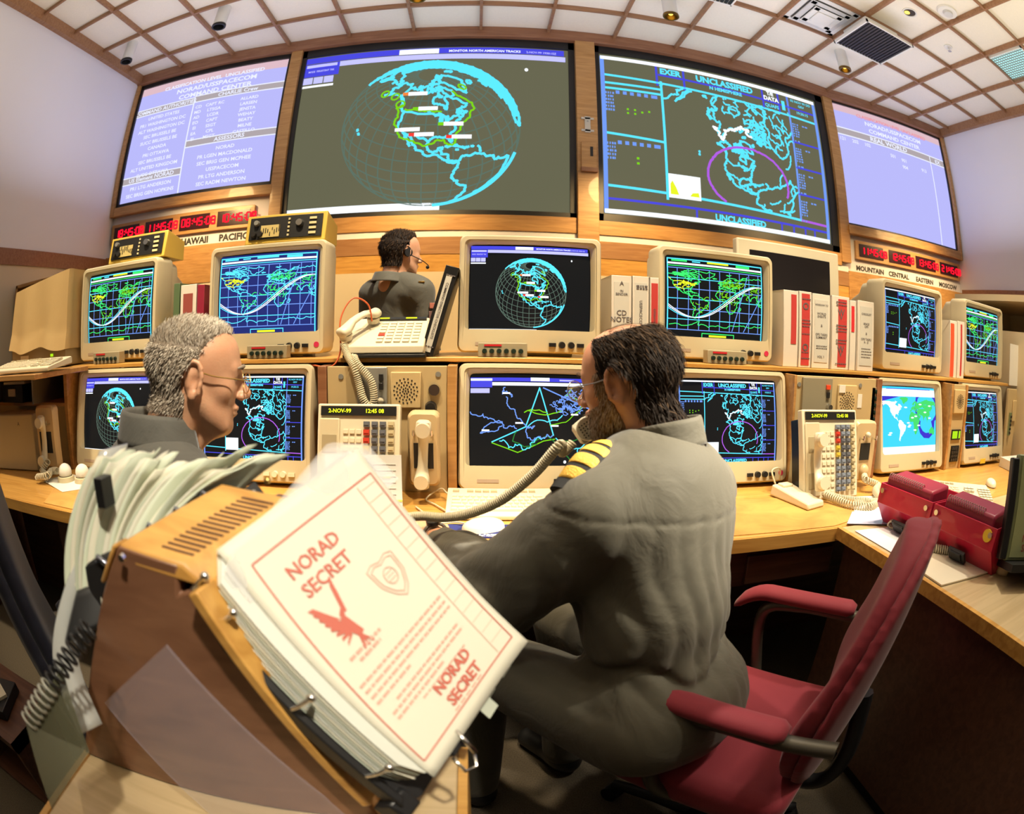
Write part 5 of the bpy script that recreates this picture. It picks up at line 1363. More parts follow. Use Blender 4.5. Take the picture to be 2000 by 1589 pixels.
# ------------------------------------------------------------------ far left: ledge, covered monitor, pigeonholes
t = thing('left_ledge', 'raised wooden ledge with dark pigeonholes at far left', 'shelf', (-2.2, 1.75, 0))
Lm = T3(2.2, -1.75, 0)
mb = MB(M=Lm); mb.bx(-3.3, -1.67, 1.46, 1.852, 1.165, 1.186); mb.bx(-3.3, -1.87, 1.852, 2.2, 1.165, 1.186); mb.build('ledge_top', M_oak, t, bevel=.003)
mb = MB(M=Lm); mb.bx(-3.3, -1.80, 1.80, 2.2, 1.02, 1.035); mb.build('pigeonhole_floor', M_oak, t)
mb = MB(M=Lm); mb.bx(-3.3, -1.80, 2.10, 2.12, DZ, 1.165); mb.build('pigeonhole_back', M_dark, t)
for x in (-2.5, -2.02):
    mb = MB(M=Lm); mb.bx(x, x + .012, 1.74, 2.12, 1.035, 1.165); mb.build('pigeonhole_divider', M_grey, t)
mb = MB(M=Lm); mb.bx(-3.3, -1.80, 1.83, 1.85, DZ, 1.02); mb.build('lower_panel', M_tan, t)
mb = MB(M=Lm); mb.bx(-3.3, -2.58, 1.50, 2.2, 0, 1.165 - .002); mb.build('left_pedestal', M_dkwood, t)
t = thing('black_box', 'black box with a white label in the left pigeonhole', 'box', (-2.28, 1.78, 1.036))
mb = MB(); mb.bx(-.10, .12, 0, .22, 0, .085); mb.build('case', M_black, t, bevel=.003)
mb = MB(); mb.bx(-.03, .05, -.003, 0, .03, .065); mb.build('label', M_white, t)
sheet('paper_stack', 'cream papers on the black box under the left ledge', 'paper', [(-2.36, 1.78), (-2.15, 1.79), (-2.16, 1.96), (-2.36, 1.95)], 1.1225, M_white, .012)
t = thing('covered_monitor', 'monitor under a tan cloth dust cover on the ledge at far left', 'monitor', (-2.03, 1.80, 1.187), R(6))
mb = MB(); loft(mb, [(rrect(.44, .10, .01, 0, .055), 0), (rrect(.44, .10, .01, 0, .055), .30)]); mb.build('monitor_chin', M_beige_dk, t)
mb = MB(); mb.bx(.11, .13, -.003, .0, .05, .062); mb.build('power_light', glow('lime_display', (170, 220, 30), 1.2), t)
mb = MB(); mb.bx(-.14, -.07, -.003, .0, .04, .065); mb.build('name_plate', M_white, t)
def cover(u, v):
    # around the monitor: u runs left-back to right-back, v up
    segs = [(-.225, .40), (-.235, .0), (-.23, -.015), (.225, -.015), (.235, .0), (.225, .40)]
    L = [0]
    for a, b in zip(segs, segs[1:]): L.append(L[-1] + math.hypot(b[0] - a[0], b[1] - a[1]))
    s = u * L[-1]
    for i in range(5):
        if s <= L[i + 1] + 1e-9: break
    f = (s - L[i]) / (L[i + 1] - L[i]); x = segs[i][0] + f * (segs[i + 1][0] - segs[i][0]); y = segs[i][1] + f * (segs[i + 1][1] - segs[i][1])
    k = 1 - .06 * v; top = .40 + .03 * (x / .23)
    z = .085 + (top - .085) * v
    y += .018 * math.sin(x * 30 + 1) * (1 - v) * .8 + .03 * v * (1 if y < .05 else 0)
    if v < .25: z += .012 * math.sin(x * 22 + .6); y -= .015 * (1 - v * 4)
    return (x * k, y, z)
mb = MB(); mb.grid(cover, 60, 18)
mb.add([cover(u, 1) for u in (0, .3, .31, .69, .7, 1)], [(0, 1, 2, 3, 4, 5)])
mb.build('dust_cover', mat('tan_cloth', (.52, .36, .16), .75, bump=.15, nscale=14), t, smooth=50)
t = thing('stand_in_shelf', 'stand-in shelving for a dark framed opening beyond the covered monitor at far left', 'shelf', (-3.2, 3.1, 0))  # shelving and dark back added in place of a dark framed opening
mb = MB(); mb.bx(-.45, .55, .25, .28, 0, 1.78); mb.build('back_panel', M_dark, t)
for x in (-.45, -.05, .30, .52):
    mb = MB(); mb.bx(x, x + .03, -.2, .25, 0, 1.78); mb.build('upright', M_oak, t)
for z in (.9, 1.25, 1.48, 1.76):
    mb = MB(); mb.bx(-.45, .55, -.2, .25, z, z + .025); mb.build('shelf_board', M_oak, t)

# ------------------------------------------------------------------ far right: side unit with papers
t = thing('side_cabinet', 'cream side cabinet with honey oak shelves at the far right edge', 'cabinet', (3.3, 2.1, 0))
Lm = T3(-3.3, -2.1, 0)
mb = MB(M=Lm); mb.bx(3.08, 3.10, 1.6, 2.5, 0, 1.50); mb.bx(3.9, 3.92, 1.6, 2.5, 0, 1.7); mb.bx(3.10, 3.90, 2.45, 2.48, 0, 1.7); mb.bx(3.06, 3.92, 1.6, 2.5, 1.68, 1.72); mb.build('cabinet_shell', M_cream, t)
for z in (.9, 1.3):
    mb = MB(M=Lm); mb.bx(3.10, 3.90, 1.65, 2.45, z, z + .03); mb.build('cabinet_shelf', M_oak2, t)
rr = random.Random(4)
for k in range(7):
    x = 3.13 + k * .10; h = rr.uniform(.24, .30)
    upright_binder(('yellow folder', 'white folder', 'cream folder')[k % 3] + ', number %s from the left on the far right cabinet shelf' % ('one', 'two', 'three', 'four', 'five', 'six', 'seven')[k], x, x + .075, 1.70, .932, .932 + h, (mat('yellow_card', (.75, .50, .06), .5), M_white, M_cream)[k % 3], None, depth=.24, group='folders in the far right cabinet')
for k, (x, z, m) in enumerate(((2.98, 1.30, M_white), (3.02, 1.04, _M['yellow_card']))):
    mb = MB(M=T3(x, 1.84, z) @ RZ(R(-20))); mb.bx(-.03, .10, 0, .003, -.15, .11)
sheet('paper_stack', 'stack of white forms on the desk at the far right edge', 'paper', [(2.62, 1.42), (2.92, 1.40), (2.98, 1.70), (2.72, 1.72)], DZ + .002, M_white, .05)
for k, (lab, m, z) in enumerate((('white notice taped to the panel end at far right', M_white, 1.30), ('yellow card taped under the white notice at far right', _M['yellow_card'], 1.02))):
    mb = MB(M=T3(3.02, 1.855, z)); mb.bx(-.07, .06, -.003, 0, -.12, .12); tag(mb.build('notice', m), lab, 'notice')
# ------------------------------------------------------------------ organic surfaces from distance fields
def V(*a): return np.array(a, np.float32)
def s_cap(a, b, ra, rb=None):
    a, b = np.array(a, np.float32), np.array(b, np.float32); rb = ra if rb is None else rb
    ab = b - a; L2 = float(ab @ ab) + 1e-9
    def f(p):
        t = np.clip(((p - a) @ ab) / L2, 0, 1)[:, None]
        return np.linalg.norm(p - a - ab * t, axis=1) - (ra + (rb - ra) * t[:, 0])
    return f
def s_ell(c, r, M=None):
    c = np.array(c, np.float32); r = np.array(r, np.float32)
    Mi = np.array(M.to_3x3().transposed(), np.float32) if M is not None else None
    def f(p):
        q = p - c
        if Mi is not None: q = q @ Mi.T
        k0 = np.linalg.norm(q / r, axis=1); k1 = np.linalg.norm(q / (r * r), axis=1) + 1e-9
        return k0 * (k0 - 1) / k1
    return f
def smin(a, b, k):
    h = np.clip(.5 + .5 * (b - a) / k, 0, 1)
    return b * (1 - h) + a * h - k * h * (1 - h)
def smax(a, b, k): return -smin(-a, -b, k)
class SDF:
    def __init__(s): s.ops = []
    def u(s, f, k=.02): s.ops.append(('u', f, k)); return s
    def sub(s, f, k=.01): s.ops.append(('s', f, k)); return s
    def inter(s, f, k=.01): s.ops.append(('i', f, k)); return s
    def disp(s, f): s.ops.append(('d', f, 0)); return s
    def warp(s, M):
        """the field moved by M (world = M @ local)"""
        Mi = M.inverted(); A = np.array(Mi.to_3x3(), np.float32); t = np.array(Mi.translation, np.float32)
        return lambda p: s(p @ A.T + t)
    def __call__(s, p):
        d = np.full(len(p), 9., np.float32)
        for o, f, k in s.ops:
            v = f(p)
            if o == 'u': d = smin(d, v, k)
            elif o == 's': d = smax(d, -v, k)
            elif o == 'i': d = smax(d, v, k)
            else: d = d + v
        return d
def mesh_sdf(f, lo, hi, h, B=8):
    lo = np.array(lo, np.float32); hi = np.array(hi, np.float32)
    nb = np.ceil((hi - lo) / (h * B)).astype(int) + 1
    n = nb * B
    cen = [lo[i] + (np.arange(nb[i]) + .5) * B * h for i in range(3)]
    g = np.stack(np.meshgrid(*cen, indexing='ij'), -1).reshape(-1, 3).astype(np.float32)
    dc = f(g).reshape(nb)
    act = np.abs(dc) < B * h * 1.0 + .03
    D = np.repeat(np.repeat(np.repeat(dc, B, 0), B, 1), B, 2).astype(np.float32)
    mask = np.repeat(np.repeat(np.repeat(act, B, 0), B, 1), B, 2)
    idx = np.argwhere(mask)
    P = (lo + idx * h).astype(np.float32)
    out = np.empty(len(P), np.float32)
    for i in range(0, len(P), 200000): out[i:i + 200000] = f(P[i:i + 200000])
    D[mask] = out
    S = D < 0
    # surface nets
    c = np.zeros(n - 1, np.int8)
    for i in (0, 1):
        for j in (0, 1):
            for k in (0, 1): c += S[i:n[0] - 1 + i, j:n[1] - 1 + j, k:n[2] - 1 + k]
    cells = np.argwhere((c > 0) & (c < 8))
    vid = -np.ones(n - 1, np.int64); vid[tuple(cells.T)] = np.arange(len(cells))
    acc = np.zeros((len(cells), 3)); cnt = np.zeros(len(cells))
    corners = [(i, j, k) for i in (0, 1) for j in (0, 1) for k in (0, 1)]
    for a in range(8):
        for b in range(a + 1, 8):
            ca, cb = np.array(corners[a]), np.array(corners[b])
            if np.abs(ca - cb).sum() != 1: continue
            da = D[tuple((cells + ca).T)]; db = D[tuple((cells + cb).T)]
            m = (da < 0) != (db < 0)
            t = np.where(m, da / np.where(m, da - db, 1), 0)
            acc += np.where(m[:, None], ca + (cb - ca) * t[:, None], 0); cnt += m
    Vt = lo + (cells + acc / cnt[:, None]) * h
    faces = []
    for ax in range(3):
        sl0 = [slice(None)] * 3; sl1 = [slice(None)] * 3
        sl0[ax] = slice(0, -1); sl1[ax] = slice(1, None)
        ed = np.argwhere(S[tuple(sl0)] != S[tuple(sl1)])
        o1, o2 = [i for i in range(3) if i != ax]
        ok = (ed[:, o1] > 0) & (ed[:, o2] > 0) & (ed[:, o1] < n[o1] - 1) & (ed[:, o2] < n[o2] - 1)
        ed = ed[ok]
        q = []
        for d1, d2 in ((-1, -1), (0, -1), (0, 0), (-1, 0)):
            e = ed.copy(); e[:, o1] += d1; e[:, o2] += d2; q.append(vid[tuple(e.T)])
        q = np.stack(q, 1)
        flip = S[tuple(ed.T)] ^ (ax == 1)
        q[~flip] = q[~flip][:, ::-1]
        faces.append(q)
    F = np.concatenate(faces); F = F[(F >= 0).all(1)]
    return Vt, F
def np_mesh(name, Vt, F, mats, parent, smooth=True, mi=None):
    me = bpy.data.meshes.new(name)
    me.vertices.add(len(Vt)); me.vertices.foreach_set('co', np.asarray(Vt, np.float32).ravel())
    me.loops.add(len(F) * 4); me.loops.foreach_set('vertex_index', np.asarray(F, np.int32).ravel())
    me.polygons.add(len(F)); me.polygons.foreach_set('loop_start', np.arange(0, len(F) * 4, 4, dtype=np.int32))
    try: me.polygons.foreach_set('loop_total', np.full(len(F), 4, np.int32))
    except Exception: pass
    me.update(calc_edges=True); me.validate()
    for m in (mats if isinstance(mats, (list, tuple)) else [mats]): me.materials.append(m)
    if mi is not None: me.polygons.foreach_set('material_index', mi.astype(np.int32))
    if smooth: me.shade_smooth()
    o = bpy.data.objects.new(name, me); COL.objects.link(o); o.parent = parent
    return o

# ------------------------------------------------------------------ head (ear line at origin, face +y)
def head_sdf(neck_to=(0, -.055, -.17), nose=1., sc=1.):
    s = SDF()
    s.u(s_ell((0, -.010, .034), (.075, .096, .080)), .01)
    s.u(s_ell((0, .030, .050), (.060, .050, .045)), .03)
    s.u(s_ell((0, .036, -.012), (.060, .055, .070)), .03)
    s.u(s_ell((0, .036, -.060), (.050, .050, .038)), .025)
    for q in (-1, 1):
        s.u(s_cap((q * .056, -.002, -.030), (q * .030, .062, -.082), .016), .02)
        s.u(s_ell((q * .040, .056, -.014), (.022, .020, .020)), .02)
        s.u(s_cap((q * .012, .086, .030), (q * .042, .072, .028), .0085), .012)
    s.u(s_ell((0, .074, -.086), (.020, .018, .017)), .018)
    s.u(s_cap((0, .088, .020), (0, .108, -.016), .0075, .0115), .012)
    s.u(s_ell((0, .112, -.019), (.0125, .012, .011)), .008)
    for q in (-1, 1): s.u(s_ell((q * .012, .102, -.025), (.0085, .010, .008)), .006)
    s.u(s_ell((0, .092, -.048), (.024, .009, .0055)), .006)
    s.u(s_ell((0, .090, -.059), (.020, .009, .0065)), .006)
    s.sub(s_ell((0, .104, -.0535), (.022, .008, .0015)), .004)
    for q in (-1, 1):
        s.sub(s_ell((q * .032, .094, .010), (.017, .014, .011)), .010)
        s.u(s_ell((q * .031, .072, .010), (.0125, .0125, .0125)), .003)
        s.u(s_ell((q * .031, .076, .016), (.016, .010, .006)), .006)
    # neck
    n = neck_to
    s.u(s_cap((0, -.022, -.035), n, .052, .058), .025)
    for q in (-1, 1): s.u(s_cap((q * .052, -.012, -.035), (q * .022, n[1] + .055, n[2]), .014, .014), .02)
    s.u(s_cap((0, .045, -.085), (0, n[1] + .045, n[2]), .022, .02), .03)
    # ears
    for q in (-1, 1):
        E = T3(q * .074, -.006, .002) @ RZ(q * R(-22)) @ RX(R(-8))
        def ep(y, z, x=0.): return tuple(E @ Vector((q * x, y, z)))
        s.u(s_ell(ep(-.003, 0, .004), (.006, .017, .030), E), .006)
        ring = [ep(.020 * math.cos(a) - .004 + (.004 if math.sin(a) < -.5 else 0), .033 * math.sin(a), .011 if math.sin(a) > -.6 else .006) for a in np.linspace(-.5 * PI, 1.25 * PI * .80, 11)]
        for a, b in zip(ring, ring[1:]): s.u(s_cap(a, b, .0046), .003)
        s.u(s_ell(ep(.004, -.028, .007), (.0055, .009, .010), E), .004)
        s.u(s_cap(ep(-.010, .014, .009), ep(-.008, -.014, .009), .0035), .004)
        s.sub(s_ell(ep(.004, -.002, .013), (.008, .0085, .013), E), .003)
        s.u(s_ell(ep(.016, -.003, .008), (.004, .004, .007), E), .003)
    return s

def skin_mat(name, c, red):
    if name in _M: return _M[name]
    m = mat(name, c, .42, noise=.0); nt = m.node_tree; b = nt.nodes['Principled BSDF']
    b.inputs['Subsurface Weight'].default_value = .12; b.inputs['Subsurface Radius'].default_value = (.012, .005, .003); b.inputs['Subsurface Scale'].default_value = 1.0
    tc = nt.nodes.new('ShaderNodeTexCoord'); n = nt.nodes.new('ShaderNodeTexNoise'); n.inputs['Scale'].default_value = 22; n.inputs['Detail'].default_value = 3
    mx = nt.nodes.new('ShaderNodeMix'); mx.data_type = 'RGBA'; mx.inputs[6].default_value = (*c, 1); mx.inputs[7].default_value = (*red, 1)
    nt.links.new(tc.outputs['Object'], n.inputs['Vector']); nt.links.new(n.outputs['Fac'], mx.inputs[0]); nt.links.new(mx.outputs[2], b.inputs['Base Color'])
    n2 = nt.nodes.new('ShaderNodeTexNoise'); n2.inputs['Scale'].default_value = 260; bp = nt.nodes.new('ShaderNodeBump'); bp.inputs['Strength'].default_value = .12; bp.inputs['Distance'].default_value = .003
    nt.links.new(tc.outputs['Object'], n2.inputs['Vector']); nt.links.new(n2.outputs['Fac'], bp.inputs['Height']); nt.links.new(bp.outputs['Normal'], b.inputs['Normal'])
    return m
M_skin = skin_mat('skin', (.64, .37, .22), (.52, .23, .12))
M_skin2 = skin_mat('skin_ruddy', (.68, .38, .23), (.58, .24, .13))

def hair_mesh(name, head, region, M, parent, mats, thick, strands, slen, comb, seed, h=.004, bounds=None, mixf=None, width=.0009, lift=.35):
    """hair shell over the head inside region(p)>0 plus short strands; local coordinates of the head, M to world"""
    rs = np.random.RandomState(seed)
    def f(p):
        d = head(p) - thick + .0012 * np.sin(p[:, 0] * 310 + 3 * np.sin(p[:, 2] * 90)) * np.sin(p[:, 1] * 260 + 2 * np.sin(p[:, 0] * 120))
        return smax(d, -region(p), .006)
    lo, hi = bounds or ((-.11, -.14, -.15), (.11, .13, .15))
    Vt, F = mesh_sdf(f, lo, hi, h)
    # keep the outer skin: strands
    P = Vt[F].mean(1); e1 = Vt[F[:, 1]] - Vt[F[:, 0]]; e2 = Vt[F[:, 3]] - Vt[F[:, 0]]
    N = np.cross(e1, e2); A = np.linalg.norm(N, axis=1) + 1e-12; N /= A[:, None]
    g = np.stack([head((P + np.eye(3)[i] * .002).astype(np.float32)) - head((P - np.eye(3)[i] * .002).astype(np.float32)) for i in range(3)], 1)
    g /= np.linalg.norm(g, axis=1)[:, None] + 1e-9
    outer = (g * N).sum(1) > .5
    if outer.sum() < len(P) * .2: N = -N; outer = (g * N).sum(1) > .5
    w = A * outer; w /= w.sum()
    ii = rs.choice(len(P), strands, p=w)
    B = P[ii] + rs.normal(0, .0018, (strands, 3)); nn = g[ii]
    cd = comb(B); cd = cd - nn * (cd * nn).sum(1)[:, None]; cd /= np.linalg.norm(cd, axis=1)[:, None] + 1e-9
    d = cd + nn * lift * rs.uniform(.3, 1.4, (strands, 1)) + rs.normal(0, .18, (strands, 3)); d /= np.linalg.norm(d, axis=1)[:, None]
    L = slen * rs.uniform(.5, 1.25, (strands, 1))
    side = np.cross(d, nn + rs.normal(0, .4, (strands, 3))); side /= np.linalg.norm(side, axis=1)[:, None] + 1e-9
    mid = B + d * L * .55; tip = B + d * L - nn * L * .18 * (L / .03)
    wv = side * width
    SV = np.stack([B - wv, B + wv, mid + wv * .8, mid - wv * .8, tip + wv * .15, tip - wv * .15], 1).reshape(-1, 3)
    k = np.arange(strands)[:, None] * 6 + len(Vt)
    SF = np.concatenate([k + np.array([[0, 1, 2, 3]]), k + np.array([[3, 2, 4, 5]])])
    rnd = rs.uniform(0, 1, strands)
    mi_s = (rnd < (mixf(B) if mixf is not None else .5)).astype(int)
    AV = np.concatenate([Vt, SV]); AF = np.concatenate([F, SF])
    base = (rs.uniform(0, 1, len(F)) < (mixf(P) if mixf is not None else .5)).astype(int)
    mi = np.concatenate([base * 0, mi_s, mi_s])
    A3 = np.array(M.to_3x3()); t3 = np.array(M.translation)
    return np_mesh(name, AV @ A3.T + t3, AF, mats, parent, mi=mi)

def head_frame(c, az, pitch, roll=0., sc=1.):
    return T3(*c) @ RZ(-R(az)) @ RX(R(pitch)) @ RY(R(roll)) @ Matrix.Scale(sc, 4)

def fabric(name, c):
    m = mat(name, c, .75, sheen=.15)
    nt = m.node_tree; b = nt.nodes['Principled BSDF']
    tc = nt.nodes.new('ShaderNodeTexCoord')
    n = nt.nodes.new('ShaderNodeTexNoise'); n.inputs['Scale'].default_value = 9; n.inputs['Detail'].default_value = 4; n.inputs['Distortion'].default_value = 1.2
    n2 = nt.nodes.new('ShaderNodeTexNoise'); n2.inputs['Scale'].default_value = 420
    bp = nt.nodes.new('ShaderNodeBump'); bp.inputs['Strength'].default_value = .5; bp.inputs['Distance'].default_value = .012
    bp2 = nt.nodes.new('ShaderNodeBump'); bp2.inputs['Strength'].default_value = .12; bp2.inputs['Distance'].default_value = .002
    nt.links.new(tc.outputs['Object'], n.inputs['Vector']); nt.links.new(tc.outputs['Object'], n2.inputs['Vector'])
    nt.links.new(n.outputs['Fac'], bp.inputs['Height']); nt.links.new(n2.outputs['Fac'], bp2.inputs['Height']); nt.links.new(bp.outputs['Normal'], bp2.inputs['Normal']); nt.links.new(bp2.outputs['Normal'], b.inputs['Normal'])
    return m
M_suit = fabric('sage_flight_suit', (.095, .086, .060))
M_suit2 = fabric('grey_green_uniform', (.085, .080, .066))

def lerp(a, b, t): return tuple(a[i] + (b[i] - a[i]) * t for i in range(3))
def add3(*a): return tuple(sum(v[i] for v in a) for i in range(3))
def mul3(a, k): return tuple(x * k for x in a)

def hand_sdf(s, wrist, fdir, pdir, side, curl=.5, spread=.12, sc=1.):
    """wrist point, direction of the fingers, palm normal (towards the thing held), side=+1 thumb on the right of fdir x pdir"""
    f = Vector(fdir).normalized(); p = Vector(pdir); p = (p - f * p.dot(f)).normalized(); r = f.cross(p) * side
    W = Vector(wrist)
    def at(a, b, c): return tuple(W + sc * (f * a + r * b + p * c))
    for b in (-.028, -.010, .010, .027): s.u(s_cap(at(.012, b * .7, 0), at(.085, b, 0), .0125 * sc), .012)
    s.u(s_cap(at(.02, .026, .008), at(.055, .036, .010), .014 * sc), .012)
    lens = ((.040, .024, .019), (.045, .028, .021), (.042, .026, .020), (.033, .020, .017))
    for k, (b, L) in enumerate(zip((.027, .009, -.010, -.028), lens)):
        o = W + sc * (f * .088 + r * b); ang = 0; q = o
        for j, l in enumerate(L):
            ang += curl * (.55, .75, .6)[j]
            dr = f * math.cos(ang) + p * math.sin(ang) + r * spread * (1.5 - k) * .4; dr.normalize()
            n = q + dr * l * sc
            s.u(s_cap(tuple(q), tuple(n), (.0092 - .0009 * j) * sc, (.0085 - .0009 * j) * sc), .0035)
            q = n
    q = W + sc * (f * .040 + r * .038 + p * .010); ang = .5
    for j, l in enumerate((.034, .028)):
        dr = (f * .8 + r * math.cos(ang) * .75 + p * math.sin(ang) * .8).normalized(); ang += .45
        n = q + dr * l * sc; s.u(s_cap(tuple(q), tuple(n), .0108 * sc, .0095 * sc), .006); q = n
    return s

def collar(name, M, parent, m, rx=.072, ry=.080, h=.045, flare=.030, drop=.055, open_=.5):
    """shirt collar: stands h, folds outward and down; open at the front (+y)"""
    mb = MB(M=M)
    def fn(u, v):
        a = PI / 2 + open_ + (2 * PI - 2 * open_) * u
        frontness = abs(u - .5) * 2
        dr = drop * (1 + .55 * frontness ** 4)
        if v < .4:
            t = v / .4; r = 1 + .02 * t; z = h * t
        elif v < .6:
            t = (v - .4) / .2; r = 1.02 + .10 * t; z = h + .006 * math.sin(PI * t)
        else:
            t = (v - .6) / .4; r = 1.12 + flare / .075 * t; z = h - dr * t
        z -= .035 * frontness ** 2 * .8
        return (rx * r * math.cos(a), ry * r * math.sin(a) - .01, z)
    mb.grid(fn, 41, 14)
    return mb.build(name, m, parent, smooth=180, solid=.003)

def glasses(parent, M, gold, dark=True, lens=True):
    g = MB(M=M)
    t = tag(bpy.data.objects.new('eyeglasses', None)) ; COL.objects.link(t); t.parent = parent
    for q in (-1, 1):
        mb = MB(M=M); mb.tube([(q * .034 + .026 * math.cos(a), .106 + .002 * math.cos(a) * q - abs(math.cos(a)) * 0, .004 + .020 * math.sin(a)) for a in np.linspace(0, 2 * PI, 21)[:-1]], .0011, 6, closed=True); mb.build('rim', gold, t, smooth=180)
        mb = MB(M=M); mb.grid(lambda u, v: (q * .034 + .0255 * v * math.cos(2 * PI * u), .1065, .004 + .0195 * v * math.sin(2 * PI * u)), 20, 3, closed_u=True); mb.build('lens', M_lens, t, smooth=180)
        mb = MB(M=M); mb.tube(smooth_path([(q * .061, .104, .010), (q * .072, .085, .011), (q * .079, .035, .012), (q * .082, .008, .016), (q * .080, -.008, .018), (q * .079, -.020, .0)], 5), .0013, 6); mb.build('temple', gold, t, smooth=180)
    mb = MB(M=M); mb.tube([(-.009, .106, .010), (-.004, .110, .013), (.004, .110, .013), (.009, .106, .010)], .0011, 6); mb.build('bridge', gold, t, smooth=180)
    return t
M_lens = mat('spectacle_lens', (.85, .9, .95), .03, alpha=.18, spec=.8)
M_gold = mat('gold_wire', (.75, .50, .16), .25, 1.0)

def foldfield(seed, amp, ks=(26, 41)):
    r = np.random.RandomState(seed); K = r.normal(0, 1, (6, 3)); K /= np.linalg.norm(K, axis=1)[:, None]; ph = r.uniform(0, 6, 6)
    K = K.astype(np.float32)
    def f(p):
        q = p + .02 * np.sin(p[:, [1, 2, 0]] * 19 + 1.3)
        v = 0
        for i in range(6):
            w = np.sin(q @ K[i] * (ks[0] if i < 3 else ks[1]) + ph[i])
            v = v + (1 - np.abs(w)) * (1 if i < 3 else .5)
        return (v / 4.5 - .45) * amp
    return f
def near(c, r, amt, base):
    """fold field stronger near c"""
    c = np.array(c, np.float32)
    return lambda p: base(p) * amt * np.exp(-((p - c) ** 2).sum(1) / (r * r))

# ------------------------------------------------------------------ bearded man with the telephone handset
HB = head_frame((.278, 1.022, 1.186), -50, -13, 0, .96)
hs = head_sdf(neck_to=(0, -.062, -.165))
C7 = (.315, .965, 1.062)
Lsh = (.182, .868, .975); Rsh = (.452, 1.050, .970)
Lel = (.035, .945, .80); Lwr = (-.105, 1.265, .800)
Rel = (.42, 1.24, .84); Rwr = (.36, 1.14, 1.08)
pel = (.375, .815, .60)
bz = -38
BM = RZ(-R(bz))
def bd(x, y, z=0): return tuple(BM @ Vector((x, y, z)))
chest = add3(lerp(C7, pel, .30), bd(0, .055)); waist = add3(lerp(C7, pel, .66), bd(0, .035))
LT = Matrix(BM)
hipL = add3(pel, bd(-.10, .02, -.02)); hipR = add3(pel, bd(.10, .02, -.02))
kneeL = add3(hipL, bd(-.03, .43, -.02)); kneeR = add3(hipR, bd(.06, .43, -.02))
ankL = add3(kneeL, bd(0, .02, -.44)); ankR = add3(kneeR, bd(0, -.03, -.44))
ankL = (ankL[0], ankL[1], .10); ankR = (ankR[0], ankR[1], .10)

def torso(s, C7, Lsh, Rsh, pel, chest, waist, fr, g=0., k=.05):
    s.u(s_ell(chest, (.165 + g, .115 + g, .185 + g), fr), .03)
    s.u(s_ell(waist, (.150 + g, .118 + g, .17 + g), fr), k)
    s.u(s_ell(pel, (.160 + g, .125 + g, .115 + g), fr), k)
    s.u(s_cap(lerp(Lsh, Rsh, .06), lerp(Lsh, Rsh, .94), .062 + g), k)
    s.u(s_cap(add3(C7, (0, 0, -.03)), lerp(C7, lerp(Lsh, Rsh, 0), .75), .048 + g), .04)
    s.u(s_cap(add3(C7, (0, 0, -.03)), lerp(C7, lerp(Lsh, Rsh, 1), .75), .048 + g), .04)
def limbs(s, arms, legs, g=0., ra=(.050, .044, .030), rl=(.085, .060, .042)):
    for sh, el, wr in arms: s.u(s_cap(sh, el, ra[0] + g, ra[1] + g), .03); s.u(s_cap(el, wr, ra[1] + g, ra[2] + g), .025)
    for hp, kn, an in legs: s.u(s_cap(hp, kn, rl[0] + g, rl[1] + g), .04); s.u(s_cap(kn, an, rl[1] + g, rl[2] + g), .03)

man = thing('person', 'bearded balding man in grey-green uniform with gold shoulder stripes, holding a telephone', 'person', (.4, .85, 0))
man_inv = T3(-.4, -.85, 0)
body = SDF()
body.u(hs.warp(HB), .02)
torso(body, C7, Lsh, Rsh, pel, chest, waist, LT.to_3x3().to_4x4(), -.012)
limbs(body, [(Lsh, Lel, Lwr), (Rsh, Rel, Rwr)], [(hipL, kneeL, ankL), (hipR, kneeR, ankR)], -.006)
hand_sdf(body, add3(Lwr, (-.006, .012, .0)), (-.45, .85, -.06), (.1, .15, -1), -1, .42)
HS_M = head_frame((.283, 1.025, 1.196), -50, -13, 0, .96) @ T3(.094, .045, -.038) @ RZ(R(90 + 12)) @ RY(R(-38))
hand_sdf(body, tuple(HB @ Vector((.128, .000, -.085))), tuple(HB.to_3x3() @ Vector((-.25, .75, .35))), tuple(HB.to_3x3() @ Vector((-1, .1, 0))), 1, .75)
Vt, F = mesh_sdf(body, (-.30, .30, .02), (.75, 1.60, 1.36), .0042)
np_mesh('body', Vt - [.4, .85, 0], F, M_skin2, man)

suit = SDF()
fr = LT.to_3x3().to_4x4()
torso(suit, C7, Lsh, Rsh, pel, chest, waist, fr, .010)
suit.u(s_ell(add3(lerp(C7, pel, .30), bd(.02, -.01)), (.165, .10, .17), fr), .05)
suit.u(s_ell(add3(lerp(C7, pel, .10), bd(0, .0)), (.13, .085, .07), fr), .05)
limbs(suit, [(Lsh, Lel, add3(Lwr, mul3((Vector(Lel) - Vector(Lwr)).normalized(), .065))), (Rsh, Rel, add3(Rwr, (0, 0, -.03)))], [(hipL, kneeL, ankL), (hipR, kneeR, ankR)], .014, ra=(.062, .058, .026), rl=(.088, .066, .050))
suit.u(s_cap(lerp(Lsh, Lel, .35), lerp(Lsh, Lel, .9), .080, .078), .03)
suit.u(s_cap(lerp(Lel, Lwr, .1), lerp(Lel, Lwr, .55), .072, .055), .03)

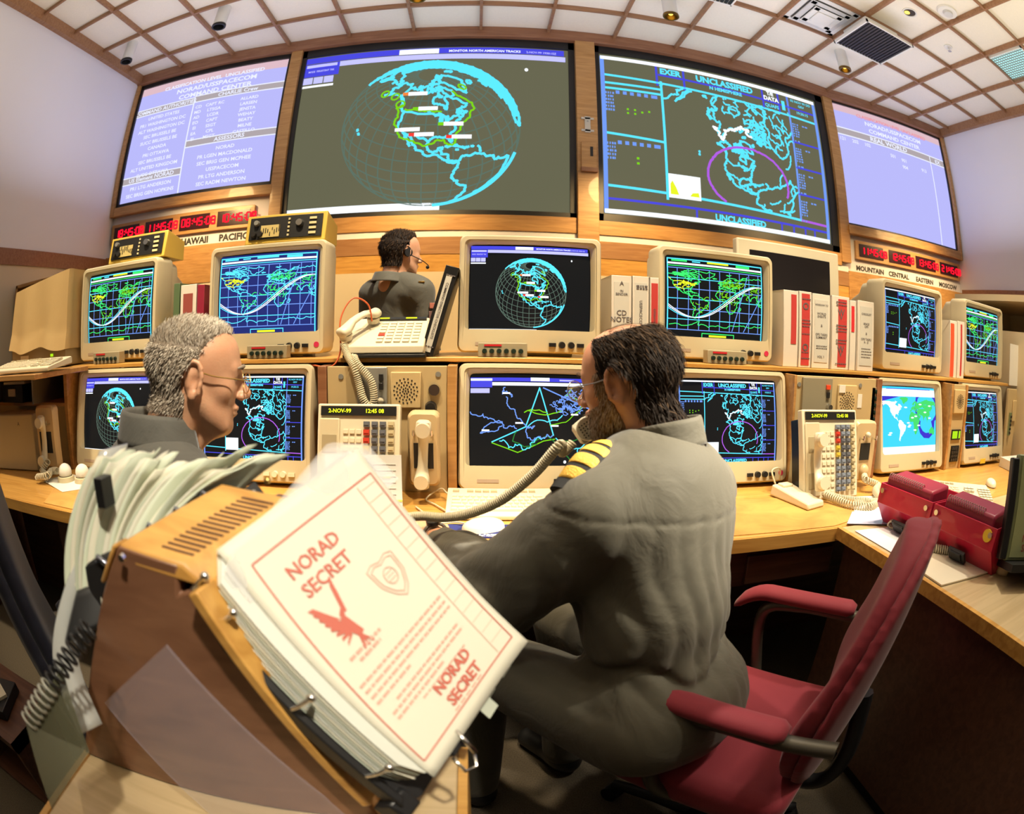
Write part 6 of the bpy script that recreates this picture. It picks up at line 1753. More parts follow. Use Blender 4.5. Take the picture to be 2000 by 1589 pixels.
# neck opening
suit.sub(s_cap(tuple(HB @ Vector((0, -.02, -.05))), tuple(HB @ Vector((0, -.075, -.155))), .060), .01)
ff = foldfield(3, .026, (20, 36))
suit.disp(near(lerp(Lel, Lwr, .15), .13, 1.2, ff)); suit.disp(near(lerp(Lsh, Lel, .5), .12, .8, ff))
suit.disp(near(waist, .17, 1.0, foldfield(8, .016, (34, 60)))); suit.disp(near(pel, .16, 1.0, foldfield(5, .016)))
suit.disp(near(kneeL, .14, .8, ff)); suit.disp(foldfield(12, .0035, (18, 30)))
def pleats(p):
    a = math.radians(bz); xb = p[:, 0] * math.cos(a) - p[:, 1] * math.sin(a)
    g = np.exp(-((p[:, 2] - .74) / .10) ** 2) + .5 * np.exp(-((p[:, 2] - .90) / .10) ** 2)
    return (np.abs(np.sin(xb * 75 + .8 * np.sin(p[:, 2] * 22))) - .6) * -.007 * g
suit.disp(pleats)
suit.disp(lambda p: .010 * np.exp(-((p[:, 2] - .715 - .02 * np.sin(p[:, 0] * 30)) / .012) ** 2))
suit.disp(lambda p: .004 * np.exp(-((p[:, 2] - .985 + .10 * (p[:, 0] - .3)) / .003) ** 2))
Vt, F = mesh_sdf(suit, (-.30, .30, .04), (.80, 1.60, 1.16), .0058)
np_mesh('flight_suit', Vt - [.4, .85, 0], F, M_suit, man)
for kx in (ankL, ankR):
    b = SDF(); b.u(s_cap(add3(kx, (0, 0, .05)), add3(kx, (0, 0, -.03)), .058, .05), .02); b.u(s_cap(add3(kx, bd(0, -.02, -.055)), add3(kx, bd(0, .15, -.06)), .04, .036), .04)
    b.inter(lambda p: -p[:, 2] + .002, .004)
    vt, f = mesh_sdf(b, np.array(kx) - [.25, .25, .12], np.array(kx) + [.25, .25, .16], .006)
    np_mesh('boot', vt - [.4, .85, 0], f, M_black, man)
NK = HB @ T3(0, -.040, -.125) @ RX(R(12))
collar('collar', man_inv @ NK @ T3(0,-.004,.022) @ RX(R(-4)), man, M_suit, rx=.062, ry=.066, h=.030, flare=.010, drop=.046, open_=.60)
# epaulette with four gold stripes on the near shoulder
ea = Vector(add3(C7, mul3((Vector(Lsh) - Vector(C7)), .34), (-.03, .020, .050))); eb = Vector(Lsh) + Vector((-.040, .005, .052))
def epau(t0, t1, w, hgt, off):
    mb = MB(M=man_inv)
    ax = (eb - ea).normalized(); up = Vector((-.1, -.15, 1)); up = (up - ax * up.dot(ax)).normalized(); sd = ax.cross(up)
    def fn(u, v):
        t = t0 + (t1 - t0) * v; a = 2 * PI * u
        c = ea.lerp(eb, t) + up * (.020 * math.sin(PI * min(1, t * 1.0)) + off)
        rw = 1 if 0.001 < v < .999 else .96
        return tuple(c + sd * w * rw * math.cos(a) + up * hgt * rw * math.sin(a))
    mb.grid(fn, 20, 8, closed_u=True)
    n = 20; m = 8
    mb.f += [tuple(range(n))[::-1], tuple(range((m - 1) * n, m * n))]; mb.m += [0, 0]
    return mb
ep = epau(-.08, 1.08, .030, .012, .002).build('epaulette', mat('black_cloth', (.012, .012, .012), .8), man, smooth=60)
for k in range(4): epau(.12 + k * .22, .27 + k * .22, .0285, .0135, .003).build('gold_stripe', mat('gold_braid', (.80, .47, .06), .5, .1, bump=.3, nscale=300), ep, smooth=60)
# watch
mb = MB(M=man_inv)
wd_ = (Vector(Lwr) - Vector(Lel)).normalized(); wc = Vector(Lwr) + wd_ * -.004
a_ = wd_.orthogonal().normalized(); b_ = wd_.cross(a_)
mb.tube([wc + .031 * (math.cos(t) * a_ + math.sin(t) * b_) for t in np.linspace(0, 2 * PI, 25)[:-1]], .0045, 6, closed=True)
wt_ = mb.build('wristwatch', mat('steel_strap', (.3, .29, .26), .3, .8), man, smooth=60)
upw = (Vector((0, -.3, 1)) - wd_ * wd_.dot(Vector((0, -.3, 1)))).normalized()
mb = MB(M=man_inv); mb.cyl(wc + upw * .030, wc + upw * .039, .017, n=20); mb.build('watch_case', M_black, wt_)

def beard_region(p):
    x, y, z = p[:, 0], p[:, 1], p[:, 2]
    jaw = np.minimum(-(z + .022 + .30 * (y - .02)) , .15 + z)
    front = np.minimum(jaw, (y - .012) + .0 * z)
    sideburn = np.minimum(np.minimum(.030 - np.abs(y - .018) * 1.3, .030 - z), np.abs(x) - .045)
    front = np.minimum(front, .115 + z - .0)
    mouth = np.sqrt((x / .026) ** 2 + ((z + .053) / .010) ** 2) - 1
    nosem = np.where(y > .100, -.01, .01)
    r = np.maximum(front, sideburn); r = np.minimum(r, mouth * .01)
    neckcut = (y + .01) + (z + .10) * -.2
    return np.minimum(np.minimum(r, neckcut), np.where(z < -.118, -.01, .01))
down = lambda P: np.stack([P[:, 0] * .6, .25 + 0 * P[:, 0], -1 + 0 * P[:, 0]], 1)
M_hdark = mat('dark_brown_hair', (.018, .011, .007), .7, spec=.15); M_hmid = mat('brown_hair', (.075, .042, .020), .7, spec=.15)
M_bgrey = mat('grey_beard', (.52, .42, .31), .7, spec=.2); M_bbrown = mat('brown_beard', (.26, .16, .09), .7, spec=.2)
hair_mesh('beard', hs, beard_region, man_inv @ HB, man, [M_bbrown, M_bgrey], .0035, 7000, .010, down, 3, h=.0036, mixf=lambda p: np.clip(.62 + (p[:, 2] + .05) * -4, .3, .85), width=.0007, lift=.45)
def hair_region(p):
    x, y, z = p[:, 0], p[:, 1], p[:, 2]
    a = .030 - y + np.clip(z - .05, 0, 1) * .25 - np.abs(np.abs(x) - .06) * .15          # front limit
    ear = np.sqrt(((y + .002) / .038) ** 2 + ((z + .006) / .044) ** 2) - 1
    lowf = np.where(y > -.036, z - .020, z + .072 + 0 * y)      # sides stay above the ear, nape goes low
    bald = np.sqrt((x / .060) ** 2 + ((y - .022) / .086) ** 2 + ((z - .120) / .050) ** 2) - 1
    return np.minimum(np.minimum(np.minimum(a, ear * .03), lowf), bald * .04)
comb = lambda P: np.stack([P[:, 0] * 2.0, -.35 - 3 * np.clip(P[:, 2], 0, 1) * 1.5, -.9 + 0 * P[:, 0]], 1)
hair_mesh('hair', hs, hair_region, man_inv @ HB, man, [M_hdark, M_hmid], .0065, 11000, .030, comb, 5, mixf=lambda p: np.clip(.12 + (p[:, 2] - .05) * 8, .08, .8), width=.0008, lift=.10)
def thin_region(p):
    x, y, z = p[:, 0], p[:, 1], p[:, 2]
    return np.minimum(np.minimum(.058 - y, z - .06), .2)
hg = glasses(man, man_inv @ HB, mat('silver_wire', (.6, .6, .58), .2, 1.0))
for q in (-1, 1):
    mb = MB(M=man_inv @ HB); mb.ball((q * .031, .0725, .010), .0128, 14, 10); mb.build('eye', mat('eye_white', (.75, .72, .68), .2), man, smooth=180)
    mb = MB(M=man_inv @ HB); mb.tube([(q * .012, .097, .030), (q * .03, .096, .035), (q * .046, .082, .030)], [.003, .004, .002], 6); mb.build('eyebrow', M_hmid, man, smooth=180)
# thin strands over the bald crown
def crown_strands(name, parent, M, n, seed, m):
    rs = np.random.RandomState(seed); mb = MB(M=M)
    for _ in range(n):
        x = rs.uniform(-.05, .05); y = rs.uniform(-.04, .055)
        z = .034 + .080 * math.sqrt(max(0, 1 - (x / .075) ** 2 - ((y + .010) / .097) ** 2)) + .001
        dx, dy = rs.normal(0, .3) , -1; L = rs.uniform(.012, .03)
        x2, y2 = x + dx * L, y + dy * L
        z2 = .034 + .080 * math.sqrt(max(0, 1 - (x2 / .075) ** 2 - ((y2 + .010) / .097) ** 2)) + .004
        w = .0005
        mb.add([(x - w, y, z), (x + w, y, z), (x2 + w * .2, y2, z2), (x2 - w * .2, y2, z2)], [(0, 1, 2, 3)])
    return mb.build(name, m, parent, smooth=180)
o = crown_strands('thin_crown_hair', man, man_inv @ HB, 420, 8, M_hmid); tag(o, kind='stuff')

# his telephone handset and its coiled cord
hsm = thing('telephone_handset', 'cream telephone handset at the bearded man\'s mouth', 'handset', tuple(HB @ Vector((.09, .05, -.05))))
hinv = T3(*[-c for c in hsm.location])
# mouthpiece in front of the lips, earpiece at the far ear
mp = HB @ Vector((.020, .138, -.082)); epn = HB @ Vector((.112, -.010, .000))
ax = (Vector(epn) - Vector(mp)); L_ = ax.length + .03; ax.normalize()
face_d = (HB @ Vector((0, .03, -.04)) - (Vector(mp) + Vector(epn)) / 2).normalized(); zz = -(face_d - ax * face_d.dot(ax)).normalized(); yy = zz.cross(ax)
Mh = Matrix((ax, yy, zz)).transposed().to_4x4(); Mh.translation = (Vector(mp) + Vector(epn)) / 2
mb = MB(); handset_mb(mb, L_, M=hinv @ Mh); mb.build('handset_body', M_beige2, hsm, smooth=50)
mb = MB()
mpl = Mh @ Vector((-L_ / 2 + .028, 0, -.0365))
for i in range(-2, 3):
    for j in range(-2, 3): mb.cyl(hinv @ Mh @ Vector((-L_ / 2 + .028 + i * .006, j * .006, -.036)), hinv @ Mh @ Vector((-L_ / 2 + .028 + i * .006, j * .006, -.0375)), .0015, n=6)
mb.build('mouthpiece_holes', M_dark, hsm)
c0 = Mh @ Vector((-L_ / 2, 0, -.01))
coil('coiled_cord', 'long cream coiled cord sweeping from the bearded man\'s handset down to his hand', [tuple(c0 + Vector((-.006, -.004, -.012))), tuple(c0 + Vector((-.028, -.012, -.028))), (.150, 1.045, 1.066), (.105, 1.065, 1.005), (.045, 1.09, .945), (-.02, 1.12, .905), (-.075, 1.15, .885), (-.125, 1.17, .88), (-.17, 1.20, .86), (-.20, 1.26, .80)], .0085, 125, .0026)

# ------------------------------------------------------------------ grey-haired man with gold glasses
HL = head_frame((-.555, .968, 1.198), 56, -9, 0, 1.0)
hs2 = head_sdf(neck_to=(0, -.070, -.17))
C7b = (-.650, .905, 1.062)
az2 = 38
B2 = RZ(-R(az2))
def b2(x, y, z=0): return tuple(B2 @ Vector((x, y, z)))
R2 = add3(C7b, b2(.185, .03, -.075)); L2 = add3(C7b, b2(-.185, .03, -.075))
pel2 = add3(C7b, b2(0, -.10, 0)); pel2 = (pel2[0], pel2[1], .60)
ch2 = add3(lerp(C7b, pel2, .30), b2(0, .055)); wa2 = add3(lerp(C7b, pel2, .66), b2(0, .035))
Re2 = add3(R2, b2(.03, .12, -.24)); Rw2 = add3(Re2, b2(-.06, .24, .02)); Rw2 = (Rw2[0], Rw2[1], .80)
Le2 = add3(L2, b2(-.03, .12, -.24)); Lw2 = add3(Le2, b2(.10, .23, .02)); Lw2 = (Lw2[0], Lw2[1], .80)
h2 = [add3(pel2, b2(q * .10, .02, -.02)) for q in (-1, 1)]; k2_ = [add3(h, b2(0, .42, -.01)) for h in h2]; a2_ = [(k[0], k[1], .10) for k in k2_]
man2 = thing('person', 'grey crew-cut man with gold glasses and olive collar, seen from behind at left', 'person', (-.65, .85, 0))
inv2 = T3(.65, -.85, 0)
body = SDF(); body.u(hs2.warp(HL), .02)
torso(body, C7b, L2, R2, pel2, ch2, wa2, B2.to_3x3().to_4x4(), -.012)
limbs(body, [(L2, Le2, Lw2), (R2, Re2, Rw2)], [(h2[i], k2_[i], a2_[i]) for i in (0, 1)], -.006)
hand_sdf(body, Lw2, b2(.1, 1, -.05), (0, 0, -1), -1, .4); hand_sdf(body, Rw2, b2(-.1, 1, -.05), (0, 0, -1), 1, .4)
Vt, F = mesh_sdf(body, (-1.05, .45, .02), (-.20, 1.60, 1.34), .0042)
np_mesh('body', Vt + [.65, -.85, 0], F, M_skin, man2)
suit = SDF(); torso(suit, C7b, L2, R2, pel2, ch2, wa2, B2.to_3x3().to_4x4(), .010)
suit.u(s_ell(add3(lerp(C7b, pel2, .10), b2(0, .0)), (.13, .085, .07), B2.to_3x3().to_4x4()), .05)
limbs(suit, [(L2, Le2, lerp(Lw2, Le2, .1)), (R2, Re2, lerp(Rw2, Re2, .1))], [(h2[i], k2_[i], a2_[i]) for i in (0, 1)], .012, ra=(.060, .054, .030), rl=(.088, .066, .05))
suit.sub(s_cap(tuple(HL @ Vector((0, -.02, -.05))), tuple(HL @ Vector((0, -.07, -.155))), .060), .01)
suit.disp(near(ch2, .3, .7, foldfield(3, .014))); suit.disp(near(add3(L2, (0, -.05, 0)), .14, .9, foldfield(9, .014)))
Vt, F = mesh_sdf(suit, (-1.10, .45, .04), (-.20, 1.60, 1.16), .0062)
np_mesh('flight_suit', Vt + [.65, -.85, 0], F, M_suit2, man2)
for kx in a2_:
    b = SDF(); b.u(s_cap(add3(kx, (0, 0, .05)), add3(kx, (0, 0, -.03)), .058, .05), .02); b.u(s_cap(add3(kx, b2(0, -.02, -.055)), add3(kx, b2(0, .15, -.06)), .04, .036), .04)
    b.inter(lambda p: -p[:, 2] + .002, .004)
    vt, f = mesh_sdf(b, np.array(kx) - [.25, .25, .12], np.array(kx) + [.25, .25, .16], .006)
    np_mesh('boot', vt + [.65, -.85, 0], f, M_black, man2)
collar('collar', inv2 @ HL @ T3(0, -.058, -.098) @ RX(R(10)), man2, M_suit2, rx=.068, ry=.074, h=.034, flare=.014, drop=.052, open_=.5)
def crew_region(p):
    x, y, z = p[:, 0], p[:, 1], p[:, 2]
    a = .066 - y - np.clip(np.abs(x) - .02, 0, 1) * 1.0 - np.clip(.095 - z, 0, 1) * .30
    side = np.where(z < .060, .030 - y, .02)
    ear = np.sqrt(((y + .006) / .027) ** 2 + ((z + .002) / .035) ** 2) - 1
    lowf = np.where(y > -.018, z + .012 - np.clip(y, 0, 1) * .2, z + .068 + 0 * y)
    return np.minimum(np.minimum(np.minimum(np.minimum(a, side), ear * .02), lowf), .2)
comb2 = lambda P: np.stack([P[:, 0] * 2.0, .35 * (P[:, 2] > .07) - .2, -.5 + 1.0 * (P[:, 2] > .06)], 1)
M_hgrey = mat('grey_hair', (.55, .48, .38), .6); M_hgb = mat('grey_brown_hair', (.22, .17, .12), .6)
hair_mesh('hair', hs2, crew_region, inv2 @ HL, man2, [M_hgb, M_hgrey], .0045, 16000, .0085, comb2, 15, mixf=lambda p: np.clip(.42 + (p[:, 2]) * 3.5, .2, .9), width=.0007, lift=1.3)
glasses(man2, inv2 @ HL, M_gold)
for q in (-1, 1):
    mb = MB(M=inv2 @ HL); mb.ball((q * .031, .0725, .010), .0128, 14, 10); mb.build('eye', mat('eye_white', (.75, .72, .68), .2), man2, smooth=180)
    mb = MB(M=inv2 @ HL); mb.tube([(q * .012, .097, .030), (q * .03, .096, .035), (q * .046, .082, .030)], [.003, .004, .002], 6); mb.build('eyebrow', M_hgb, man2, smooth=180)

# ------------------------------------------------------------------ standing man with headset in the background
P3 = (-.42, 2.90)
HM3 = head_frame((P3[0] + .0, P3[1] + .01, 1.675), 55, -4, 0, 1.06)
hs3 = head_sdf(neck_to=(0, -.045, -.16))
c3 = (P3[0] - .02, P3[1] - .01, 1.555); az3 = 32; B3 = RZ(-R(az3))
def b3(x, y, z=0): return tuple(B3 @ Vector((x, y, z)))
R3 = add3(c3, b3(.17, .01, -.085)); L3 = add3(c3, b3(-.19, .01, -.085)); pel3 = (P3[0] - .02, P3[1], 1.02)
ch3 = add3(lerp(c3, pel3, .30), b3(0, .045)); wa3 = add3(lerp(c3, pel3, .66), b3(0, .03))
Re3 = add3(R3, b3(.03, .02, -.28)); Rw3 = add3(Re3, b3(-.02, .16, -.18)); Le3 = add3(L3, b3(-.03, .02, -.28)); Lw3 = add3(Le3, b3(.02, .16, -.18))
h3 = [add3(pel3, b3(q * .09, 0, -.04)) for q in (-1, 1)]; k3_ = [add3(h, b3(0, .03, -.44)) for h in h3]; a3_ = [add3(k, b3(0, -.03, -.44)) for k in k3_]
man3 = thing('person', 'dark-haired standing man with headset and shoulder patch, beyond the desk telephone', 'person', (P3[0], P3[1], 0))
inv3 = T3(-P3[0], -P3[1], 0)
body = SDF(); body.u(hs3.warp(HM3), .02)
torso(body, c3, L3, R3, pel3, ch3, wa3, B3.to_3x3().to_4x4(), -.012)
limbs(body, [(L3, Le3, Lw3), (R3, Re3, Rw3)], [(h3[i], k3_[i], a3_[i]) for i in (0, 1)], -.006)
hand_sdf(body, Lw3, (0, .3, -1), b3(1, 0), -1, .4); hand_sdf(body, Rw3, (0, .3, -1), b3(-1, 0), 1, .4)
Vt, F = mesh_sdf(body, (-.85, 2.55, .02), (.05, 3.35, 1.85), .007)
np_mesh('body', Vt - [P3[0], P3[1], 0], F, M_skin, man3)
suit = SDF(); torso(suit, c3, L3, R3, pel3, ch3, wa3, B3.to_3x3().to_4x4(), .006)
limbs(suit, [(L3, Le3, Lw3), (R3, Re3, Rw3)], [(h3[i], k3_[i], a3_[i]) for i in (0, 1)], .010)
suit.u(s_cap(lerp(L3, R3, .15), lerp(L3, R3, .85), .065), .05)
suit.sub(s_cap(tuple(HM3 @ Vector((0, -.02, -.05))), tuple(HM3 @ Vector((0, -.03, -.12))), .048), .01)
suit.disp(foldfield(4, .008))
Vt, F = mesh_sdf(suit, (-.90, 2.50, .04), (.10, 3.40, 1.64), .009)
np_mesh('flight_suit', Vt - [P3[0], P3[1], 0], F, M_suit, man3)
for kx in a3_:
    b = SDF(); b.u(s_cap(add3(kx, (0, 0, .05)), add3(kx, (0, 0, -.03)), .058, .05), .02); b.u(s_cap(add3(kx, b3(0, -.02, -.055)), add3(kx, b3(0, .15, -.06)), .04, .036), .04)
    b.inter(lambda p: -p[:, 2] + .002, .004)
    vt, f = mesh_sdf(b, np.array(kx) - [.25, .25, .12], np.array(kx) + [.25, .25, .16], .007)
    np_mesh('boot', vt - [P3[0], P3[1], 0], f, M_black, man3)
collar('collar', inv3 @ HM3 @ T3(0, -.040, -.120) @ RX(R(8)), man3, M_suit, rx=.064, ry=.068, h=.026, flare=.022, drop=.04)
hair_mesh('hair', hs3, crew_region, inv3 @ HM3, man3, [M_hdark, M_hmid], .011, 4000, .016, comb2, 25, h=.005, mixf=lambda p: .25 + 0 * p[:, 0], width=.0012, lift=.8)
hd = thing('headset', 'black headset with microphone boom on the standing man\'s head', 'headset', tuple(HM3.translation))
hv = T3(*[-c for c in HM3.translation])
mb = MB(M=hv @ HM3); mb.tube([(.088 * math.cos(a), -.005, .005 + .118 * math.sin(a)) for a in np.linspace(0, PI, 20)], .004, 6); mb.build('headband', M_black, hd, smooth=180)
for q in (-1, 1):
    mb = MB(M=hv @ HM3); mb.cyl((q * .078, -.005, .0), (q * .092, -.005, .0), .021, n=20); mb.build('ear_cup', M_black, hd)
mb = MB(M=hv @ HM3); mb.tube(smooth_path([(.092, .0, -.01), (.090, .07, -.03), (.06, .125, -.045), (.03, .14, -.05)]), .0025, 6); mb.build('mic_boom', M_black, hd, smooth=180)
mb = MB(M=hv @ HM3); mb.ball((.028, .141, -.05), .009); mb.build('microphone', M_black, hd, smooth=180)
pm = T3(*add3(lerp(R3, Re3, .45), b3(.066, -.012))); 
for k, (dz, m, w) in enumerate(((.052, mat('patch_red', (.5, .16, .10), .7), .055), (.0, mat('patch_brown', (.20, .10, .08), .7), .06))):
    mb = MB(M=inv3 @ pm @ RZ(-R(az3 - 60) )); mb.box((0, -.004, dz), (w, .006, .028 if k == 0 else .05)); mb.build('shoulder_patch', m, man3, bevel=.002)
mb = MB(M=inv3 @ T3(*add3(R3, (-.0, -.055, .045)))); mb.box((0, 0, 0), (.030, .012, .008)); mb.build('rank_leaf', M_gold, man3, bevel=.002)
# ------------------------------------------------------------------ chairs
M_redf = fabric('burgundy_fabric', (.24, .016, .03)); M_bluef = fabric('navy_fabric', (.006, .008, .025))
for m in (M_redf, M_bluef):
    for n in m.node_tree.nodes:
        if n.type == 'BUMP' and abs(n.inputs['Distance'].default_value - .012) < 1e-6: n.inputs['Strength'].default_value = .04
def office_chair(label, loc, az, fab, seat_z=.47, bh=0., bw=1.):
    t = thing('office_chair', label, 'chair', (loc[0], loc[1], 0), -R(az))
    # seat cushion
    s = SDF()
    def seat(p):
        q = np.abs(p - V(0, .0, seat_z - .045)); q[:, 0] -= .20; q[:, 1] -= .19; q[:, 2] -= .012
        d = np.linalg.norm(np.maximum(q, 0), axis=1) + np.minimum(q.max(1), 0) - .045
        return d + .012 * np.exp(-((p[:, 0] / .16) ** 2 + ((p[:, 1] + .03) / .16) ** 2)) + .10 * np.clip(p[:, 1] - .12, 0, 1) ** 1.5
    s.u(seat, .001); vt, f = mesh_sdf(s, (-.32, -.32, seat_z - .16), (.32, .32, seat_z + .06), .008); np_mesh('seat', vt, f, fab, t)
    mb = MB(); mb.bx(-.19, .19, -.18, .18, seat_z - .115, seat_z - .09); mb.build('seat_pan', M_black, t, bevel=.01)
    # backrest: tall padded oval, gently curved, wing-like
    def back(p):
        x, y, z = p[:, 0], p[:, 1], p[:, 2]
        zc = (z - (seat_z + .245 + bh / 2)) / (.285 + bh / 2)
        w = .225 * bw * np.sqrt(np.clip(1 - np.clip(np.abs(zc), 0, 1) ** 3.2, .0004, 1)) * (1 - .16 * zc * (zc > 0))
        yc = -.215 - .14 * (z - seat_z) + (.9 if bw == 1 else .4) * (x * x)
        th = .034 * np.sqrt(np.clip(1 - (x / np.maximum(w, .02)) ** 2, .0, 1)) + .004
        lumbar = .018 * np.exp(-((z - seat_z - .17) / .10) ** 2)
        return np.maximum(np.maximum(np.abs(y - yc) - th - lumbar * (y > yc), (np.abs(x) - w)), (np.abs(zc) - 1) * (.285 + bh / 2)) * .7
    s = SDF(); s.u(back, .001); vt, f = mesh_sdf(s, (-.36, -.46, seat_z - .09), (.36, .12, seat_z + .80), .008); b = np_mesh('backrest', vt, f, fab, t)
    md = b.modifiers.new('smooth', 'SMOOTH'); md.factor = .5; md.iterations = 6
    def shell(p):
        x, y, z = p[:, 0], p[:, 1], p[:, 2]
        zc = (z - (seat_z + .245 + bh / 2)) / (.29 + bh / 2)
        w = .232 * bw * np.sqrt(np.clip(1 - np.clip(np.abs(zc), 0, 1) ** 3.2, .0004, 1)) * (1 - .16 * zc * (zc > 0))
        yc = -.242 - .14 * (z - seat_z) + (.9 if bw == 1 else .4) * (x * x)
        return np.maximum(np.maximum(np.abs(y - yc) - .012, (np.abs(x) - w)), (np.abs(zc) - 1) * (.29 + bh / 2)) * .7
    s = SDF(); s.u(shell, .001); vt, f = mesh_sdf(s, (-.36, -.48, seat_z - .09), (.36, .12, seat_z + .81), .008); b = np_mesh('back_shell', vt, f, fab, t)
    md = b.modifiers.new('smooth', 'SMOOTH'); md.factor = .5; md.iterations = 6
    mb = MB(); mb.tube(smooth_path([(0, -.10, seat_z - .12), (0, -.26, seat_z - .12), (0, -.30, seat_z - .02), (0, -.275, seat_z + .16)]), .022, 8); mb.build('back_bracket', M_black, t, smooth=60)
    for q in (-1, 1):
        x = q * .262
        mb = MB(); mb.grid(lambda u, v: (x + .030 * math.cos(2 * PI * u) * (1 if .02 < v < .98 else .6), -.17 + .33 * v + 0 * u, seat_z + .215 + .020 * math.sin(2 * PI * u) * (1 if .02 < v < .98 else .5) - .05 * max(0, v - .72) ** 2 * 12 - .01 * v), 16, 20, closed_u=True)
        n = 16; m = 20; mb.f += [tuple(range(n))[::-1], tuple(range((m - 1) * n, m * n))]; mb.m += [0, 0]
        arm = mb.build('armrest_pad', fab, t, smooth=70)
        mb = MB(); mb.tube(smooth_path([(x, -.27, seat_z + .205), (x, -.17, seat_z + .195), (x, -.02, seat_z + .19), (x, .08, seat_z + .15), (x, .06, seat_z - .02), (x - q * .06, .0, seat_z - .10)]), .016, 8); mb.build('armrest_bracket', mat('bronze_metal', (.10, .09, .07), .35, .5), t, smooth=60)
    mb = MB(); mb.cyl((0, 0, .10), (0, 0, seat_z - .11), .026, n=18); mb.build('gas_column', M_black, t)
    for i in range(5):
        a = 2 * PI * i / 5 + .3
        mb = MB(); mb.tube([(0, 0, .115), (.15 * math.cos(a), .15 * math.sin(a), .10), (.29 * math.cos(a), .29 * math.sin(a), .068)], [.030, .022, .016], 8); leg = mb.build('leg', M_black, t, smooth=60)
        mb = MB(); c = (.29 * math.cos(a), .29 * math.sin(a)); mb.cyl((c[0] - .022 * math.sin(a), c[1] + .022 * math.cos(a), .028), (c[0] + .022 * math.sin(a), c[1] - .022 * math.cos(a), .028), .027, n=18); mb.build('caster', M_black, leg)
    return t
office_chair('burgundy office chair with padded arms under the bearded man', (.56, .86), -42, M_redf)
office_chair('navy office chair with the grey-haired man sitting on it', (-.695, .79), 36, M_bluef, bh=.22, bw=1.3)
# ------------------------------------------------------------------ foreground table with the oak binder rack
t = thing('side_table', 'oak-edged table at the bottom left carrying the binder rack', 'table', (-.3, .2, 0))
Lm = T3(.3, -.2, 0)
mb = MB(M=Lm); mb.bx(-.545, -.03, -.30, .56, .72, .75); mb.build('table_top', wood('pale_maple', (.50, .37, .20), (.62, .47, .27)), t, bevel=.003)
mb = MB(M=Lm); mb.bx(-.556, -.545, -.30, .56, .712, .752); mb.build('edge_band', M_oak2, t)
mb = MB(M=Lm); mb.bx(-.03, -.018, -.30, .56, .60, .752); mb.build('end_band', M_oak2, t)
mb = MB(M=Lm); mb.bx(-.50, -.07, -.28, .53, 0, .72); mb.build('pedestal', M_dkwood, t)

M_rackw = wood('rack_brown_oak', (.17, .075, .04), (.25, .12, .065), .35, scale=(2, 2, 9), coat=.4)
rk = thing('binder_rack', 'oak A-frame binder rack standing in the foreground', 'rack', (-.3, .42, .752))
Lr = T3(.3, -.42, -.752)
poly = [(-.552, .753), (-.365, 1.055), (-.335, 1.097), (-.266, 1.084), (-.273, 1.055), (-.248, 1.066), (-.135, .815), (-.118, .753)]
def fy(x): return .362 + .11 * (x + .54)
def end_panel(off, th=.018):
    mb = MB(M=Lr @ T3(*off))
    n = len(poly)
    vs = [(x, fy(x), z) for x, z in poly] + [(x + .002, fy(x) + th, z) for x, z in poly]
    fs = [(i, (i + 1) % n, n + (i + 1) % n, n + i) for i in range(n)]
    tri = tessellate_polygon([[Vector((x, z, 0)) for x, z in poly]])
    fs += [tuple(k) for k in tri] + [tuple(n + i for i in k[::-1]) for k in tri]
    mb.add(vs, fs); return mb
D_ = Vector((.46, .888, 0)) * .215
e = end_panel((0, 0, 0)).build('near_end_panel', M_rackw, rk, bevel=.003)
end_panel(tuple(D_)).build('far_end_panel', M_rackw, rk, bevel=.003)
def edge_strip(a, b, wd, th, name, m, off=(0, 0, 0), y0=0.):
    """board lying on the panel edge from a to b (x,z)"""
    mb = MB(M=Lr @ T3(*off)); A = Vector((a[0], fy(a[0]) + y0, a[1])); B = Vector((b[0], fy(b[0]) + y0, b[1]))
    ax = (B - A).normalized(); nn = Vector((-ax.z, 0, ax.x)); nn = -nn if nn.z < 0 else nn
    w = Vector((.1, 1, 0)).normalized()
    c = [A - w * .004, B - w * .004, B + w * wd, A + w * wd]
    mb.hexa([tuple(p) for p in c], [tuple(p + nn * th) for p in c]); return mb.build(name, m, rk, bevel=.002)
edge_strip((-.250, 1.066), (-.128, .800), .040, .012, 'slope_edge', M_oak2, (0, 0, 0), -.016)
edge_strip((-.250, 1.066), (-.128, .800), .026, .006, 'far_slope_edge', M_oak2, tuple(D_))
edge_strip((-.365, 1.055), (-.335, 1.097), .02, .004, 'shoulder_edge', M_oak2)
# slotted ridge board
nl = Vector((-.337, .386, 1.098)); nr = Vector((-.262, .394, 1.085)); dv = Vector((.445, .86, .20)) * .150
dn = Vector((0.02, 0, -.020))
mb = MB(M=Lr); mb.hexa([tuple(p) for p in (nl + dn, nr + dn, nr + dn + dv, nl + dn + dv)], [tuple(p) for p in (nl, nr, nr + dv, nl + dv)])
rb_ = mb.build('ridge_board', M_oak2, rk, bevel=.003)
for i in range(15):
    mb = MB(M=Lr); f = .12 + .80 * i / 15; a = nl + dv * f
    p = a + (nr - nl) * .52; q = a + (nr - nl) * .97; up = Vector((.12, -.05, .99)) * .0012
    w = dv.normalized() * .0012
    mb.hexa([tuple(v - up) for v in (p - w, q - w, q + w, p + w)], [tuple(v + up) for v in (p - w, q - w, q + w, p + w)]); mb.build('slot', M_dkwood, rb_, smooth=0)
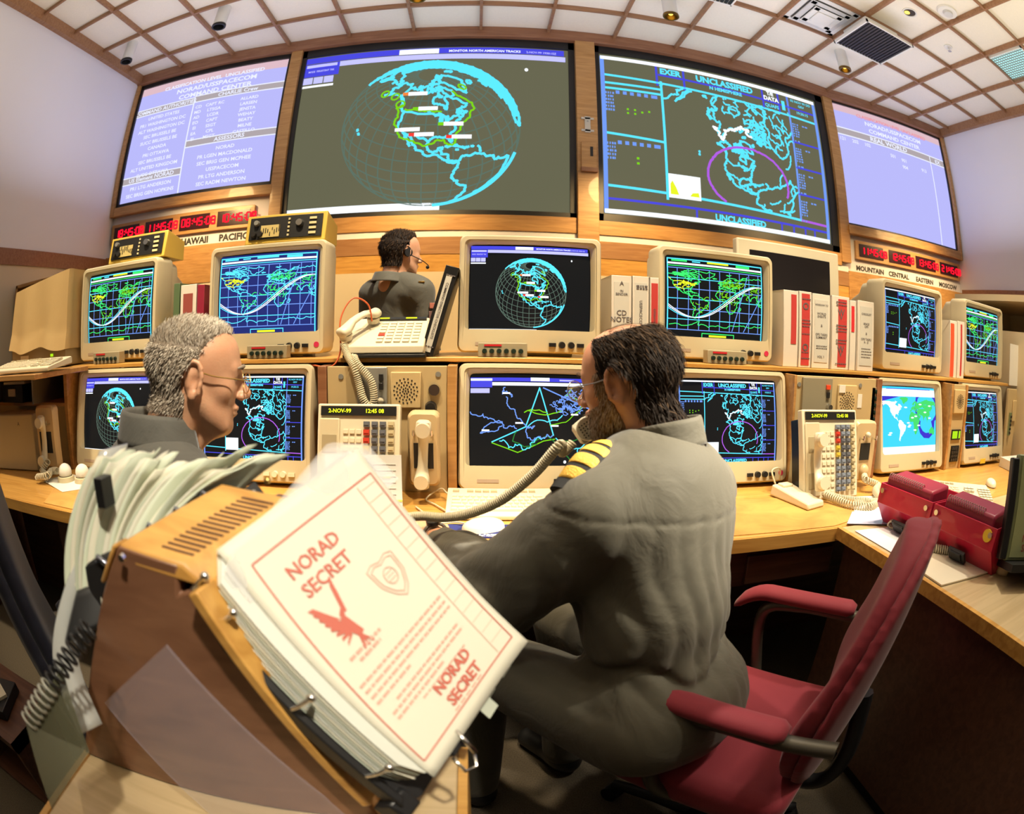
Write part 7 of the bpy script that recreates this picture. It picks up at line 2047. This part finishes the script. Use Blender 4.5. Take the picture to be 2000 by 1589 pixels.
# sloped backing and base
mb = MB(M=Lr)
a, b = Vector((-.262, .41, 1.058)), Vector((-.142, .42, .80)); dd = D_ * .92
o_ = Vector((-.02, 0, -.01)); mb.hexa([tuple(v) for v in (a + o_, b + o_, b + o_ + dd, a + o_ + dd)], [tuple(v) for v in (a, b, b + dd, a + dd)]); mb.build('sloped_back', M_rackw, rk)
mb = MB(M=Lr)
a, b = Vector((-.350, .40, 1.06)), Vector((-.52, .385, .79))
mb.hexa([tuple(v) for v in (b, a, a + dd, b + dd)], [tuple(v) for v in (b + Vector((-.01, 0, .008)), a + Vector((-.01, 0, .008)), a + dd + Vector((-.01, 0, .008)), b + dd + Vector((-.01, 0, .008)))]); mb.build('left_back', M_rackw, rk)
mb = MB(M=Lr); mb.hexa([(-.135, .42, .752), (-.10, .40, .752), (-.02, .595, .752), (-.05, .60, .752)], [(-.155, .42, .82), (-.115, .405, .81), (-.035, .60, .81), (-.07, .605, .82)]); mb.build('bottom_ledge', M_oak, rk, bevel=.003)
mb = MB(M=Lr); mb.cyl((-.325, .379, 1.090), (-.325, .374, 1.0895), .004, n=10); mb.build('brass_screw', M_chrome, e)
mb = MB(M=Lr); mb.prism([(-.30, .70), (-.29, .71), (-.17, .5), (-.18, .49)], 'y', 0, .001)
# clear acrylic guard in front of the near panel
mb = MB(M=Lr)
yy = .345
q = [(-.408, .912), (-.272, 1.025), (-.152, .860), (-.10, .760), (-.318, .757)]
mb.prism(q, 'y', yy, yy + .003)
M_acr = mat('reflection_tint_acrylic', (.60, .60, .75), .02, alpha=.14, spec=1.0)  # bluish tint puts the screens' lavender reflection into the colour
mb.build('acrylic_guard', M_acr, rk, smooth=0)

# the open binder with the NORAD SECRET cover sheet
E1 = Vector((.4452, .8596, .2507)); E2 = Vector((.6537, -.1206, -.7471)); Wn = Vector((.612, -.4965, .6157))
E1.normalize(); Wn = (Wn - E1 * Wn.dot(E1)).normalized(); UP = Wn.cross(E1)
PG = Matrix((E1, UP, Wn)).transposed().to_4x4(); PG.translation = Vector((-.207, .433, 1.075))
bn = thing('secret_binder', 'open binder with NORAD SECRET cover sheet lying on the oak rack', 'binder', (-.15, .48, .98))
Lb = T3(.15, -.48, -.98) @ PG
M_sheet = mat('ivory_sheet', (.72, .70, .58), .6); M_sheet2 = mat('greenish_pages', (.50, .54, .45), .6); M_redink = mat('red_ink', (.55, .14, .10), .6); M_pink = mat('faded_pink_ink', (.66, .38, .30), .6); M_pocket = mat('clear_vinyl_pocket', (.85, .85, .86), .12, alpha=.35, spec=.8)
mb = MB(M=Lb)
mb.prism([(-.064, .015), (-.062, -.275), (-.03, -.285), (.17, -.270), (.185, .02), (-.03, .03)], 'z', -.049, -.043); mb.build('black_cover', M_black, bn, bevel=.002)
mb = MB(M=Lb)
mb.hexa([(-.066, -.275, -.049), (-.048, -.268, -.049), (-.048, .01, -.049), (-.066, .012, -.049)], [(-.062, -.27, -.030), (-.052, -.262, -.030), (-.052, .0, -.030), (-.062, .008, -.030)]); mb.build('black_spine', M_black, bn, bevel=.002)
mb = MB(M=Lb); mb.prism([(-.064, -.02), (-.062, .052), (.02, .070), (.09, .072), (.09, .0)], 'z', -.050, -.040); mb.build('cover_flap', M_black, bn, bevel=.003)
for k in range(7):
    mb = MB(M=Lb); mb.ball((-.045 + k * .024, .045 + k * .003, -.036), .0042); mb.build('rivet', M_chrome if k % 2 else M_gold, bn, smooth=180)
rr = random.Random(6)
for k in range(9):
    w = -.040 + k * .0043; x0 = -.050 + k * .0016; dx = rr.uniform(-.003, .003)
    mb = MB(M=Lb)
    r_ = .022
    out = [(x0 + r_, .028 + dx), (x0, .005), (x0, -.225), (x0 + .012, -.252 + dx)]
    out += [(.185 + dx, -.252 + dx), (.195, -.24), (.203 + dx, .020), (.190, .035)]
    mb.prism(out, 'z', w, w + .0044); mb.build('page_stack', (M_sheet2, M_sheet, mat('pale_pages', (.66, .68, .62), .6))[k % 3], bn, smooth=0)
# clear pockets rising above the top edge
for k in range(3):
    mb = MB(M=Lb)
    mb.grid(lambda u, v: (-.035 + .25 * u + .004 * k, -.025 + (.030 + .052 * u - .03 * max(0, u - .8) / .2 * 1.2 + .004 * k) * v, -.006 + .003 * k + .004 * math.sin(9 * u + k) * v), 24, 6); mb.build('vinyl_pocket', M_pocket, bn, smooth=180)
def curlz(x, y): return .0015 + .010 * max(0, (x - .10) / .1) ** 2 * max(0, (-y - .12) / .13) ** 2 + .0012 * math.sin(x * 22 + y * 9)
mb = MB(M=Lb); mb.grid(lambda u, v: (-.020 + (.222 - .010 * v) * u - .004 * v, .030 - .292 * v, curlz(-.020 + (.222 - .010 * v) * u - .004 * v, .030 - .292 * v)), 22, 26); cs = mb.build('cover_sheet', M_sheet, bn, smooth=180)
md = cs.modifiers.new('solid', 'SOLIDIFY'); md.thickness = .0006; md.offset = -1
def on(mb):   # lift flat drawing (x,z) -> page (x,y)
    mb.v = mb.v
    return mb
def page_draw(name, m, fill):
    tmp = MB(); fill(tmp)
    out = MB(M=Lb); out.add([(x, z, curlz(x, z) + .0008) for x, _, z in tmp.v], tmp.f); return out.build(name, m, cs, smooth=0)
def strip(mb, a, b, w):
    A, B = Vector((a[0], 0, a[1])), Vector((b[0], 0, b[1])); n = max(1, int((B - A).length / .012)); d = (B - A).normalized(); s_ = Vector((-d.z, 0, d.x)) * w / 2
    for i in range(n):
        p, q = A.lerp(B, i / n), A.lerp(B, (i + 1) / n); mb.add([tuple(p - s_), tuple(p + s_), tuple(q + s_), tuple(q - s_)], [(0, 1, 2, 3)])
def f1(mb):
    c = [(0, 0), (.193, 0), (.178, -.243), (-.016, -.243)]
    for i in range(4): strip(mb, c[i], c[(i + 1) % 4], .0018)
page_draw('red_border', M_redink, f1)
def f2(mb):
    strip(mb, (.163, -.004), (.150, -.240), .0008)
    for i in range(15): strip(mb, (.164 - i * .0008, -.010 - i * .0155), (.190 - i * .0009, -.010 - i * .0155), .0006)
page_draw('ruled_column', M_pink, f2)
page_draw('heading_top', M_redink, lambda mb: (add_text(mb, 'NORAD', .062, -.035, .0195, bold=.02, wide=1.08), add_text(mb, 'SECRET', .060, -.057, .0195, bold=.02, wide=1.08)))
page_draw('heading_bottom', M_redink, lambda mb: (add_text(mb, 'NORAD', .089, -.216, .0175, bold=.04, wide=1.05), add_text(mb, 'SECRET', .089, -.235, .0175, bold=.04, wide=1.05)))
def eagle(mb):
    cx, cy = .038, -.101
    def P(pts): mb.add([(cx + x, 0, cy + y) for x, y in pts], [tuple(range(len(pts)))])
    P([(-.003, .010), (.004, .012), (.010, -.012), (.002, -.016), (-.004, -.004)])
    P([(.000, .014), (.006, .018), (.008, .014), (.004, .009), (-.001, .009)])
    P([(.005, .013), (.014, .040), (.021, .048), (.016, .030), (.010, .012)])
    for k in range(7): P([(-.003, .008 - k * .002), (-.020 + k * .001, .032 - k * .007), (-.0235 + k * .0012, .029 - k * .007), (-.004, .004 - k * .002)])
    P([(-.002, .010), (-.018, .035), (-.025, .036), (-.010, .014)])
    for k in range(3): P([(.004, -.012), (.012 - k * .007, -.026), (.009 - k * .007, -.027), (.001, -.012)])
page_draw('red_eagle_emblem', M_redink, eagle)
def crest(mb):
    cx, cy = .118, -.095
    o_ = [(-.022, .018), (-.012, .021), (0, .018), (.012, .021), (.022, .018), (.020, -.004), (.010, -.019), (0, -.026), (-.010, -.019), (-.020, -.004)]
    for sc_ in (1, .82):
        for i in range(10): a, b = o_[i], o_[(i + 1) % 10]; strip(mb, (cx + a[0] * sc_, cy + a[1] * sc_), (cx + b[0] * sc_, cy + b[1] * sc_), .0012)
    for i in range(14):
        a = 2 * PI * i / 14; b = a + 2 * PI / 14; strip(mb, (cx + .009 * math.cos(a), cy + .009 * math.sin(a)), (cx + .009 * math.cos(b), cy + .009 * math.sin(b)), .0012)
    for k in range(3): strip(mb, (cx - .006, cy - .004 + k * .004), (cx + .006, cy - .004 + k * .004), .0008)
page_draw('faded_crest', M_pink, crest)
def small(mb):
    rr = random.Random(12)
    def words(x0, x1, y, h=.0028):
        x = x0
        while x < x1:
            l = rr.uniform(.004, .012); l = min(l, x1 - x)
            mb.add([(x, 0, y), (x + l, 0, y), (x + l, 0, y + h), (x, 0, y + h)], [(0, 1, 2, 3)]); x += l + .0022
    words(.012, .062, -.126, .0034); words(.020, .054, -.133, .0034)
    for i in range(4): words(-.002, .148 - (i == 3) * .09, -.150 - i * .0075)
    for i in range(3): words(.018 if i == 0 else .002, .140 - (i == 2) * .05, -.184 - i * .0068)
    words(.040, .125, -.2045, .002)
page_draw('fine_print', M_pink, small)
page_draw('file_line', M_pink, lambda mb: [mb.add([(.055 + i * .012, 0, -.2405), (.064 + i * .012, 0, -.2405), (.064 + i * .012, 0, -.2385), (.055 + i * .012, 0, -.2385)], [(0, 1, 2, 3)]) for i in range(5)])
for k, y in enumerate((.018, -.022, -.122, -.219)):
    mb = MB(M=Lb); mb.tube(smooth_path([(-.060, y, -.034), (-.056, y, -.014), (-.048, y, -.002)]), .0024, 8); rg = mb.build('binder_ring', M_chrome, bn, smooth=180)
    mb = MB(M=Lb); mb.ball((-.047, y, .0), .0048); mb.build('ring_stud', M_chrome, rg, smooth=180)
# clip and dark latch at the lower edge
mb = MB(M=Lb); mb.bx(.015, .040, -.272, -.238, -.022, -.006); cl = mb.build('clip_body', M_black, bn, bevel=.002)
mb = MB(M=Lb); mb.tube([(.037, -.252, .0), (.031, -.285, .002)], .0028, 8); mb.tube([(.014, -.272, -.01), (.010, -.292, -.008), (.022, -.297, -.004), (.030, -.286, -.002)], .0022, 8); mb.build('clip_wire', M_chrome, cl, smooth=180)
mb = MB(M=Lb); mb.hexa([(-.078, -.282, -.06), (-.035, -.282, -.06), (-.035, -.255, -.06), (-.078, -.255, -.06)], [(-.070, -.285, -.035), (-.042, -.285, -.035), (-.042, -.258, -.035), (-.070, -.258, -.035)]); mb.build('latch', M_black, bn, bevel=.003)
for k, (x, y) in enumerate(((.12, -.262), (.155, -.258), (.09, -.266))):
    mb = MB(M=Lb); mb.bx(x, x + .022, y - .022, y, -.040 + k * .01, -.039 + k * .01); mb.build('index_tab', M_sheet2, bn)
mb = MB(M=Lb); mb.tube([(.212, -.005, -.02), (.206, -.10, -.02)], .0025, 6); mb.build('blue_edge_strip', mat('blue_strip', (.05, .08, .35), .4), bn)
mb = MB(M=Lb); mb.bx(.207, .215, .0, .018, -.018, -.012); mb.build('dark_tab', mat('slate_tab', (.10, .14, .22), .5), bn)
# white form standing in front of the telephone console
t = thing('printed_form', 'white printed form propped in front of the key telephone left of centre', 'paper', (-.30, 1.36, DZ + .002), R(3))
mb = MB(M=RX(-R(8))); mb.bx(-.10, .105, 0, .002, 0, .215); fm = mb.build('form_sheet', mat('bright_form', (.85, .85, .80), .6), t)
mb = MB(M=RX(-R(8)))
for i in range(12): mb.bx(.0, .09, -.001, 0, .02 + i * .0155, .0212 + i * .0155)
mb.build('form_lines', mat('faint_grey', (.55, .55, .52), .6), fm)
for k, (x, z) in enumerate(((.055, .155), (.085, .095))):
    mb = MB(M=RX(-R(8))); mb.bx(x, x + .02, -.0012, 0, z, z + .005); mb.build('highlight_mark', mat('highlighter', (.80, .80, .15), .6), fm)
mb = MB(); mb.bx(-.1, .1, .0, .05, -.0015, .012); mb.build('form_support', M_grey, t)

# binder hanging on the left slope: fanned green-white pages, clear cover
lb = thing('fanned_binder', 'binder full of fanned pale green pages hung on the left side of the oak rack', 'binder', (-.40, .45, .95))
Li = T3(.40, -.45, -.95)
Dl = Vector((.445, .86, .05)).normalized()
rr = random.Random(21)
cols_ = [mat('pale_green_page', (.70, .76, .60), .6), mat('cream_page', (.80, .77, .62), .6), mat('grey_green_page', (.55, .60, .47), .6), M_sheet]
NP = 17
for k in range(NP):
    f = k / (NP - 1)
    B0 = Vector((-.437, .365, .985)).lerp(Vector((-.345, .425, 1.05)), f); T0 = Vector((-.408, .440, 1.158)).lerp(Vector((-.285, .515, 1.148)), f) + Vector((0, 0, rr.uniform(-.008, .010)))
    bow = Vector((-.030 + .012 * f, -.012, .012)) * (1 - .2 * f)
    mid = (B0 + T0) / 2 + bow
    if f > .55: T0 += Vector((.020 * (f - .55) / .45, 0, -.004))
    def pg(u, v, B0=B0, T0=T0, mid=mid, k=k):
        p = B0 * (1 - v) ** 2 + mid * 2 * v * (1 - v) + T0 * v * v
        return tuple(p + Dl * ((.045 + .05 * max(0, (k - 10) / 6)) * u) + Vector((.004 * math.sin(5 * u + k), 0, .003 * math.sin(7 * u + k) * v)))
    mb = MB(M=Li); mb.grid(pg, 8, 10); o = mb.build('page', cols_[k % 4], lb, smooth=180); md = o.modifiers.new('s', 'SOLIDIFY'); md.thickness = .0016
def curve_sheet(name, pts, D, L, m, th, parent, sh=(0, 0, 0)):
    P = smooth_path([tuple(Vector(p) + Vector(sh)) for p in pts], 5)
    mb = MB(M=Li); n = len(P)
    mb.add([tuple(p) for p in P] + [tuple(p + D * L) for p in P], [(i, i + 1, n + i + 1, n + i) for i in range(n - 1)])
    o = mb.build(name, m, parent, smooth=180); md = o.modifiers.new('s', 'SOLIDIFY'); md.thickness = th; return o
outer = [(-.400, .455, 1.168), (-.414, .417, 1.085), (-.434, .373, 1.037), (-.444, .331, .993), (-.440, .305, .956), (-.415, .279, .904)]
curve_sheet('clear_cover', outer, Dl, .04, mat('silvery_vinyl', (.62, .64, .62), .18, alpha=.75, spec=.9, coat=.6), .004, lb)
curve_sheet('black_back', outer[2:4], Dl, .19, M_black, .010, lb, (.022, .004, .0))
mb = MB(M=Li); mb.hexa([(-.412, .385, 1.00), (-.352, .42, 1.03), (-.27, .57, 1.05), (-.33, .54, 1.02)], [(-.405, .39, 1.065), (-.350, .425, 1.085), (-.275, .575, 1.10), (-.33, .55, 1.08)]); mb.build('ring_block', M_black, lb, bevel=.006)
for k in range(5):
    c = Vector((-.385, .405, 1.055)).lerp(Vector((-.285, .50, 1.105)), k / 4)
    mb = MB(M=Li); mb.tube([tuple(c + Vector((-.012, 0, 0))), tuple(c + Vector((0, -.004, .016))), tuple(c + Vector((.016, .002, .004)))], .0042, 8); rg = mb.build('binder_ring', mat('bluish_steel', (.45, .48, .62), .22, 1.0), lb, smooth=180)
mb = MB(M=Li); mb.box((-.375, .425, 1.135), (.012, .02, .03)); mb.build('black_tab', M_black, lb)
# ring strip and clear flap at the lower left
R0 = Vector((-.440, .225, .945)); R1 = Vector((-.360, .325, 1.03))
for k in range(16):
    c = R0.lerp(R1, k / 15); ax = (R1 - R0).normalized(); a_ = ax.orthogonal().normalized(); b_ = ax.cross(a_)
    mb = MB(M=Li); mb.tube([tuple(c + .010 * (math.cos(t) * a_ + math.sin(t) * b_)) for t in np.linspace(0, 2 * PI, 13)[:-1]], .0022, 6, closed=True); mb.build('comb_ring', M_black if k > 6 else mat('grey_vinyl_ring', (.40, .40, .34), .3), lb, smooth=180)
mb = MB(M=Li); mb.add([tuple(R0 + Vector((-.004, -.005, .0))), tuple(R0.lerp(R1, .62)), (-.388, .262, .905), (-.415, .158, .876)], [(0, 1, 2, 3)]); o = mb.build('clear_flap', mat('smoky_vinyl', (.16, .16, .10), .2, alpha=.6, spec=.5), lb, smooth=0); md = o.modifiers.new('s', 'SOLIDIFY'); md.thickness = .002
# odds and ends on a low shelf at far left
t = thing('low_shelf', 'low dark shelf unit at the bottom left with books and cream papers', 'shelf', (-1.45, .62, 0))
mb = MB(); mb.bx(-.22, .20, -.12, .20, .28, .31); mb.bx(-.22, .20, -.12, .20, 0, .02); mb.bx(-.22, -.20, -.12, .20, 0, .31); mb.bx(.18, .20, -.12, .20, 0, .31); mb.build('shelf_body', M_dkwood, t)
upright = T3(0, 0, 0)
t = thing('shelf_book', 'black book lying on the low shelf at the bottom left', 'book', (-1.50, .62, .312), R(20))
mb = MB(); mb.bx(-.13, .13, -.09, .09, 0, .035); mb.build('book_block', M_black, t, bevel=.003)
mb = MB(); mb.bx(-.04, .03, -.092, -.09, .008, .026); mb.build('spine_label', M_white, t)
sheet('loose_papers', 'crumpled cream papers on the black book at the bottom left', 'paper', [(-1.58, .56), (-1.42, .53), (-1.38, .66), (-1.50, .71), (-1.60, .66)], .348, _M['cream_paper'], .010)
